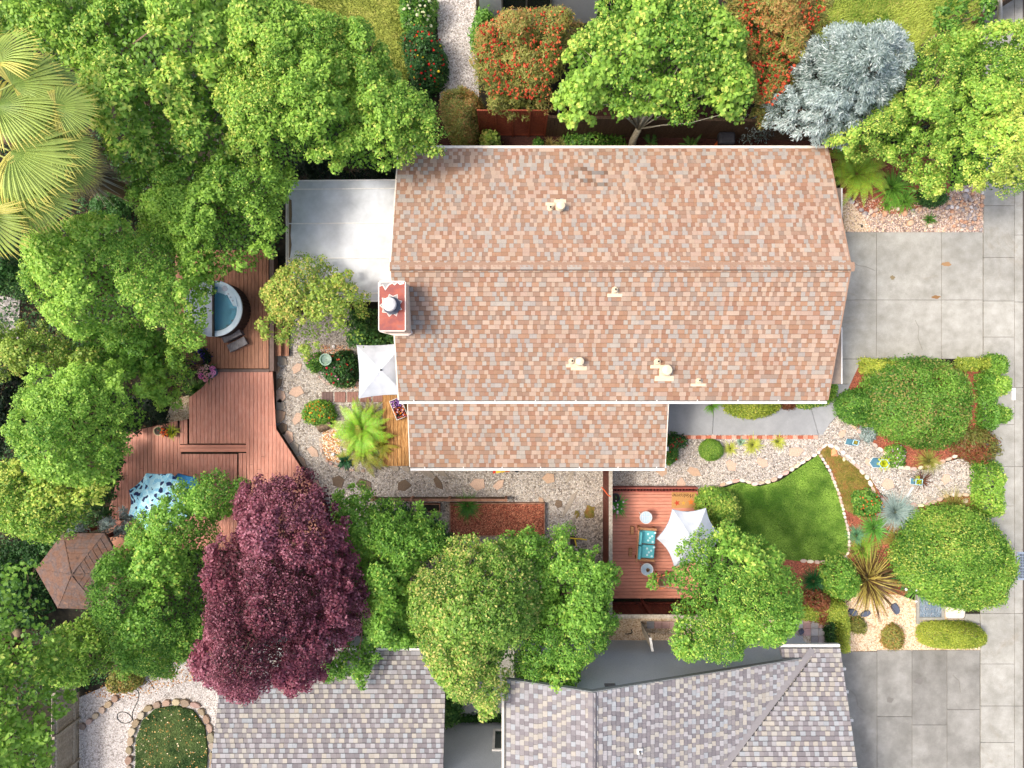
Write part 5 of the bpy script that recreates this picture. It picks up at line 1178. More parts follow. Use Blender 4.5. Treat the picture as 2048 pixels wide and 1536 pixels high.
HT = 1.42; tc = U(428, 617, HT); z0 = .53; R = S(56, HT)
tub = thing('hot_tub', 'round hot tub with dark sides, half opened grey cover and blue water', 'hot tub', (tc.x, tc.y, z0))
b = MB(); b.lathe((tc.x, tc.y, z0), [(R*.95, 0), (R*.97, .1), (R*.985, HT-z0-.06)], 48, top=False); 
for i in range(48):
    a = 6.283*i/48; b.obox((tc.x+R*.985*math.cos(a), tc.y+R*.985*math.sin(a), z0+.42), (.02, .1, .76), a)
b.build('side_panel', M_TUBS, tub)
# shell: ring rim + seats + floor
def ring(mb, c, r0, r1, z0_, z1_, n=48, a0=0, a1=6.2832, col=None):
    k = int(n*(a1-a0)/6.2832); v = []; f = []
    for i in range(k+1):
        a = a0+(a1-a0)*i/k
        for r_, z in ((r0, z0_), (r0, z1_), (r1, z1_), (r1, z0_)): v.append((c[0]+r_*math.cos(a), c[1]+r_*math.sin(a), z))
    for i in range(k):
        for j in range(4): p = i*4+j; q = i*4+(j+1) % 4; f.append((p, q, q+4, p+4))
    f += [(0, 3, 2, 1), (4*k, 4*k+1, 4*k+2, 4*k+3)]; mb.add(v, f, col)
b = MB(); ring(b, tc, R*.88, R*1.0, HT-.07, HT); ring(b, tc, R*.8, R*.89, z0+.2, HT-.055); b.build('rim', M_SHELL, tub)
b = MB(); b.lathe((tc.x, tc.y, z0+.12), [(R*.84, 0), (R*.84, .05)], 40); b.build('tub_floor', M_SHELL, tub)
b = MB(); ring(b, tc, R*.5, R*.8, z0+.17, z0+.52, a0=-1.3, a1=-.05); b.build('seat', M_SHELL, tub)
b = MB(); ring(b, tc, R*.42, R*.8, z0+.17, z0+.64, a0=.05, a1=.85); b.build('lounge_seat', M_SHELL, tub)
b = MB(); ring(b, tc, R*.6, R*.8, z0+.17, z0+.7, a0=.95, a1=1.5); b.build('seat', M_SHELL, tub)
b = MB(); b.prism([(tc.x+.12*R+R*x, tc.y+R*y) for x, y in [(.55, .1), (.72, .06), (.62, .5), (.35, .78), (.22, .7)]], z0+.6, HT-.02, bev=.03); b.build('filter_shelf', M_SHELL, tub)
b = MB(); b.lathe((tc.x+R*.38, tc.y+R*.72, HT-.03), [(R*.1, 0), (R*.1, .03), (R*.07, .035)], 18); b.build('filter_lid', M_COVER, tub)
for i, (x, y) in enumerate([(.5, .52), (.58, .4), (.66, .28), (.2, -.78), (.28, -.82), (.42, -.6), (.6, -.42)]):
    b = MB(); b.lathe((tc.x+R*x, tc.y+R*y, HT-.13 if i > 2 else HT-.02), [(.035, 0), (.035, .012), (.02, .014)], 10); b.build('jet', M_COVER if i < 3 else M_GUT, tub)
b = MB(); b.lathe((tc.x, tc.y, HT-.2), [(R*.795, 0), (R*.795, .005)], 48); b.build('water', M_WATER, tub)
v = [(tc.x-.02, tc.y-R*1.01)]+[(tc.x-.02+R*1.02*math.cos(a), tc.y+R*1.02*math.sin(a)) for a in [-math.pi/2-math.pi*i/20 for i in range(1, 20)]]+[(tc.x-.02, tc.y+R*1.01)]
b = MB(); b.prism(v, HT+.005, HT+.09, bev=.02); b.build('cover', M_COVER, tub)
b = MB(); b.box(tc.x-.02, tc.y-R*1.0, HT+.02, tc.x+.035, tc.y+R*1.0, HT+.12); b.build('cover_hinge', M_TUBS, tub)
sp = U(468, 678, .95); stp_ = thing('tub_steps', 'dark grey two tread steps beside the hot tub', 'steps', (sp.x, sp.y, .53)); M_DGREY = mat('dark_grey_plastic', [C(70, 64, 66), C(100, 94, 96), C(130, 126, 128)], 4, .4, .1, stretch=(4, 1, 1))
ang = math.radians(27); 
for i, (px, py, h_) in enumerate([(462, 670, .95), (474, 689, .78)]):
    q = U(px, py, h_); b = MB(); b.obox((q.x, q.y, h_-.03), (.72, .3, .06), ang); b.obox((q.x, q.y, .53+(h_-.59)/2-.005), (.66, .26, h_-.595), ang); b.build('tread', M_DGREY, stp_)

# ------------------------------------------------------------------ umbrellas
M_CANV = mat('white_canvas', [C(176, 181, 187), C(194, 197, 202)], 2, .9, .05, big=(1.6, .86, 1.03), fine=.03)
M_POLE = mat('dark_metal_pole', [C(40, 40, 42), C(60, 60, 62)], 9, .4, .05)
def umbrella(name, label, c, r_px, n, a0, h, rise, m, sagk=.13, pole=M_POLE, fin=True, corners=None, dark=None):
    p = U(c[0], c[1], h+rise); R_ = S(r_px, h); root = thing(name, label, 'umbrella', (p.x, p.y, 0)); A = Vector((p.x, p.y, h+rise))
    pts = [Vector((p.x+R_*math.cos(a0+6.2832*i/n), p.y+R_*math.sin(a0+6.2832*i/n), h)) for i in range(n)] if corners is None else [U(x, y, h) for x, y in corners]
    b = MB(); K = 8; up = Vector((0, 0, .012))
    for i in range(len(pts)):
        a, c_ = pts[i], pts[(i+1) % len(pts)]; rows = []
        for s in range(K+1):
            row = []; f = s/K
            for t in range(K+1):
                u = t/K; q = a.lerp(c_, u); sag = sagk*4*u*(1-u)*f; q = q.lerp(Vector((A.x, A.y, h)), sag); q = A.lerp(q, f); q.z += rise*.12*math.sin(math.pi*f)-rise*.22*4*u*(1-u)*f; row.append(q)
            rows.append(row)
        for s in range(K):
            for t in range(K):
                if s == 0: b.add([rows[0][0], rows[1][t], rows[1][t+1]], [(0, 1, 2)])
                else: b.add([rows[s][t], rows[s+1][t], rows[s+1][t+1], rows[s][t+1]], [(0, 1, 2, 3)])
        # scalloped hem
        for t in range(K): q0, q1 = rows[K][t], rows[K][t+1]; b.add([q0, q1, q1-Vector((0, 0, .08)), q0-Vector((0, 0, .08))], [(0, 1, 2, 3)])
    b.build('canopy', m, root)
    for q in pts:
        b = MB(); b.tube([A-Vector((0, 0, .06)), q-Vector((0, 0, .03))], .011, 5); b.build('rib', pole, root)
    b = MB(); b.tube([(p.x, p.y, .1), (p.x, p.y, h+rise)], .024, 10); b.build('pole', pole, root)
    b = MB(); b.lathe((p.x, p.y, h+rise), [(.035, 0), (.035, .04), (.02, .06), (.012, .1)], 10); b.build('finial', pole, root)
    b = MB(); b.lathe((p.x, p.y, .04), [(.26, 0), (.26, .06), (.08, .1), (.04, .2)], 20); b.build('base', M_GUT, root)
    return root
umbrella('patio_umbrella', 'square white umbrella partly under the gutter of the house', (762, 740), 74, 4, 0, 2.15, .32, M_CANV, .05, corners=[(717, 797), (811, 789), (811, 685), (713, 690)])
umbrella('patio_umbrella', 'white hexagonal umbrella with curved edges over the front deck', (1386, 1080), 67, 6, math.radians(2), 2.2, .35, M_CANV, .12)
# patterned umbrella
m, nt, bb_, out = _nt('fish_scale_print_canvas'); gg = nt.nodes.new('ShaderNodeNewGeometry')
vv = nt.nodes.new('ShaderNodeTexVoronoi'); vv.inputs['Scale'].default_value = 9.0; nt.links.new(gg.outputs['Position'], vv.inputs['Vector']); sp_ = nt.nodes.new('ShaderNodeSeparateColor'); nt.links.new(vv.outputs['Color'], sp_.inputs[0])
r1 = _ramp(nt, sp_.outputs[0], [C(168, 220, 236), C(196, 234, 242), C(150, 208, 230), C(28, 42, 84)], 0, 1); r1.color_ramp.interpolation = 'CONSTANT'; r1.color_ramp.elements[3].position = .78
ve = nt.nodes.new('ShaderNodeTexVoronoi'); ve.feature = 'DISTANCE_TO_EDGE'; ve.inputs['Scale'].default_value = 15; nt.links.new(gg.outputs['Position'], ve.inputs['Vector'])
c2_ = _mul(nt, r1.outputs[0], _ramp(nt, ve.outputs['Distance'], [(.45, .66, .8), (1, 1, 1)], 0, .07).outputs[0]); nt.links.new(c2_, bb_.inputs['Base Color']); bb_.inputs['Roughness'].default_value = .85
M_NAVY = mat('teal_blue_canvas', [C(36, 96, 140), C(50, 112, 156)], 4, .85, .05)
umbrella('patio_umbrella', 'light blue and navy patterned umbrella over the lower back deck', (304, 1010), 64, 8, math.radians(22), 2.2, .4, m, .04)
umbrella('patio_umbrella', 'plain teal blue umbrella mostly hidden behind the patterned one', (355, 995), 46, 8, math.radians(10), 1.95, .3, M_NAVY, .04)

# ------------------------------------------------------------------ front deck furniture
def rot2(x, y, a): return (x*math.cos(a)-y*math.sin(a), x*math.sin(a)+y*math.cos(a))
M_TEAK = mat('teak_wood', [C(130, 84, 52), C(170, 120, 82), C(196, 148, 106)], 5, .6, .2, stretch=(2, 9, 2), objvar=.1)
lc = U(1292, 1087, .5); ls = thing('loveseat', 'wooden loveseat with two teal dotted cushions on the front deck', 'loveseat', (lc.x, lc.y, .18)); sa = math.radians(-4)
def lb(name, x, y, z, sx, sy, sz, m, par=None, bev=0, tilt=None, rz=0):
    dx_, dy_ = rot2(x, y, sa); b = MB(); b.obox((lc.x+dx_, lc.y+dy_, .18+z), (sx, sy, sz), sa+rz, tilt=tilt); o = b.build(name, m, par or ls)
    if bev: mod = o.modifiers.new('bev', 'BEVEL'); mod.width = bev; mod.segments = 3
    return o
for y in (-.58, .58):
    for x in (-.3, .3): lb('leg', x, y, .2, .06, .06, .4, M_TEAK)
    lb('armrest', .02, y, .5, .62, .09, .035, M_TEAK); lb('arm_post', .26, y, .45, .05, .05, .1, M_TEAK); lb('arm_post', -.26, y, .45, .05, .05, .1, M_TEAK)
for i in range(6): lb('seat_slat', -.25+i*.1, 0, .33, .075, 1.1, .03, M_TEAK)
for i in range(9): lb('back_slat', -.36, -.5+i*.125, .6, .022, .06, .5, M_TEAK, tilt=('Y', -.2))
lb('back_rail', -.42, 0, .86, .04, 1.2, .07, M_TEAK)
lb('side_bracket', -.52, .42, .1, .12, .3, .12, M_TEAK); lb('side_bracket', -.52, -.42, .1, .12, .3, .12, M_TEAK)
M_TEAL = mat('teal_cushion_fabric', [C(92, 178, 182), C(112, 196, 198)], 5, .9, .1, fine=.05); M_DOT = mat('pale_print_dot', [C(196, 226, 224), C(206, 232, 230)], 9, .9, 0)
for s in (1, -1):
    o = lb('cushion', .06, s*.27, .41, .5, .50, .12, M_TEAL, bev=.045); o = lb('back_cushion', -.27, s*.27, .58, .13, .49, .42, M_TEAL, bev=.05, tilt=('Y', -.25))
    for k, (x, y) in enumerate([(-.04, .12), (.12, .05), (-.02, -.12), (.15, -.16), (.22, .18), (.04, -.02)]):
        dx_, dy_ = rot2(.06+x, s*.27+y, sa); b = MB(); b.lathe((lc.x+dx_, lc.y+dy_, .18+.471), [(.042, 0), (.042, .004)], 12); b.build('printed_dot', M_DOT, ls)
M_WGL = mat('pale_blue_white_enamel', [C(176, 196, 206), C(206, 220, 228)], 5, .3, .03)
M_GREYP = mat('round_table_top', [C(150, 172, 186), C(182, 200, 210)], 5, .3, .05)
def rtable(px, py, label, cross):
    p = U(px, py, .68); root = thing('side_table', label, 'side table', (p.x, p.y, .18), 'round side tables either side of the loveseat'); R_ = S(12.5, .68)
    b = MB(); b.lathe((p.x, p.y, .65), [(R_*.9, 0), (R_*.93, .02)], 28); b.build('table_top', M_GREYP, root); b = MB(); ring(b, p, R_*.9, R_, .64, .69, 28); b.build('rim', M_TRIM, root)
    for i in range(3):
        a = i*2.094+.5; b = MB(); b.tube([(p.x+R_*.85*math.cos(a), p.y+R_*.85*math.sin(a), .18), (p.x+R_*.5*math.cos(a+.3), p.y+R_*.5*math.sin(a+.3), .42), (p.x+R_*.85*math.cos(a), p.y+R_*.85*math.sin(a), .65)], .012, 6); b.build('leg', M_TRIM, root)
    if cross:
        for k in range(4): b = MB(); b.box(p.x-R_*.6+k*R_*.36, p.y-R_*.7, .671, p.x-R_*.6+k*R_*.36+.014, p.y+R_*.7, .676); b.build('slat_line', M_TRIM, root)
        b = MB(); b.box(p.x-R_*.7, p.y+.02, .677, p.x+R_*.7, p.y+.036, .681); b.build('slat_line', M_TRIM, root)
    return p
rtable(1292, 1035, 'round pale blue side table above the loveseat', True); q = rtable(1294, 1139, 'round pale blue side table below the loveseat holding a brown pot', False)
b = MB(); r_ = random.Random(2); b.lathe((q.x+.02, q.y, .672), [(.05, 0), (.065, .07), (.07, .08), (.055, .08)], 14); pb = b.build('pot', mat('brown_ceramic', [C(112, 84, 62), C(140, 110, 84)], 9, .5)); tag(pb, 'small brown pot of dried stems on the lower side table', 'pot')
b = MB()
for i in range(14): a = r_.uniform(0, 6.28); b.tube([(q.x+.02, q.y, .75), (q.x+.02+.08*math.cos(a), q.y+.08*math.sin(a), .80+r_.uniform(0, .04))], .006, 4, C(110, 84, 50))
b.build('dried_stems', PAINT, pb)
# doormat with writing
mp = U(1369, 999, .2); M_COIR = mat('tan_coir', [C(170, 122, 70), C(192, 146, 92)], 40, .95, .5)
dmx = thing('doormat', 'tan doormat with upside down welcome and autumn leaves on the deck', 'doormat', (mp.x, mp.y, .182))
b = MB(); b.prism(UP([(1343.5, 983.5), (1392, 983.5), (1391, 1016), (1343.5, 1016)], .2), .184, .197); b.build('mat', M_COIR, dmx)
cv = bpy.data.curves.new('lettering', 'FONT'); cv.body = 'Welcome'; cv.size = .21; cv.shear = .5; cv.extrude = .001; cv.align_x = 'CENTER'; cv.align_y = 'CENTER'
to = bpy.data.objects.new('lettering', cv); COL.objects.link(to); to.parent = dmx; q = U(1368, 991, .2); to.location = (q.x-mp.x, q.y-mp.y, .0165); to.rotation_euler = (0, 0, math.pi); cv.materials.append(M_HOLE)
bpy.context.view_layer.update(); _me = bpy.data.meshes.new_from_object(to.evaluated_get(bpy.context.evaluated_depsgraph_get())); _t2 = bpy.data.objects.new('lettering', _me); COL.objects.link(_t2); _t2.parent = dmx; _t2.location = to.location; _t2.rotation_euler = to.rotation_euler; bpy.data.objects.remove(to)
def leaf5(cx, cy, s, rot): return [(cx+s*(1 if i % 2 == 0 else .45)*math.cos(rot+6.283*i/10), cy+s*(1 if i % 2 == 0 else .45)*math.sin(rot+6.283*i/10)) for i in range(10)]
for (x, y, s, c_) in ((1354, 1006, 6.5, C(178, 66, 40)), (1382, 1004, 7, C(214, 120, 50)), (1367, 1006, 4.5, C(206, 150, 60))):
    b = MB(); b.prism(UP(leaf5(x, y, s, x), .2), .197, .199, c_); b.build('printed_leaf', PAINT, dmx)
# terracotta planter stand
tp = U(1326, 1158, .5); ts = thing('patio_chair', 'small orange wooden chair half under the tree at the deck edge', 'chair', (tp.x, tp.y, .18)); M_ORW = mat('orange_wood', [C(190, 104, 62), C(214, 134, 88)], 6, .6, .1)
for x in (-.22, .22):
    for y in (-.2, .2): b = MB(); b.obox((tp.x+x, tp.y+y, .40), (.04, .04, .44)); b.build('leg', M_ORW, ts)
b = MB(); b.obox((tp.x, tp.y, .63), (.46, .42, .03), .25); b.build('seat', mat('dark_seat', [C(84, 60, 44), C(110, 84, 60)], 8, .8), ts)
for s in (-1, 1): b = MB(); dx_, dy_ = rot2(0, s*.23, .25); b.obox((tp.x+dx_, tp.y+dy_, .8), (.5, .035, .03), .25); b.build('armrest', M_ORW, ts)
b = MB(); b.tube([(tp.x-.24+.06*math.sin(k*.6)*0-.06*math.sin(math.pi*k/6), tp.y-.24+.08*k, .95) for k in range(7)], .018, 6); b.build('back_rail', M_ORW, ts)

# ------------------------------------------------------------------ blue planters
M_BLUE = mat('blue_painted_wood', [C(70, 130, 158), C(96, 156, 182)], 5, .6, .1)
def blue_planter(bx, by, tx, ty, rb, rt, h, label, n=6, pl=None, a0=0):
    p0 = U(bx, by, 0); p1 = U(tx, ty, h); root = thing('planter', label, 'planter', (p0.x, p0.y, 0), 'blue planters with white trim on the front gravel path')
    p1 = Vector((p0.x*.35+p1.x*.65, p0.y*.35+p1.y*.65, h)); b = MB(); v = []; f = []
    for r_px, p, z in ((rb, p0, .03), (rt, p1, h)):
        rr = S(r_px, z)
        for k in range(n): a = a0+6.283*k/n; v.append((p.x+rr*math.cos(a), p.y+rr*.85*math.sin(a), z))
    for k in range(n): f.append((k, (k+1) % n, n+(k+1) % n, n+k))
    f.append(tuple(reversed(range(n)))); b.add(v, f); b.build('body', M_BLUE, root)
    b = MB(); rr = S(rb, 0)*1.12; b.prism([(p0.x+rr*math.cos(a0+6.283*k/n), p0.y+rr*.85*math.sin(a0+6.283*k/n)) for k in range(n)], 0, .06); b.build('base_trim', M_TRIM, root)
    r2 = S(rt, h); b = MB(); 
    for k in range(n):
        a, c_ = a0+6.283*k/n, a0+6.283*(k+1)/n; b.tube([(p1.x+r2*1.02*math.cos(a), p1.y+r2*.87*math.sin(a), h), (p1.x+r2*1.02*math.cos(c_), p1.y+r2*.87*math.sin(c_), h)], .016, 5)
    b.build('top_rim', mat('pale_blue_rim', [C(150, 190, 200), C(170, 206, 214)], 6, .6), root)
    b = MB(); b.prism([(p1.x+r2*.92*math.cos(a0+6.283*k/n), p1.y+r2*.78*math.sin(a0+6.283*k/n)) for k in range(n)], h-.1, h-.05, C(90, 80, 50)); b.build('soil', PAINT, root)
    return p1
p_a = blue_planter(1697, 884, 1709, 884, 9.5, 7.5, .75, 'smallest blue planter with a square top near the walkway', 4, a0=.5)
p_b = blue_planter(1751, 925, 1765, 926, 13, 10.5, .8, 'blue planter with a yellow green plant left of the third one', 6)
p_c = blue_planter(1827, 962, 1835, 963, 10, 9, .55, 'blue planter holding a dark spiky plant with a white stick beside it', 4, a0=.7)
def loose_plant(name, label, p, h, r, n, c1, c2, seed, cat='plant', wd=.03):
    root = thing(name, label, cat, (p.x, p.y, p.z-.06)); V, Q, K = blades((p.x, p.y, p.z-.06), r*.2, n, math.hypot(r, h)*1.05, wd, .5, c1, c2, seed); mesh_np('leaves', V, Q, K, BLADE, root, kind='stuff'); return root
loose_plant('potted_plant', 'tiny yellow plant in the square topped blue planter', p_a, .06, .08, 26, C(120, 110, 40), C(206, 190, 70), 3)
loose_plant('potted_plant', 'bright yellow green plant in the blue planter', p_b, .15, .2, 90, C(130, 150, 20), C(220, 220, 50), 4, wd=.045)
loose_plant('potted_plant', 'yellow green plant in the blue planter with a dark spiky neighbour', p_c+Vector((-.02, .05, 0)), .12, .14, 50, C(120, 140, 20), C(200, 206, 50), 5, wd=.04)
loose_plant('potted_plant', 'dark red brown spiky plant at the edge of a blue planter', U(1845, 962, .5), .2, .33, 60, C(64, 36, 26), C(120, 76, 50), 6, wd=.03)
b = MB(); b.prism(UP([(1824, 973), (1827.5, 975), (1815, 995), (1811.5, 993)], .05), .02, .07); tag(b.build('board', M_TRIM), 'loose white board lying on the front gravel path', 'board')

# ------------------------------------------------------------------ utility vault, drain, box
M_STEEL0 = mat('vault_steel', [C(150, 160, 168), C(184, 192, 200)], 7, .4, .05, metal=.2)
vt = thing('utility_vault', 'utility vault with silver grille over a round fan near the sidewalk', 'utility vault', U(1862, 1222)); zb_ = .12
b = MB()
for q in ((1834, 1190, 1839, 1248), (1884, 1190, 1889, 1240), (1839, 1235, 1884, 1240), (1839, 1190, 1884, 1194)): b.prism(UP([(q[0], q[1]), (q[2], q[1]), (q[2], q[3]), (q[0], q[3])], zb_), 0, zb_)
b.build('frame', M_CONC, vt); b = MB(); b.prism(UP([(1839, 1194), (1884, 1194), (1884, 1235), (1839, 1235)], .02), 0, .03); b.build('pit_floor', mat('blue_grey_pit', [C(70, 96, 116), C(104, 130, 150)], 5, .6), vt)
c_ = U(1861, 1216, .06); b = MB()
for rr in (.42, .34, .26): ring(b, c_, rr-.02, rr, .04, .07, 32)
for k in range(12): a = k*.5236; b.obox((c_.x+.3*math.cos(a), c_.y+.3*math.sin(a), .06), (.2, .02, .02), a+.3)
b.build('fan', mat('steel_blue', [C(120, 142, 160), C(170, 188, 202)], 6, .4, .05, metal=.3), vt)
for k in range(15):
    x = 1840.5+k*3.0; b = MB(); b.prism(UP([(x, 1194.5), (x+.45, 1194.5), (x+.45, 1234.5), (x, 1234.5)], .11), .09, .11); b.build('grille_bar', M_STEEL0, vt)
b = MB(); b.prism(UP([(1839, 1241), (1960, 1238), (1960, 1250), (1880, 1251), (1839, 1249)], .03), 0, .03); tag(b.build('concrete_strip', M_CONCD), kind='structure')
b = MB(); b.prism(UP([(1930, 1228), (1960, 1228), (1960, 1246), (1930, 1246)], .05), 0, .05, bev=.01); tag(b.build('concrete_pad', M_CONC), kind='structure')
ub = thing('utility_box', 'cream utility box lid with rounded corners beside the grille', 'utility box', U(1911, 1222)); b = MB(); rc_ = []
for (cx, cy, s0) in ((1924, 1231, 0), (1898, 1231, 1), (1898, 1208, 2), (1924, 1208, 3)):
    for k in range(5): a = s0*math.pi/2+k*math.pi/8; rc_.append((cx+6*math.cos(a), cy+6*math.sin(a)))
b.prism(UP(rc_, .1), 0, .1, bev=.02); b.build('lid', M_CREAM, ub); b = MB(); b.prism(UP([(x*1.0+(x-1911)*.06, y+(y-1220)*.06) for x, y in rc_], .05), 0, .05); b.build('box_frame', M_CONCD, ub)
dg = thing('storm_drain', 'metal storm drain grate in the street gutter at the right edge', 'drain', U(2046, 1133)); b = MB(); b.prism(UP([(2034, 1104), (2060, 1104), (2060, 1160), (2034, 1160)], .07), .04, .058); b.build('pit', M_HOLE, dg)
M_STEEL = mat('drain_steel', [C(140, 152, 164), C(176, 186, 196)], 7, .4, .05, metal=.4)
for q in ((2034, 1104, 2060, 1108), (2034, 1156, 2060, 1160), (2034, 1108, 2037, 1156)): b = MB(); b.prism(UP([(q[0], q[1]), (q[2], q[1]), (q[2], q[3]), (q[0], q[3])], .07), .05, .075); b.build('frame', M_STEEL, dg)
for k in range(7): b = MB(); x = 2038.5+k*3; b.prism(UP([(x, 1108.2), (x+1.1, 1108.2), (x+1.1, 1155.8), (x, 1155.8)], .07), .058, .072); b.build('grate_bar', M_STEEL, dg)
for k in range(8): b = MB(); y = 1112+k*5.6; b.prism(UP([(2037.2, y), (2060, y), (2060, y+1), (2037.2, y+1)], .074), .073, .077); b.build('grate_bar', M_STEEL, dg)

# ------------------------------------------------------------------ back garden items
def pot(name, label, px, py, z, R_, h, col, soil=C(50, 38, 28)):
    p = U(px, py, z+h); root = thing(name, label, 'plant pot', (p.x, p.y, z)); b = MB(); b.lathe((p.x, p.y, z), [(R_*.72, 0), (R_*.9, h*.6), (R_, h*.93), (R_, h), (R_*.88, h), (R_*.84, h*.9)], 22, col, top=False); b.build('body', STONE, root)
    b = MB(); b.lathe((p.x, p.y, z+h-.07), [(R_*.86, 0), (R_*.86, .02)], 18, soil); b.build('soil', PAINT, root); return Vector((p.x, p.y, z+h))
q = pot('plant_pot', 'cream rimmed round pot of soil on the lower deck corner', 316, 862, .12, .175, .3, C(206, 190, 150))
loose_plant('potted_plant', 'few green shoots in the cream rimmed pot', q+Vector((.03, .06, 0)), .08, .1, 14, C(40, 80, 30), C(80, 130, 60), 8)
q = pot('plant_pot', 'dark pot holding orange and lime flowers beside the cream rimmed pot', 336, 864, .12, .2, .28, C(60, 66, 70)); 
r_ = random.Random(3)
pl = thing('potted_plant', 'orange red flowers and lime leaves in the dark pot', 'flowers', (q.x, q.y, q.z)); V, Qd, K = blades((q.x+.12, q.y, q.z-.05), .1, 60, .26, .05, .4, C(120, 140, 30), C(210, 210, 60), 9); mesh_np('leaves', V, Qd, K, BLADE, pl, kind='stuff')
b = MB()
for i in range(34): b.ico((q.x-.1+r_.gauss(0, .09), q.y+r_.gauss(0, .09), q.z+.08+r_.uniform(0, .08)), r_.uniform(.02, .035), C(206, 76, 36) if r_.random() < .7 else C(226, 150, 40), (1, 1, .6), 0, .2, r_)
b.build('flowers', PETAL, pl, kind='stuff')
# hydrangea
q = pot('plant_pot', 'blue grey pot under the pink hydrangea at the deck edge', 420, 744, .5, .24, .3, C(90, 110, 130)); hy = thing('hydrangea', 'potted hydrangea with round pale and bright pink flower heads', 'hydrangea', (q.x, q.y, q.z))
V, Qd, K = blades((q.x-.1, q.y, q.z-.02), .12, 60, .34, .1, .5, C(40, 70, 30), C(90, 120, 60), 10); mesh_np('leaves', V, Qd, K, BLADE, hy, kind='stuff')
for i, (x, y, s, cl) in enumerate([(402, 739, 6.5, C(226, 170, 160)), (414, 734, 6, C(224, 186, 166)), (425, 737, 6, C(216, 130, 180)), (403, 752, 6.5, C(232, 120, 180)), (412, 747, 5.5, C(214, 170, 150)), (422, 750, 6, C(206, 150, 170)), (411, 758, 6, C(226, 150, 160)), (427, 745, 5, C(220, 150, 190)), (397, 745, 4, C(214, 180, 160))]):
    z = q.z+.16; p = U(x, y, z); rr = S(s, z); b = MB()
    for k in range(46):
        a = r_.uniform(0, 6.28); zz = r_.uniform(-.2, 1); s_ = math.sqrt(max(0, 1-zz*zz)); qq = r_.uniform(.84, 1.08)
        b.ico((p.x+rr*s_*math.cos(a)*.85, p.y+rr*s_*math.sin(a)*.85, z+rr*zz*.7), .021, tuple(min(1, v_*qq*1.35) for v_ in cl), (1, 1, .7), 0, .2, r_)
    b.build('flower_head', PETAL, hy)
# crate with flowers on the boardwalk
cq = U(797, 817, .45); cr = thing('flower_crate', 'tilted wooden crate planted with purple and orange flowers on the boardwalk', 'crate', (cq.x, cq.y, .13)); ca = math.radians(-68)
for (x, y, sx, sy) in ((0, .22, .78, .02), (0, -.22, .78, .02), (.38, 0, .02, .42), (-.38, 0, .02, .42)):
    for z in (.2, .31, .42):
        dx_, dy_ = rot2(x, y, ca); b = MB(); b.obox((cq.x+dx_, cq.y+dy_, z), (sx, sy, .08), ca); b.build('slat', M_TRIM if z > .4 else M_GREYW, cr)
b = MB(); b.obox((cq.x, cq.y, .25), (.72, .4, .2), ca); b.build('soil', M_SOIL, cr)
b = MB()
for i in range(130):
    u_, v_ = r_.uniform(-.36, .36), r_.uniform(-.2, .2); dx_, dy_ = rot2(u_, v_, ca); cl = C(150, 100, 180) if u_ < -.05 else (C(224, 130, 50) if r_.random() < .5 else C(150, 60, 60))
    if r_.random() < .2: cl = C(236, 206, 220)
    b.ico((cq.x+dx_, cq.y+dy_, .42+r_.uniform(0, .1)), r_.uniform(.02, .035), cl, (1, 1, .6), 0, .2, r_)
b.build('flowers', PETAL, cr, kind='stuff'); b = MB()
# log
lg = U(647, 853, .15); b = MB(); a = U(637, 856, .15); c_ = U(662, 845, .15); b.tube([a, c_], [.2, .18], 14); lo = b.build('log', BARK, None, base=(lg.x, lg.y, .02)); tag(lo, 'short cut log lying below the orange flower bush', 'log')
b = MB(); dd = (a-c_).normalized(); b.tube([a+dd*.002, a+dd*.012], [.17, .17], 14, C(170, 150, 130)); b.build('cut_face', STONE, lo)
# glass bowl birdbath
bb = U(651, 719, .8); bw_ = thing('bird_bath', 'round green glass bowl birdbath in the flower bed', 'bird bath', (bb.x, bb.y, 0)); M_GG = clear_mat('green_glass', (.7, .88, .78), (.45, .62, .5), .5)
b = MB(); ring(b, bb, .19, .225, .78, .82, 30); b.build('rim', M_GG, bw_); b = MB(); b.lathe((bb.x, bb.y, .72), [(.05, 0), (.16, .03), (.19, .07)], 26, top=False); b.build('bowl', M_GG, bw_); b = MB(); b.tube([(bb.x, bb.y, 0), (bb.x, bb.y, .72)], .02, 8); b.build('stand', M_POLE, bw_)
# small white stones and caps
for i, (x, y, l) in enumerate([(667, 693, 'white round stone in the pebbles above the rose bed'), (669, 871, 'white round stone left of the ferns'), (666, 909, 'white round stone at the lower left of the fern bed'), (553, 722+5, 'white block by the deck corner')]):
    p = U(x, y, .1); b = MB(); b.ico((p.x, p.y, .07), .075, C(232, 226, 220), (1, 1, .5), i, .06); tag(b.build('stone', STONE, smooth=True), l, 'stone')
pebbles('pebble_mulch', [(640, 690), (700, 690), (716, 735), (716, 775), (690, 778), (650, 740)], 1300, .03, [C(206, 150, 110), C(220, 190, 160), C(170, 110, 80), C(150, 130, 110)], .02, .045, 41)
pebbles('pebble_mulch', [(645, 860), (665, 850), (680, 880), (680, 925), (655, 922), (642, 890)], 800, .03, [C(200, 140, 80), C(226, 200, 160), C(236, 226, 206), C(170, 110, 60)], .02, .045, 42)
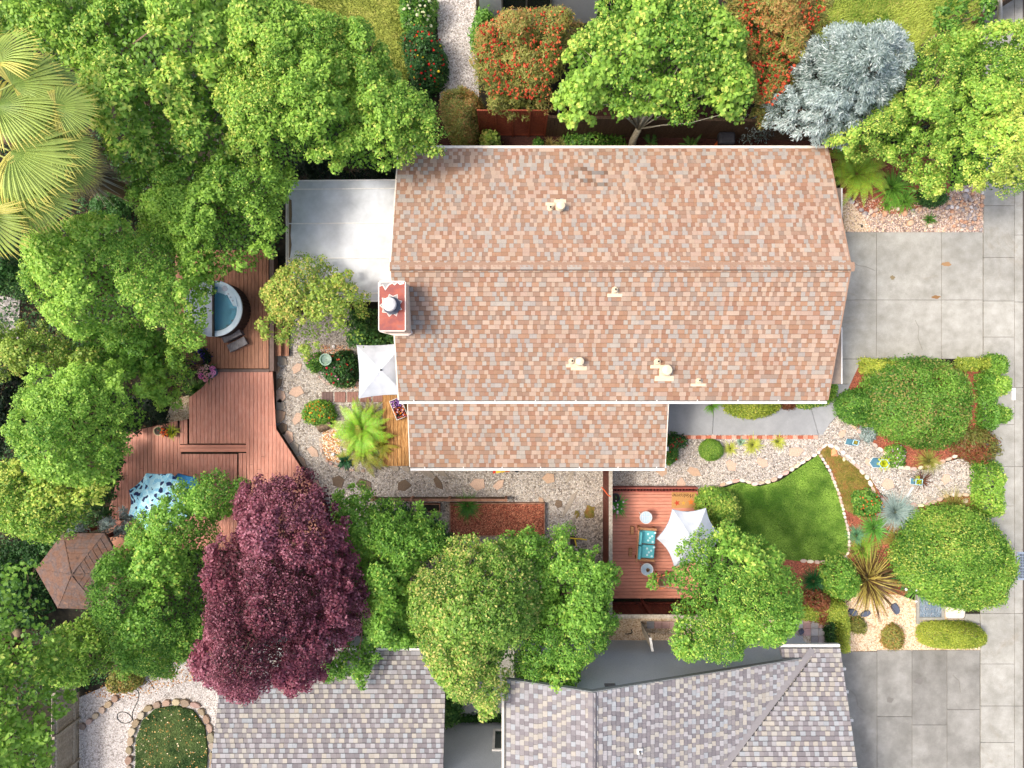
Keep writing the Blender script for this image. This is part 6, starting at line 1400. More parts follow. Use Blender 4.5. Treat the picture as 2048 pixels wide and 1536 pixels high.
# wagon, pots under the gutter
wg = thing('garden_wagon', 'red and yellow wooden wagon peeking out below the wing gutter', 'wagon', U(1010, 941)); z = .35
for i, (x0_, x1_, cl) in enumerate([(986, 991, C(200, 60, 36)), (992, 1002, C(226, 190, 70)), (1003, 1010, C(206, 170, 60)), (1011, 1020, C(170, 96, 50))]):
    b = MB(); b.prism(UP([(x0_, 930), (x1_, 930), (x1_, 946-i), (x0_, 948-i)], z), z-.15, z, cl); b.build('board', PAINT, wg)
for x in (988, 1016): p = U(x, 936, .12); b = MB(); b.tube([(p.x-.02, p.y, .12), (p.x+.03, p.y, .12)], .12, 16); b.build('wheel', M_TUBS, wg)
b = MB(); b.prism(UP([(1030, 930), (1036, 930), (1036, 945), (1030, 945)], .5), 0, .5, C(50, 54, 56)); tag(b.build('post', PAINT), 'black post right of the red and yellow wagon', 'post')
for i, (x, cl, l) in enumerate([(921, C(196, 160, 120), 'terracotta pot at the left under the wing gutter'), (947, C(230, 226, 220), 'white rimmed pot under the wing gutter'), (1058, C(60, 56, 54), 'black rimmed pot furthest along under the wing gutter')]): pot('plant_pot', l, x, 932, 0, .15, .3, cl)
# barbecue in the side yard
bq = thing('barbecue', 'black covered barbecue on an orange stand in the side yard', 'barbecue', U(1452, 290)); M_ORG = mat('orange_plastic', [C(196, 84, 30), C(220, 104, 44)], 6, .5)
p = U(1455, 272, 1.0); b = MB(); b.obox((p.x, p.y-.05, .85), (.62, .46, .32)); o = b.build('cover', mat('black_cover', [C(34, 34, 38), C(50, 50, 56)], 8, .7, .3), bq); md = o.modifiers.new('bev', 'BEVEL'); md.width = .09; md.segments = 4
p2 = U(1449, 290, .6); b = MB(); b.obox((p2.x, p2.y, .35), (.55, .3, .5)); b.build('stand', M_ORG, bq)
# white stakes on the dark fence
for i, (x, y0_, y1_, l) in enumerate([(1112, 238, 255, 'longer white stake in front of the dark fence by the lattice'), (1235, 238, 247, 'short white stake in front of the dark fence behind the tree')]):
    p = U(x, y1_, 0); k_ = (768-y0_)/(768-y1_); h_ = CAMH*(1-1/k_); b = MB(); b.box(p.x-.02, p.y-.02, 0, p.x+.02, p.y+.02, h_+.9); tag(b.build('stake', M_TRIM), l, 'stake')
# hoses
def hose(label, pts, col, z=.03, rad=.014):
    P = [U(x, y, z) for x, y in pts]; Q = []
    for i in range(len(P)-1):
        p0, p1, p2_, p3 = P[max(0, i-1)], P[i], P[i+1], P[min(len(P)-1, i+2)]
        for k in range(6):
            t = k/6; Q.append(.5*((2*p1)+(p2_-p0)*t+(2*p0-5*p1+4*p2_-p3)*t*t+(3*p1-p0-3*p2_+p3)*t**3))
    Q.append(P[-1]); b = MB(); b.tube(Q, rad, 6, col); tag(b.build('hose', PAINT, smooth=True), label, 'hose')
hose('thin dark irrigation tube coiled on the white gravel', [(270, 1376), (277, 1385), (276, 1400), (265, 1425), (264, 1440), (255, 1446), (243, 1445), (235, 1437), (236, 1427), (246, 1424), (257, 1428), (265, 1438), (268, 1447)], C(60, 62, 56))
hose('short dark tube on the gravel right of the coiled one', [(297, 1360), (303, 1368), (308, 1378)], C(60, 52, 44))
hose('orange hose draped over the red fence', [(1203, 974), (1210, 982), (1216, 990), (1222, 993)], C(200, 90, 50), 1.85, .02)
hose('black tube beside the open grey gate', [(1250, 1268), (1258, 1268), (1264, 1265), (1262, 1259)], C(40, 36, 34), .06, .02)
hose('pale hose crossing the courtyard floor', [(922, 1425), (926, 1418), (935, 1412), (945, 1405)], C(206, 200, 190), .08, .012)
# dark stone boxes in the paver gap
b = MB(); p = U(1603, 1264, .1); b.ico((p.x, p.y, .08), .14, C(84, 86, 100), (1, .8, .6), .4, .15); tag(b.build('rock', STONE), 'dark blue grey rock among the pavers by the lower hedge', 'rock')
fnt = U(1178, 1022, .02); 
for i, (x, y, rx, ry) in enumerate([(1179, 1024, 10, 16), (1154, 1028, 5, 8)]):
    b = MB(); b.prism(UP(blob(x, y, rx, ry, 12, i+3, .25), .034), .028, .034); o = b.build('moss_patch', M_MOSS); o['kind'] = 'stuff'
yt = U(1150, 1080, .5); yr_ = thing('garden_cart', 'yellow garden tool cart half hidden by the tree on the dark gravel', 'cart', (yt.x, yt.y, 0)); M_YEL = mat('yellow_plastic', [C(200, 170, 40), C(220, 190, 60)], 8, .5)
for (x0_, y0_, x1_, y1_) in ((1140, 1076, 1156, 1078), (1156, 1077, 1174, 1080), (1150, 1079, 1153, 1092)): a = U(x0_, y0_, .5); c_ = U(x1_, y1_, .5); b = MB(); b.tube([a, c_], .025, 6); b.build('frame', M_YEL, yr_)
b = MB(); a = U(1146, 1082, .25); b.obox((a.x, a.y, .22), (.2, .3, .36)); b.build('bin', M_TUBS, yr_)
b = MB(); ring(b, U(873, 1052, .2), .17, .22, .15, .24, 20); tag(b.build('tyre_ring', M_TUBS), 'black ring lying on the shaded gravel by the shrub', 'ring')
# ------------------------------------------------------------------ trees
groundcover('ground_cover', [(-60, -60), (560, -60), (700, 300), (590, 330), (560, 500), (350, 500), (350, 700), (400, 740), (330, 800), (240, 860), (200, 1060), (-60, 1100)], 130, .05, .5, .13, 'deep', 61)
groundcover('ground_cover', [(-60, 1090), (210, 1060), (230, 1100), (400, 1100), (430, 1290), (300, 1330), (160, 1380), (100, 1400), (90, 1600), (-60, 1600)], 130, .05, .5, .12, 'deep', 62)
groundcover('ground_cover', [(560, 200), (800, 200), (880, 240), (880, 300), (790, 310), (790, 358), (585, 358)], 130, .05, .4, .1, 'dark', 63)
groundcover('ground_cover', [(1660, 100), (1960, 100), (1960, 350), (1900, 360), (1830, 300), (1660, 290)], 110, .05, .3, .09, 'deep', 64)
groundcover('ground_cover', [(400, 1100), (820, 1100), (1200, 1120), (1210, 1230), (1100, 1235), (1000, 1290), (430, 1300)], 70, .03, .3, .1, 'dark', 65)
tree('ash_tree', 'broad glossy green tree filling the top left beside the palm', 'tree', [(70, 95), (20, 75), (-50, 60), (-60, -40), (60, -50), (240, -50), (430, -50), (510, 30), (490, 160), (470, 240), (440, 330), (360, 340), (290, 345), (225, 335), (205, 250), (160, 180), (110, 120)], 4.6, 7.2, (300, 210), bark=BARK, pal='lime', leaf=.125, asp=.55, acc=.22, seed=2, gap=0.12, rough=.75, R=2.6, dens=1.25)
tree('maple_tree', 'bright yellow green maple in the upper left centre', 'tree', [(470, -40), (560, -30), (600, 0), (640, 20), (690, 30), (720, 100), (700, 190), (700, 270), (660, 320), (600, 300), (560, 330), (500, 320), (450, 300), (430, 200), (450, 90)], 4.8, 7.0, (575, 190), pal='lime', leaf=.088, seed=3, acc=.2, gap=0.14, R=2.4)
tree('maple_tree', 'mid green maple next to the pale rough grass at the top', 'tree', [(690, 25), (740, 50), (775, 100), (790, 150), (835, 180), (860, 200), (885, 235), (880, 290), (820, 300), (795, 330), (700, 335), (650, 320), (690, 250), (690, 140)], 4.2, 6.0, (770, 220), pal='lime', leaf=.088, seed=4, acc=.12, gap=0.14)
tree('maple_tree', 'soft mid green maple leaning over the corner of the tub deck', 'tree', [(262, 370), (330, 335), (420, 320), (500, 325), (560, 320), (575, 345), (580, 375), (556, 400), (552, 430), (562, 455), (545, 480), (530, 505), (510, 500), (500, 545), (470, 550), (430, 555), (400, 590), (365, 560), (340, 500), (300, 450), (262, 420)], 4.0, 5.8, (400, 450), pal='lime', leaf=.085, seed=5, gap=0.11, acc=.03, R=1.8)
tree('maple_tree', 'big lime maple on the left reaching over the hot tub', 'tree', [(65, 480), (100, 440), (180, 425), (260, 440), (330, 470), (350, 520), (372, 548), (388, 560), (392, 582), (398, 592), (404, 618), (396, 642), (388, 660), (385, 690), (330, 690), (280, 655), (230, 665), (170, 690), (100, 650), (50, 600), (40, 530)], 4.4, 6.6, (230, 560), pal='limeb', leaf=.085, seed=6, acc=.12, gap=0.11, R=2.6)
tree('laurel_shrub', 'glossy large leaved shrub between the lime maples on the left', 'shrub', [(165, 650), (250, 640), (330, 640), (338, 690), (320, 740), (285, 750), (240, 755), (180, 730)], 2.2, 3.2, pal='maple', leaf=.14, asp=.42, seed=7, acc=.1, gap=0.06, tr=.07, R=1.2)
tree('small_maple', 'small green maple beside the purple flowers at the deck edge', 'tree', [(335, 650), (375, 650), (388, 680), (386, 705), (376, 730), (376, 765), (366, 790), (350, 780), (335, 730)], 2.0, 3.0, pal='lime', leaf=.085, seed=8, gap=0.08, tr=.06, R=1)
tree('small_maple', 'small pale green maple hanging above the gravel corner', 'tree', [(272, 740), (300, 720), (335, 725), (335, 770), (345, 800), (340, 822), (322, 815), (305, 815), (282, 790)], 2.0, 2.9, pal='limeb', leaf=.085, seed=9, gap=0.09, tr=.06, R=.9)
tree('maple_tree', 'dense green maple in the left middle above the lower deck', 'tree', [(28, 775), (50, 735), (120, 735), (160, 720), (200, 730), (250, 765), (255, 800), (268, 830), (268, 858), (240, 880), (235, 910), (210, 955), (180, 975), (130, 975), (80, 960), (45, 910), (25, 850)], 4.2, 6.2, (150, 850), pal='limeb', leaf=.085, seed=10, gap=0.09, acc=.05, R=2.4)
tree('maple_tree', 'loose yellow green maple at the left edge above the dense one', 'tree', [(-60, 650), (50, 640), (100, 660), (165, 690), (200, 720), (150, 735), (80, 735), (30, 740), (-60, 760)], 3.6, 5.0, (40, 690), pal='gold', leaf=.085, seed=11, gap=0.15)
tree('maple_tree', 'yellow tinged maple at the left edge below the dense one', 'tree', [(-60, 940), (30, 915), (90, 920), (140, 960), (200, 960), (215, 985), (180, 1010), (150, 1040), (135, 1075), (80, 1092), (20, 1080), (-60, 1060)], 3.4, 4.8, (70, 1000), pal='lime', leaf=.095, seed=12, acc=.35, gap=0.18)
tree('maple_tree', 'full green maple right of the gazebo', 'tree', [(184, 1160), (200, 1115), (240, 1085), (262, 1040), (320, 1000), (335, 970), (380, 955), (430, 950), (495, 962), (488, 990), (460, 1030), (410, 1080), (395, 1140), (415, 1200), (415, 1260), (380, 1325), (320, 1350), (260, 1330), (235, 1290), (215, 1235)], 3.4, 5.4, (300, 1150), pal='maple', leaf=.085, seed=13, acc=.06, gap=0.13, R=2.2)
tree('maple_tree', 'low olive green tree below the gazebo', 'tree', [(85, 1275), (150, 1240), (225, 1265), (300, 1290), (345, 1325), (330, 1365), (270, 1350), (235, 1375), (200, 1350), (150, 1395), (140, 1375), (110, 1385), (75, 1330)], 2.6, 3.8, (190, 1310), pal='lime', leaf=.09, seed=14, acc=.1, gap=0.15)
tree('tall_maple_tree', 'tall bright lime tree in the bottom left corner', 'tree', [(-80, 1130), (30, 1120), (62, 1150), (30, 1180), (48, 1230), (85, 1290), (108, 1380), (95, 1430), (115, 1470), (70, 1490), (80, 1520), (30, 1580), (-80, 1580)], 6.6, 8.8, (30, 1250), pal='lime', leaf=.12, seed=15, acc=.1, gap=0.14)
tree('plum_tree', 'large round purple leaved plum tree', 'tree', [(470, 965), (500, 962), (530, 955), (590, 950), (640, 972), (652, 1010), (690, 1060), (692, 1110), (718, 1160), (722, 1250), (690, 1300), (640, 1330), (630, 1385), (585, 1412), (550, 1395), (520, 1412), (470, 1395), (420, 1370), (385, 1325), (380, 1290), (412, 1260), (415, 1200), (390, 1160), (395, 1110), (440, 1050), (452, 1000)], 4.4, 7.4, (590, 1120), pal='plum', leaf=.075, seed=16, acc=.3, gap=0.2, R=3.2, rough=.85, dens=1.05)
tree('privet_tree', 'fresh green tree right of the purple plum', 'tree', [(655, 1000), (700, 975), (735, 985), (740, 1010), (800, 1005), (850, 1030), (900, 1070), (905, 1100), (860, 1110), (830, 1160), (820, 1240), (860, 1290), (800, 1300), (760, 1310), (755, 1345), (730, 1350), (718, 1400), (705, 1395), (700, 1350), (640, 1392), (638, 1335), (690, 1298), (722, 1250), (718, 1160), (690, 1100), (650, 1045)], 2.9, 5.0, (760, 1110), pal='maple', leaf=.1, asp=.5, seed=17, acc=.06, gap=.04, R=2.0)
tree('blossoming_tree', 'tree with creamy yellow blossom sprays over the grey roof', 'tree', [(905, 1085), (960, 1085), (1000, 1075), (1050, 1100), (1075, 1170), (1075, 1260), (1040, 1320), (1015, 1360), (1015, 1390), (985, 1432), (960, 1440), (950, 1405), (900, 1410), (885, 1380), (850, 1340), (815, 1250), (820, 1180), (850, 1130), (890, 1105)], 3.9, 5.9, (940, 1190), pal='blossom', leaf=.08, seed=18, acc=.22, gap=0.11, R=2.2)
tree('shade_tree', 'deep green tree left of the open grey gate', 'tree', [(1000, 1085), (1060, 1045), (1100, 1070), (1130, 1040), (1155, 1090), (1200, 1105), (1238, 1150), (1222, 1200), (1242, 1250), (1200, 1310), (1165, 1330), (1150, 1390), (1110, 1392), (1040, 1370), (1020, 1320), (1060, 1260), (1070, 1180), (1040, 1120)], 3.2, 4.8, (1120, 1180), pal='maple', leaf=.085, seed=19, acc=.1, gap=0.11, R=2.2)
tree('shade_tree', 'green tree with yellow tips covering the right side of the front deck', 'tree', [(1300, 1185), (1325, 1165), (1362, 1130), (1384, 1098), (1418, 1072), (1445, 1062), (1490, 1052), (1560, 1072), (1582, 1130), (1612, 1180), (1600, 1235), (1565, 1280), (1545, 1300), (1500, 1290), (1485, 1330), (1430, 1340), (1380, 1330), (1340, 1290), (1362, 1230), (1355, 1200), (1315, 1205)], 3.8, 5.6, (1470, 1170), pal='maple', leaf=.085, seed=20, acc=.15, gap=0.10, R=2.2)
tree('citrus_tree', 'round leaved lime green tree with a forked pale trunk behind the house', 'tree', [(1108, 190), (1112, 130), (1150, 60), (1190, 15), (1230, -40), (1420, -40), (1455, 40), (1490, 80), (1505, 130), (1515, 180), (1490, 220), (1440, 225), (1400, 205), (1385, 245), (1330, 230), (1290, 220), (1240, 235), (1200, 205), (1170, 245), (1145, 240)], 3.2, 5.2, (1262, 306), bark=BARKP, pal='lime', leaf=.12, asp=.8, seed=21, dens=1.3, acc=.25, gap=0.13, R=2.2, limbs=12, tr=.13)
tree('bottlebrush', 'bottlebrush shrub with red flowers left of the lime green tree', 'shrub', [(955, 60), (1000, 25), (1060, 15), (1130, 20), (1165, 40), (1130, 110), (1112, 160), (1100, 215), (1040, 225), (980, 215), (955, 170), (945, 110)], 2.2, 3.4, pal='olive', leaf=.13, asp=.25, seed=22, acc=.25, gap=0.09, tr=.07, dens=.75)
tree('bottlebrush', 'bottlebrush shrub with red flowers left of the blue spruce', 'shrub', [(1440, -40), (1560, -40), (1672, -10), (1668, 40), (1620, 80), (1600, 150), (1575, 205), (1530, 245), (1495, 215), (1515, 180), (1500, 120), (1470, 60)], 2.2, 3.4, pal='olive', leaf=.13, asp=.25, seed=23, acc=.3, gap=0.09, tr=.07, dens=.75)
def redflowers(px, h0, h1, n, seed, parent_label, cols, size=.042):
    root = [o for o in COL.objects if o.get('label') == parent_label][0]; r = random.Random(seed); poly = UP(px, h0); P = scatter(poly, n, np.random.default_rng(seed)); m = MB()
    for x, y in P:
        z = r.uniform(h0, h1); q = r.uniform(.8, 1.1); m.ico((x, y, z), size*r.uniform(.6, 1.4), tuple(min(1, c*q) for c in cols[r.randrange(len(cols))]), (1, r.uniform(.5, 1), .8), r.uniform(0, 3), .3, r)
    m.build('flowers', PETAL, root, kind='stuff')
REDS = [C(196, 84, 52), C(178, 56, 38), C(206, 110, 66)]
redflowers([(955, 65), (1000, 35), (1130, 30), (1120, 110), (1095, 205), (980, 205), (955, 110)], 3.3, 3.85, 520, 51, 'bottlebrush shrub with red flowers left of the lime green tree', REDS)
redflowers([(1450, -30), (1650, -20), (1640, 45), (1590, 100), (1585, 150), (1540, 220), (1510, 200), (1500, 100)], 3.3, 3.85, 700, 52, 'bottlebrush shrub with red flowers left of the blue spruce', REDS)
tree('blue_spruce', 'silvery blue spruce at the top right corner of the house', 'tree', [(1555, 190), (1562, 170), (1610, 155), (1605, 115), (1630, 70), (1665, 48), (1700, 52), (1745, 42), (1775, 60), (1800, 65), (1815, 110), (1822, 160), (1795, 175), (1770, 220), (1725, 250), (1715, 290), (1680, 268), (1640, 265), (1600, 258), (1560, 235)], 2.8, 5.2, (1640, 278), pal='blue', leaf=.078, seed=24, acc=.25, gap=0.11, R=1.9, needle=True, cl=.7, dens=1.1, limbs=14)
tree('elm_tree', 'yellow green tree right of the blue spruce', 'tree', [(1668, 275), (1700, 250), (1740, 235), (1775, 200), (1825, 165), (1835, 110), (1870, 70), (1895, 60), (1905, 150), (1880, 250), (1900, 330), (1895, 385), (1860, 395), (1845, 380), (1838, 330), (1800, 310), (1740, 300), (1690, 300)], 2.9, 4.6, (1800, 270), pal='lime', leaf=.085, seed=25, acc=.35, dens=1.2, gap=0.11)
tree('elm_tree', 'yellow green tree overhanging the sidewalk in the top right corner', 'tree', [(1900, 62), (1950, 60), (1990, 45), (2090, 40), (2090, 375), (2020, 375), (1990, 365), (1940, 385), (1900, 390), (1905, 330), (1885, 250), (1908, 150)], 3.4, 5.2, (1990, 240), pal='lime', leaf=.085, seed=26, acc=.45, dens=1.2, gap=0.11)
tree('open_maple', 'airy yellow green tree between the tub deck and the patio cover', 'tree', [(505, 580), (528, 560), (555, 545), (575, 530), (592, 506), (640, 512), (665, 535), (695, 545), (705, 570), (727, 592), (715, 640), (742, 670), (735, 705), (705, 712), (680, 690), (650, 680), (625, 700), (605, 718), (590, 690), (560, 695), (535, 680), (512, 655), (535, 620)], 3.0, 4.4, (615, 610), pal='gold', leaf=.085, seed=27, acc=.25, gap=0.20, rough=.6, dens=.9, under=.12, tr=.09)
shrub('dome_shrub', 'clipped dome shaped shrub on the corner by the driveway', 'shrub', [(1744, 773), (1760, 732), (1802, 720), (1848, 716), (1894, 720), (1941, 745), (1956, 791), (1946, 847), (1927, 883), (1894, 900), (1857, 897), (1802, 879), (1750, 851), (1739, 805)], 1.5, pal='domev', leaf=.085, seed=28, acc=.16, lump=.13, R=1.3, cover=3.2, edge=1.0)
shrub('dome_shrub', 'clipped dome shaped shrub beside the sidewalk and the grille', 'shrub', [(1826, 1095), (1850, 1050), (1895, 1025), (1950, 1020), (2000, 1045), (2036, 1105), (2040, 1160), (2018, 1185), (2022, 1212), (1985, 1222), (1950, 1228), (1900, 1222), (1865, 1195), (1832, 1172), (1812, 1130)], 2.2, pal='bush', leaf=.085, seed=29, acc=.2, lump=.12, R=1.3, cover=3.2, edge=1.0)
tree('evergreen_tree', 'dark evergreen at the left edge', 'tree', [(-60, 735), (30, 735), (45, 790), (30, 850), (45, 910), (-60, 920)], 2.2, 3.6, (0, 830), pal='dark', leaf=.09, seed=30, gap=0.08)
tree('bushy_tree', 'dull green brushy growth at the left edge below the palm', 'shrub', [(-60, 480), (50, 480), (65, 530), (50, 590), (-60, 600)], 1.2, 2.0, (10, 540), pal='deep', leaf=.1, seed=31, gap=0.17, tr=.06)
tree('garden_tree', 'small leafy tree at the very top right by the brown fence', 'tree', [(1885, -40), (1990, -40), (1985, 20), (1965, 60), (1930, 50), (1895, 30)], 2.4, 3.4, pal='glossy', leaf=.12, seed=32, gap=0.15, tr=.06)
b = MB(); p0 = U(1999, 40, 0); p1 = U(2000, -10, 4); b.tube([p0, p0.lerp(p1, .5), p1], [.1, .08, .06], 8); tag(b.build('bare_birch', mat('white_birch_bark', [C(190, 180, 166), C(220, 212, 200)], 6, .8, .3), smooth=True), 'bare white birch stem at the top right', 'birch')
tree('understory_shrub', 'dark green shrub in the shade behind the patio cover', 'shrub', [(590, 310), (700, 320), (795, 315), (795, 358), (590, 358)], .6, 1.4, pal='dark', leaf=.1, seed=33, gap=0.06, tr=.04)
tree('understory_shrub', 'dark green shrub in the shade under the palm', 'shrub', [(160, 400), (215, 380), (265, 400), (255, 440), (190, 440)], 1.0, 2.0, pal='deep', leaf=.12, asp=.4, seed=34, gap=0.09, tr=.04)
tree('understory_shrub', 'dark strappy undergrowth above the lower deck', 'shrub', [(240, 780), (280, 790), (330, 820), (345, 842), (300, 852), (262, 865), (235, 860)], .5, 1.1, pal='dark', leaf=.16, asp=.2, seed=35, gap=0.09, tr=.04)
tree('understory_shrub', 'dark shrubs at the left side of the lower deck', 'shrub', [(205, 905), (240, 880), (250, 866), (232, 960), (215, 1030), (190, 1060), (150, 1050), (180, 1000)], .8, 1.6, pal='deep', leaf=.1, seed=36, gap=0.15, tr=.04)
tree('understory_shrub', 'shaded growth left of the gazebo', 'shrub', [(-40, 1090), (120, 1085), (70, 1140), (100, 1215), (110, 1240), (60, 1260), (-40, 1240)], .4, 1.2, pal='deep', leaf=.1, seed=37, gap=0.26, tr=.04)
tree('understory_shrub', 'deep green shrubs in front of the privet by the gravel', 'shrub', [(735, 1010), (790, 1005), (850, 1025), (870, 1045), (905, 1060), (905, 1100), (850, 1110), (760, 1080)], 1.2, 2.0, pal='deep', leaf=.1, seed=38, gap=0.09, tr=.04)
tree('understory_shrub', 'dark foliage between the chimney and the white umbrella', 'shrub', [(692, 628), (725, 612), (758, 620), (762, 655), (792, 668), (797, 690), (735, 694), (700, 690), (690, 660)], 1.0, 1.9, pal='deep', leaf=.1, seed=39, gap=0.04, tr=.04)
tree('silver_shrub', 'silvery star leaved shrub at the bottom end of the back deck', 'shrub', [(208, 1030), (240, 1020), (262, 1040), (262, 1062), (230, 1068), (208, 1055)], .9, 1.6, pal='blue', leaf=.15, asp=.25, seed=40, gap=0.19, tr=.03)
tree('silver_shrub', 'silvery leaved shrub above the gazebo roof', 'shrub', [(130, 1045), (150, 1035), (168, 1045), (166, 1068), (140, 1068)], 1.6, 2.6, pal='blue', leaf=.15, asp=.25, seed=41, gap=0.15, tr=.03)

# ------------------------------------------------------------------ fan palm
pb = U(364, 441, 0); HCw = 9.0; pcn = U(8, 262, HCw)
palm = thing('fan_palm', 'tall fan palm leaning out of the left edge with yellow tipped fronds', 'palm tree', (pb.x, pb.y, 0))
b = MB(); r_ = random.Random(9); path = [pb.lerp(pcn, t) for t in (0, .15, .3, .45, .6, .75, .9, 1)]; b.tube(path, [.34, .28, .25, .24, .24, .24, .26, .28], 14); b.build('trunk', mat('palm_bark', [C(92, 74, 56), C(140, 118, 94), C(120, 98, 76)], 5, .95, 1.0, stretch=(1, 1, 9)), palm, smooth=True)
b = MB()   # dead skirt
for i in range(420):
    t = r_.uniform(.58, .93); c_ = pb.lerp(pcn, t); a = r_.uniform(0, 6.28); R_ = .28; rr = R_+r_.uniform(.2, .75)*(1.2-t); d = Vector((math.cos(a), math.sin(a), 0)); s = Vector((-d.y, d.x, 0))*.02
    e = c_+d*rr-Vector((0, 0, r_.uniform(.5, 1.1))); st = c_+d*R_; b.add([st-s, st+s, e+s*.3, e-s*.3], [(0, 1, 2, 3)], random.Random(i).choice([C(176, 164, 146), C(140, 124, 104), C(196, 186, 170), C(120, 100, 80)]))
b.build('dead_fronds', BLADE, palm, kind='stuff')
def fan_mesh(seed, dead=False):
    r = random.Random(seed); m = MB(); n = 46; pet = .95
    gA, gB, gT = (C(120, 150, 66), C(182, 198, 98), C(240, 214, 110)) if not dead else (C(170, 150, 100), C(190, 166, 116), C(196, 166, 120))
    m.tube([(0, 0, 0), (pet*.5, 0, .12), (pet, 0, .16)], [.035, .026, .02], 6, C(190, 196, 110))
    o = Vector((pet, 0, .16)); half = math.radians(104)
    for i in range(n):
        u = (i+.5)/n*2-1; a = half*u; da = half/n; L = (1.42-.34*abs(u)**2)*r.uniform(.94, 1.05)
        ks = [0, .22, .45, .66, .84, 1.0]; wd = [0.0, 1.0, 1.0, 1.0, .62, .06]; prev = None
        bend = r.uniform(-.05, .05)
        for k, (t, w_) in enumerate(zip(ks, wd)):
            z = .10*t-.10*abs(u)-.5*max(0, t-.45)**1.5*(1+.8*abs(u))+(.025 if i % 2 else 0)*min(1, t*2)
            aa = a+bend*max(0, t-.6)*2; wid = L*min(t, .7)*da*w_*1.04
            c_ = o+Vector((L*t*math.cos(aa), L*t*math.sin(aa), z)); s = Vector((-math.sin(aa), math.cos(aa), 0))*wid; dz = Vector((0, 0, -.012*w_*min(1, t*3)))
            cur = (c_-s+dz, c_, c_+s+dz)
            if prev:
                q = r.uniform(.9, 1.1); tt = min(1, t*1.05)
                base = [gA[j]*(1-tt)+gB[j]*tt for j in range(3)]
                if t > .9: base = [base[j]*.5+gT[j]*.5 for j in range(3)]
                if abs(u) > .8: base = [base[j]*.5+gT[j]*.5 for j in range(3)]
                cl = tuple(min(1, x*q) for x in base); cd = tuple(x*.72 for x in cl)  # cd: one half of each pleat coloured darker as painted fold shading
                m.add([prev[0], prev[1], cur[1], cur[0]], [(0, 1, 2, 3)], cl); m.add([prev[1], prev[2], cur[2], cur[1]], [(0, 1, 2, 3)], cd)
            prev = cur
    me = bpy.data.meshes.new('frond'); me.from_pydata(m.v, [], m.f); at = me.attributes.new('col', 'FLOAT_VECTOR', 'FACE'); at.data.foreach_set('vector', np.array(m.c, dtype=np.float32).ravel()); me.materials.append(BLADE); return me
fm = [fan_mesh(s) for s in (1, 2, 3)]+[fan_mesh(5, True)]
spots = [(28, 175, 38, 1.3, .18), (0, 222, 8, 1.5, .1), (112, 218, 12, 1.0, .3), (62, 248, -2, 1.25, .25), (98, 284, -14, 1.15, .3), (25, 304, -24, 1.55, .12), (52, 374, -38, 1.25, .35), (-8, 345, -58, 1.55, .2),
         (-4, 130, 68, 1.3, .2), (-24, 425, -80, 1.25, .3), (58, 335, -22, 1.2, .4), (84, 160, 30, .95, .5), (-60, 250, 180, 1.4, .2), (-80, 180, 140, 1.4, .25), (-90, 330, 205, 1.4, .25), (-50, 400, 240, 1.3, .3), (-60, 110, 110, 1.3, .3), (-130, 260, 178, 1.2, .4), (20, 400, -62, 1.1, .55), (120, 320, -20, 1.0, .6)]
for i, (px, py, deg, rad, tilt) in enumerate(spots):
    hz = HCw+.35-1.6*tilt; k = rad/1.42; h_ = U(px, py, hz); a = math.radians(deg)
    o = bpy.data.objects.new('frond', fm[i % 3]); COL.objects.link(o); o.parent = palm
    tilt += .15; o.rotation_euler = (r_.uniform(-.45, .45), tilt, a); o.scale = (k, k, k)
    off = Vector((.95*k*math.cos(tilt)*math.cos(a), .95*k*math.cos(tilt)*math.sin(a), -.95*k*math.sin(tilt)))
    q = Vector((h_.x, h_.y, hz))-off-pb; o.location = q
for i in range(12):
    o = bpy.data.objects.new('frond', fm[3]); COL.objects.link(o); o.parent = palm; a = i*.53; o.rotation_euler = (r_.uniform(-.2, .2), 1.05, a); q = pcn-pb-Vector((0, 0, 1.2)); o.location = q; o.scale = (.8, .8, .8)

# ------------------------------------------------------------------ hedges and shrubs
def rect(x0, y0, x1, y1, j=2, seed=0, n=6):
    r = random.Random(seed); out = []
    for (a, b_), (c_, d) in (((x0, y0), (x1, y0)), ((x1, y0), (x1, y1)), ((x1, y1), (x0, y1)), ((x0, y1), (x0, y0))):
        for k in range(n): t = k/n; out.append((a+(c_-a)*t+r.uniform(-j, j), b_+(d-b_)*t+r.uniform(-j, j)))
    return out
def rrect(cx, cy, rx, ry, p=4, n=28):
    return [(cx+rx*abs(math.cos(a))**(2/p)*(1 if math.cos(a) > 0 else -1), cy+ry*abs(math.sin(a))**(2/p)*(1 if math.sin(a) > 0 else -1)) for a in [6.2832*i/n for i in range(n)]]
shrub('clipped_hedge', 'rounded lime green clipped hedge beside the sidewalk at the bottom right', 'hedge', rrect(1911, 1275, 64, 25, 3.2), .9, pal='yellow', leaf=.05, seed=1, lump=.03, acc=.1, R=.42)
shrub('hedge', 'L shaped yellow green hedge by the lower pavers', 'hedge', [(1600, 1212), (1650, 1205), (1690, 1206), (1697, 1240), (1695, 1300), (1680, 1306), (1672, 1300), (1672, 1240), (1600, 1240)], .9, pal='yellow', leaf=0.069, seed=2, lump=0.068, acc=.1, R=.2)
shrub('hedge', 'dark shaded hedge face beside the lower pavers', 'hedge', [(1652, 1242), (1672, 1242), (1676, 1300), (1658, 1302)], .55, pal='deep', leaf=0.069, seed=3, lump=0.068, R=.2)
shrub('hedge', 'small leaved hedge along the driveway left of the dome shrub', 'hedge', rect(1728, 719, 1796, 746, 2, 4), .7, pal='yellow', leaf=0.081, seed=4, lump=0.153)
shrub('hedge', 'hedge along the driveway right of the dome shrub', 'hedge', rect(1925, 717, 1980, 738, 2, 5), .8, pal='yellow', leaf=0.088, seed=5, lump=0.153)
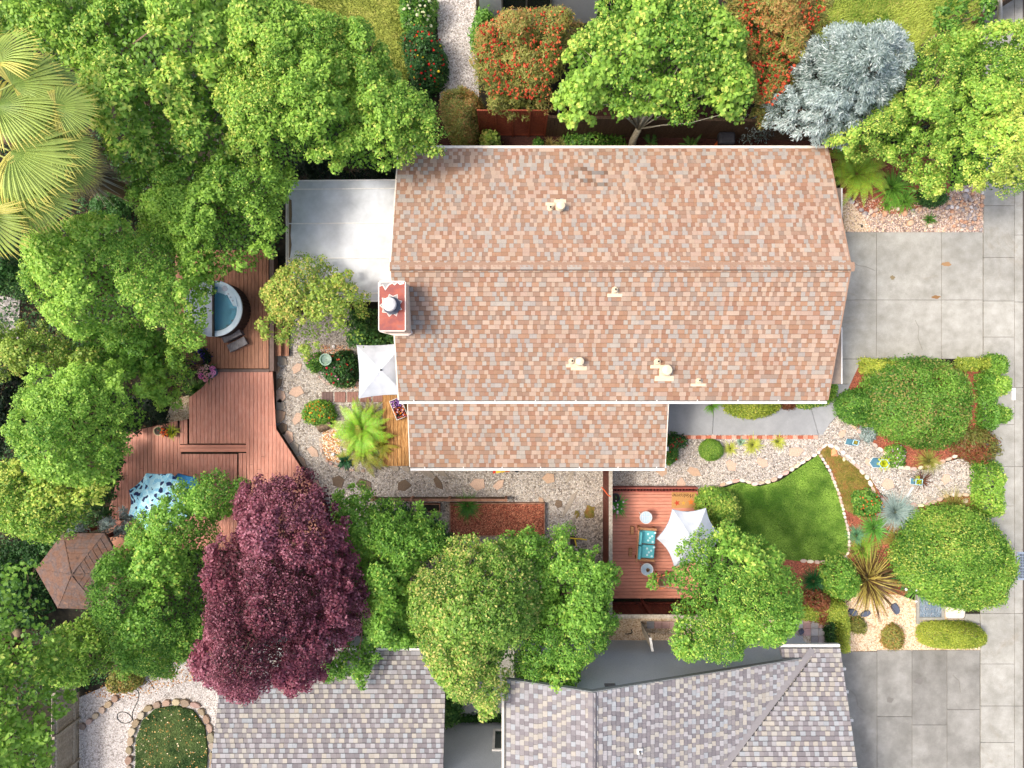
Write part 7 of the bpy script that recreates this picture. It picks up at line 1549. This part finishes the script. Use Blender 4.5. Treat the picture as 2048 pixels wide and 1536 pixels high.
shrub('hedge_ball', 'rounded hedge ball at the driveway and sidewalk corner', 'hedge', blob(1995, 729, 21, 20, 14, 1), .85, pal='bush', leaf=0.088, seed=6, lump=0.119)
shrub('hedge_ball', 'light green hedge ball second down along the sidewalk', 'hedge', blob(1996, 770, 22, 22, 14, 2), .85, pal='lime', leaf=0.094, seed=7, lump=0.119)
shrub('hedge', 'narrow hedge column between the dome shrub and the sidewalk', 'hedge', rect(1966, 748, 1994, 860, 3, 8), .75, pal='green', leaf=0.088, seed=8, lump=0.170)
shrub('hedge_ball', 'small hedge ball above the pale sidewalk panel', 'hedge', blob(2006, 829, 14, 17, 12, 3), .75, pal='bush', leaf=0.088, seed=9, lump=0.102)
shrub('barberry', 'reddish green spreading shrub at the right of the corner bed', 'shrub', [(1920, 880), (1940, 862), (1975, 858), (1998, 880), (1998, 910), (1970, 925), (1940, 920), (1915, 900)], .7, pal='rust', leaf=0.150, asp=.25, seed=10, lump=0.170, acc=.6)
shrub('hedge', 'bright green hedge along the sidewalk beside the end of the gravel path', 'hedge', rect(1957, 924, 2006, 1034, 3, 11), .8, pal='bush', leaf=0.094, seed=11, lump=0.170)
shrub('hedge', 'rounded box hedge under the gutter along the front walkway', 'hedge', [(1450, 795), (1565, 795), (1562, 818), (1545, 830), (1510, 838), (1480, 834), (1455, 822)], .75, pal='yellow', leaf=0.075, seed=12, lump=0.102, acc=.2)
shrub('small_shrub', 'brownish low shrub between the two walkway hedges', 'shrub', [(1564, 795), (1592, 795), (1590, 818), (1568, 818)], .4, pal='rust', leaf=0.062, lump=.16, seed=13)
shrub('hedge', 'low hedge round the house corner by the walkway', 'hedge', [(1594, 795), (1652, 795), (1658, 768), (1676, 768), (1674, 790), (1660, 808), (1620, 816), (1596, 814)], .55, pal='bush', leaf=0.075, seed=14, lump=0.119, acc=.2)
shrub('round_shrub', 'perfect round green ball shrub on the front gravel', 'shrub', blob(1425, 901, 23.5, 21.5, 20, 3, .02), .55, pal='bush', leaf=.035, seed=15, lump=.02, cover=3.2)
shrub('flowering_shrub', 'dark shrub with red flowers at the corner of the low wing', 'shrub', [(1328, 880), (1350, 868), (1375, 878), (1372, 890), (1350, 898), (1330, 905)], .6, pal='deep', leaf=0.100, lump=.16, seed=16, flowers=[(40, .03, C(196, 40, 70)), (20, .025, C(220, 70, 50))])
shrub('round_shrub', 'shaded round shrub with a red flower against the low wing', 'shrub', [(1326, 893), (1345, 890), (1358, 902), (1355, 920), (1340, 930), (1324, 928)], .5, pal='green', leaf=0.056, seed=17, lump=0.051, flowers=[(10, .04, C(206, 50, 36))])
shrub('corner_shrub', 'dark green bushy shrub left of the dome shrub', 'shrub', [(1680, 800), (1700, 785), (1725, 778), (1742, 790), (1740, 825), (1725, 850), (1700, 845), (1683, 828)], .9, pal='green', leaf=0.100, asp=.4, seed=18, lump=0.255)
shrub('flowering_shrub', 'low purple flowered groundcover in the corner mulch bed', 'flowers', [(1775, 895), (1800, 888), (1815, 905), (1812, 932), (1785, 935), (1772, 915)], .25, pal='green', leaf=0.062, lump=.16, seed=19, flowers=[(30, .028, C(190, 130, 190)), (14, .025, C(236, 220, 226))], stems=False)
shrub('flowering_shrub', 'few pale flowers on the low plant beside the dome shrub', 'flowers', [(1728, 810), (1752, 812), (1757, 835), (1735, 838)], .3, pal='green', leaf=0.075, lump=.16, seed=20, flowers=[(12, .03, C(226, 190, 200))], stems=False)
shrub('silver_plant', 'blue green soft plant left of the purple groundcover', 'plant', [(1722, 855), (1745, 848), (1755, 870), (1740, 888), (1725, 875)], .3, pal='blue', leaf=0.075, lump=.16, seed=21, stems=False, acc=.1)
shrub('rose_bush', 'rose bush with orange blooms beside the lawn edging', 'shrub', [(1712, 990), (1740, 982), (1762, 995), (1765, 1020), (1745, 1035), (1718, 1030)], .6, pal='green', leaf=0.094, lump=.16, seed=22, flowers=[(30, .035, C(210, 84, 44)), (14, .03, C(226, 130, 70))])
shrub('leafy_shrub', 'loose yellow green shrub left of the phormium', 'shrub', [(1648, 1145), (1665, 1125), (1690, 1118), (1712, 1130), (1722, 1160), (1712, 1190), (1690, 1203), (1660, 1190)], .95, pal='maple', leaf=0.094, seed=23, lump=0.272, acc=.3)
shrub('nandina', 'orange and red leaved shrub beside the L shaped hedge', 'shrub', [(1612, 1195), (1640, 1185), (1660, 1195), (1655, 1225), (1650, 1250), (1630, 1245), (1612, 1225)], .9, pal='rust', leaf=0.094, seed=24, lump=0.238, acc=.35)
shrub('small_shrub', 'small olive shrub at the foot of the slate rocks', 'shrub', [(1700, 1240), (1722, 1235), (1733, 1248), (1730, 1265), (1712, 1268), (1700, 1255)], .4, pal='olive', leaf=0.075, lump=.16, seed=25)
shrub('barberry', 'rounded red tinged shrub at the lower edge of the tan gravel', 'shrub', [(1766, 1285), (1775, 1262), (1790, 1250), (1806, 1262), (1811, 1285), (1800, 1300), (1778, 1300)], .5, pal='olive', leaf=0.075, seed=26, acc=.5, lump=0.119)
shrub('yellow_shrub', 'yellow green rounded shrub at the corner of the front deck mat', 'shrub', [(1395, 1000), (1412, 982), (1440, 980), (1468, 988), (1485, 1015), (1478, 1040), (1450, 1052), (1420, 1045), (1400, 1025)], 1.1, pal='lime', leaf=0.094, seed=27, lump=0.272, acc=.35)
shrub('rose_bush', 'round rose bush with crimson and pink flowers left of the square umbrella', 'shrub', [(640, 735), (655, 712), (690, 702), (712, 715), (715, 750), (700, 770), (670, 772), (650, 755)], .8, pal='deep', leaf=0.106, seed=28, lump=0.204, flowers=[(22, .04, C(200, 40, 66)), (14, .035, C(226, 100, 60)), (8, .035, C(230, 150, 180))])
shrub('flowering_shrub', 'pink flowered spray left of the glass birdbath', 'flowers', [(612, 715), (635, 705), (648, 715), (645, 735), (625, 745), (612, 732)], .5, pal='green', leaf=0.075, lump=.16, seed=29, flowers=[(26, .03, C(216, 130, 170))])
shrub('marigold_bush', 'orange and yellow flowered bush above the cut log', 'flowers', [(603, 825), (615, 806), (640, 800), (660, 808), (670, 835), (655, 850), (625, 850), (608, 842)], .55, pal='maple', leaf=0.075, lump=.16, seed=30, flowers=[(70, .032, C(226, 130, 40)), (50, .03, C(232, 190, 60))])
shrub('flowering_shrub', 'white flowered bush at the top beside the gravel path', 'shrub', [(800, -20), (868, -20), (866, 30), (850, 52), (820, 55), (802, 35)], 1.5, pal='green', leaf=0.112, seed=31, lump=0.340, flowers=[(90, .06, C(232, 232, 190))])
shrub('rose_bush', 'red flowered climbing roses beside the top gravel path', 'shrub', [(800, 70), (830, 58), (865, 62), (885, 90), (892, 130), (880, 165), (850, 178), (825, 165), (812, 120)], 1.4, pal='deep', leaf=0.106, seed=32, lump=0.425, flowers=[(120, .045, C(206, 44, 34)), (16, .05, C(226, 200, 60))])
shrub('bamboo_shrub', 'olive gold heart shaped shrub above the corner of the roof', 'shrub', [(878, 195), (900, 180), (935, 182), (965, 200), (968, 230), (950, 260), (935, 285), (915, 285), (900, 260), (885, 230)], 2.0, pal='olive', leaf=0.106, asp=.3, seed=33, lump=0.425, acc=.5)
shrub('green_shrub', 'leafy green bush against the white house corner', 'shrub', [(945, 45), (960, 32), (985, 30), (992, 60), (985, 95), (960, 98), (945, 80)], 1.3, pal='green', leaf=0.150, asp=.4, seed=34, lump=0.340)
shrub('jade_plant', 'small pale jade bush between the lattice and the roof edge', 'shrub', [(962, 275), (970, 262), (985, 260), (996, 272), (998, 290), (985, 300), (965, 296)], 1.0, pal='gold', leaf=0.112, asp=.8, lump=.16, seed=35, acc=.4)
shrub('small_shrub', 'small round pale green plant at the lattice foot', 'plant', blob(1077, 286, 9, 9, 12, 5), .5, pal='glossy', leaf=0.075, lump=.16, seed=36)
shrub('small_shrub', 'rough green weeds in front of the dark fence', 'shrub', [(1130, 270), (1180, 262), (1250, 275), (1255, 296), (1135, 296)], .6, pal='green', leaf=0.125, asp=.4, seed=37, lump=0.340, cover=1.4)
shrub('small_shrub', 'blue grey sprig on the dark fence below the bottlebrush', 'shrub', [(1480, 240), (1530, 235), (1560, 250), (1540, 268), (1495, 262)], 1.6, pal='blue', leaf=0.138, asp=.25, seed=38, lump=0.510, cover=.6)
shrub('courtyard_shrub', 'dark glossy shrub in the courtyard beside the grey roof', 'shrub', [(886, 1395), (905, 1392), (920, 1410), (918, 1430), (905, 1448), (888, 1448)], 1.4, pal='deep', leaf=0.163, asp=.6, seed=39, lump=0.340, acc=.4)
shrub('hedge', 'narrow low hedge at the foot of the courtyard wall', 'hedge', rect(905, 1432, 1022, 1444, 1, 40), .35, pal='deep', leaf=0.075, seed=40, lump=0.085)
shrub('low_shrub', 'olive creeping shrub above the tan block edging', 'shrub', [(208, 1370), (225, 1345), (245, 1335), (275, 1350), (280, 1370), (255, 1388), (225, 1390)], .7, pal='olive', leaf=0.088, seed=41, lump=0.204, acc=.15)
shrub('purple_flowers', 'deep violet flowering plant beside the hydrangea', 'flowers', [(386, 728), (392, 706), (405, 694), (418, 708), (419, 724), (405, 730)], 1.1, pal='dark', leaf=0.075, lump=.16, seed=42, flowers=[(170, .034, C(92, 64, 160)), (60, .03, C(64, 44, 120))])
shrub('small_shrub', 'mid green weeds at the river stones below the yellow green tree', 'shrub', [(1840, 380), (1880, 385), (1895, 400), (1870, 412), (1845, 405)], .5, pal='deep', leaf=0.112, asp=.3, lump=.16, seed=43)
# strappy tufts
G1, G2_ = C(60, 110, 36), C(140, 190, 70)
tuft('daylily', 'bright green grassy clump below the big fern by the driveway', 'plant', (1790, 372), 38, .7, 240, G1, G2_, seed=1, width=.035)
tuft('daylily', 'second green grassy clump against the river stones', 'plant', (1815, 398), 26, .5, 180, G1, G2_, seed=2, width=.03)
tuft('daylily', 'small grassy clump beside the tan gravel corner', 'plant', (1777, 408), 15, .35, 90, G1, G2_, seed=3)
tuft('grass_tuft', 'single grass tuft growing in the river pebbles', 'plant', (1861, 438), 14, .3, 110, C(50, 96, 30), C(110, 160, 60), seed=4, width=.02)
tuft('phormium', 'large bronze and yellow striped phormium', 'plant', (1745, 1165), 62, 1.2, 380, C(88, 64, 38), C(186, 168, 84), seed=5, width=.046, up=.85, bi=True)
tuft('agapanthus', 'dark green strappy clump with white blooms right of the phormium', 'plant', (1815, 1150), 32, .7, 200, C(28, 84, 40), C(90, 150, 80), seed=6, width=.035, flowers=(6, .05, C(236, 236, 232)))
tuft('agapanthus', 'lighter strappy clump at the corner of the grille', 'plant', (1840, 1180), 28, .6, 150, C(50, 110, 36), C(140, 190, 80), seed=7, width=.035, flowers=(2, .05, C(236, 236, 232)))
tuft('blue_fescue', 'large silvery blue grass clump below the front gravel path', 'plant', (1795, 1025), 42, .6, 620, C(110, 136, 128), C(190, 206, 196), seed=8, width=.016)
tuft('soft_plant', 'hazy blue green plant right of the silvery grass clump', 'plant', (1827, 1028), 18, .4, 260, C(110, 140, 120), C(160, 184, 166), seed=9, width=.02)
tuft('daylily', 'bright green grass clump left of the silvery grass clump', 'plant', (1752, 1058), 30, .55, 230, G1, C(130, 190, 80), seed=10)
tuft('soft_plant', 'blue green fluffy clump by the lawn edging', 'plant', (1716, 1072), 20, .4, 240, C(70, 120, 80), C(130, 176, 130), seed=11, width=.02)
tuft('grass_tuft', 'yellow green grass clump above the phormium', 'plant', (1728, 1100), 32, .5, 260, C(90, 130, 30), C(170, 200, 80), seed=12, width=.022)
tuft('feather_grass', 'golden feather grass right of the yellow green clump', 'plant', (1800, 1080), 34, .55, 330, C(96, 92, 36), C(186, 166, 86), seed=13, width=.014)
tuft('feather_grass', 'golden feather grass between the gravel path end and the clipped dome', 'plant', (1912, 1012), 36, .55, 330, C(110, 104, 40), C(190, 180, 100), seed=14, width=.014)
tuft('feather_grass', 'golden feather grass drooping over the top of the front gravel path', 'plant', (1862, 922), 28, .45, 280, C(106, 104, 36), C(180, 180, 90), seed=15, width=.014)
tuft('liriope', 'dark green tuft in the mulch below the lawn', 'plant', (1630, 1165), 27, .5, 240, C(20, 64, 30), C(60, 120, 60), seed=16, width=.022)
LG1, LG2 = C(150, 160, 40), C(216, 218, 110)
tuft('golden_grass', 'small golden grass tuft touching the green ball shrub', 'plant', (1462, 897), 14, .3, 150, LG1, LG2, seed=17, width=.02)
tuft('golden_grass', 'largest golden grass tuft on the front gravel', 'plant', (1507, 890), 19, .35, 210, LG1, LG2, seed=18, width=.022)
tuft('golden_grass', 'golden grass tuft rightmost along the brick edging', 'plant', (1557, 883), 15, .3, 150, LG1, LG2, seed=19, width=.02)
tuft('silver_plant', 'pale blue green sprig between two golden grass tufts', 'plant', (1483, 884), 10, .25, 90, C(120, 160, 130), C(170, 200, 170), seed=20, width=.02)
tuft('grass_tuft', 'green tuft under the gutter at the walkway', 'plant', (1425, 809), 17, .4, 120, G1, G2_, seed=21)
tuft('liriope', 'dark grassy clump beside the purple flowers and the main deck', 'plant', (392, 780), 22, .5, 260, C(36, 76, 24), C(110, 150, 60), seed=22, width=.02)
tuft('liriope', 'green grass clump inside the mulch filled bed', 'plant', (935, 1013), 26, .4, 190, C(40, 90, 30), C(110, 160, 60), seed=23, width=.022, z0=.2)
tuft('potted_flowers', 'green leaves with white and pink blooms at the corner of the front deck', 'plant', (1236, 1012), 15, .5, 110, C(50, 120, 40), C(110, 190, 70), seed=24, width=.05, z0=.25, flowers=(12, .04, C(240, 214, 222)))
pot('plant_pot', 'dark blue pot at the upper left corner of the front deck', 1231, 996, .18, .17, .3, C(50, 62, 76))
tuft('grass_tuft', 'brownish tuft at the foot of the dark fence', 'plant', (1100, 286), 11, .35, 80, C(90, 84, 40), C(170, 150, 80), seed=25)
tuft('grass_tuft', 'wiry olive tuft beside the jade bush side yard', 'plant', (1122, 285), 11, .3, 80, C(84, 90, 40), C(160, 160, 80), seed=26)
tuft('hosta', 'dark leafy clump at the lower left of the ferns', 'plant', (690, 922), 18, .3, 60, C(26, 70, 40), C(70, 120, 76), seed=27, width=.1)
# ferns
LF1, LF2 = C(120, 178, 44), C(178, 214, 76)
fern('tree_fern', 'large bright lime fern in the round stone bed', (718, 862), 72, 64, LF1, LF2, 1, h=.9)
fern('tree_fern', 'olive tinged fern spreading below the lime fern', (722, 898), 66, 44, C(124, 140, 44), C(190, 186, 76), 4, h=.6)
fern('tree_fern', 'olive tinged fern at the top of the fern bed', (735, 832), 40, 26, C(110, 128, 44), C(160, 160, 66), 7, h=.55)
fern('fern', 'golden green fern overlapping the boardwalk', (762, 893), 38, 22, C(130, 140, 36), C(196, 186, 70), 9, h=.5)
fern('tree_fern', 'large lime fern at the upper right corner of the house', (1728, 338), 78, 50, C(128, 170, 44), C(190, 208, 76), 12, h=1.0)
fern('fern', 'second fern above the large one against the house corner', (1700, 312), 52, 30, C(116, 160, 44), C(176, 196, 76), 15, h=.8)
fern('fern', 'fern growing under the lime tree trunk left side', (1305, 282), 34, 14, C(44, 100, 36), C(84, 150, 60), 18, h=.6)
fern('fern', 'broad leaved fern right of the pale forked trunk', (1385, 288), 32, 12, C(50, 110, 36), C(96, 160, 60), 21, h=.6)
fern('fern', 'shaded fern behind the patio cover', (690, 345), 30, 12, C(50, 90, 30), C(90, 140, 50), 24, h=.5)
print('TRI', TRI[0], 'meshes', len(bpy.data.meshes), 'objects', len(bpy.data.objects))
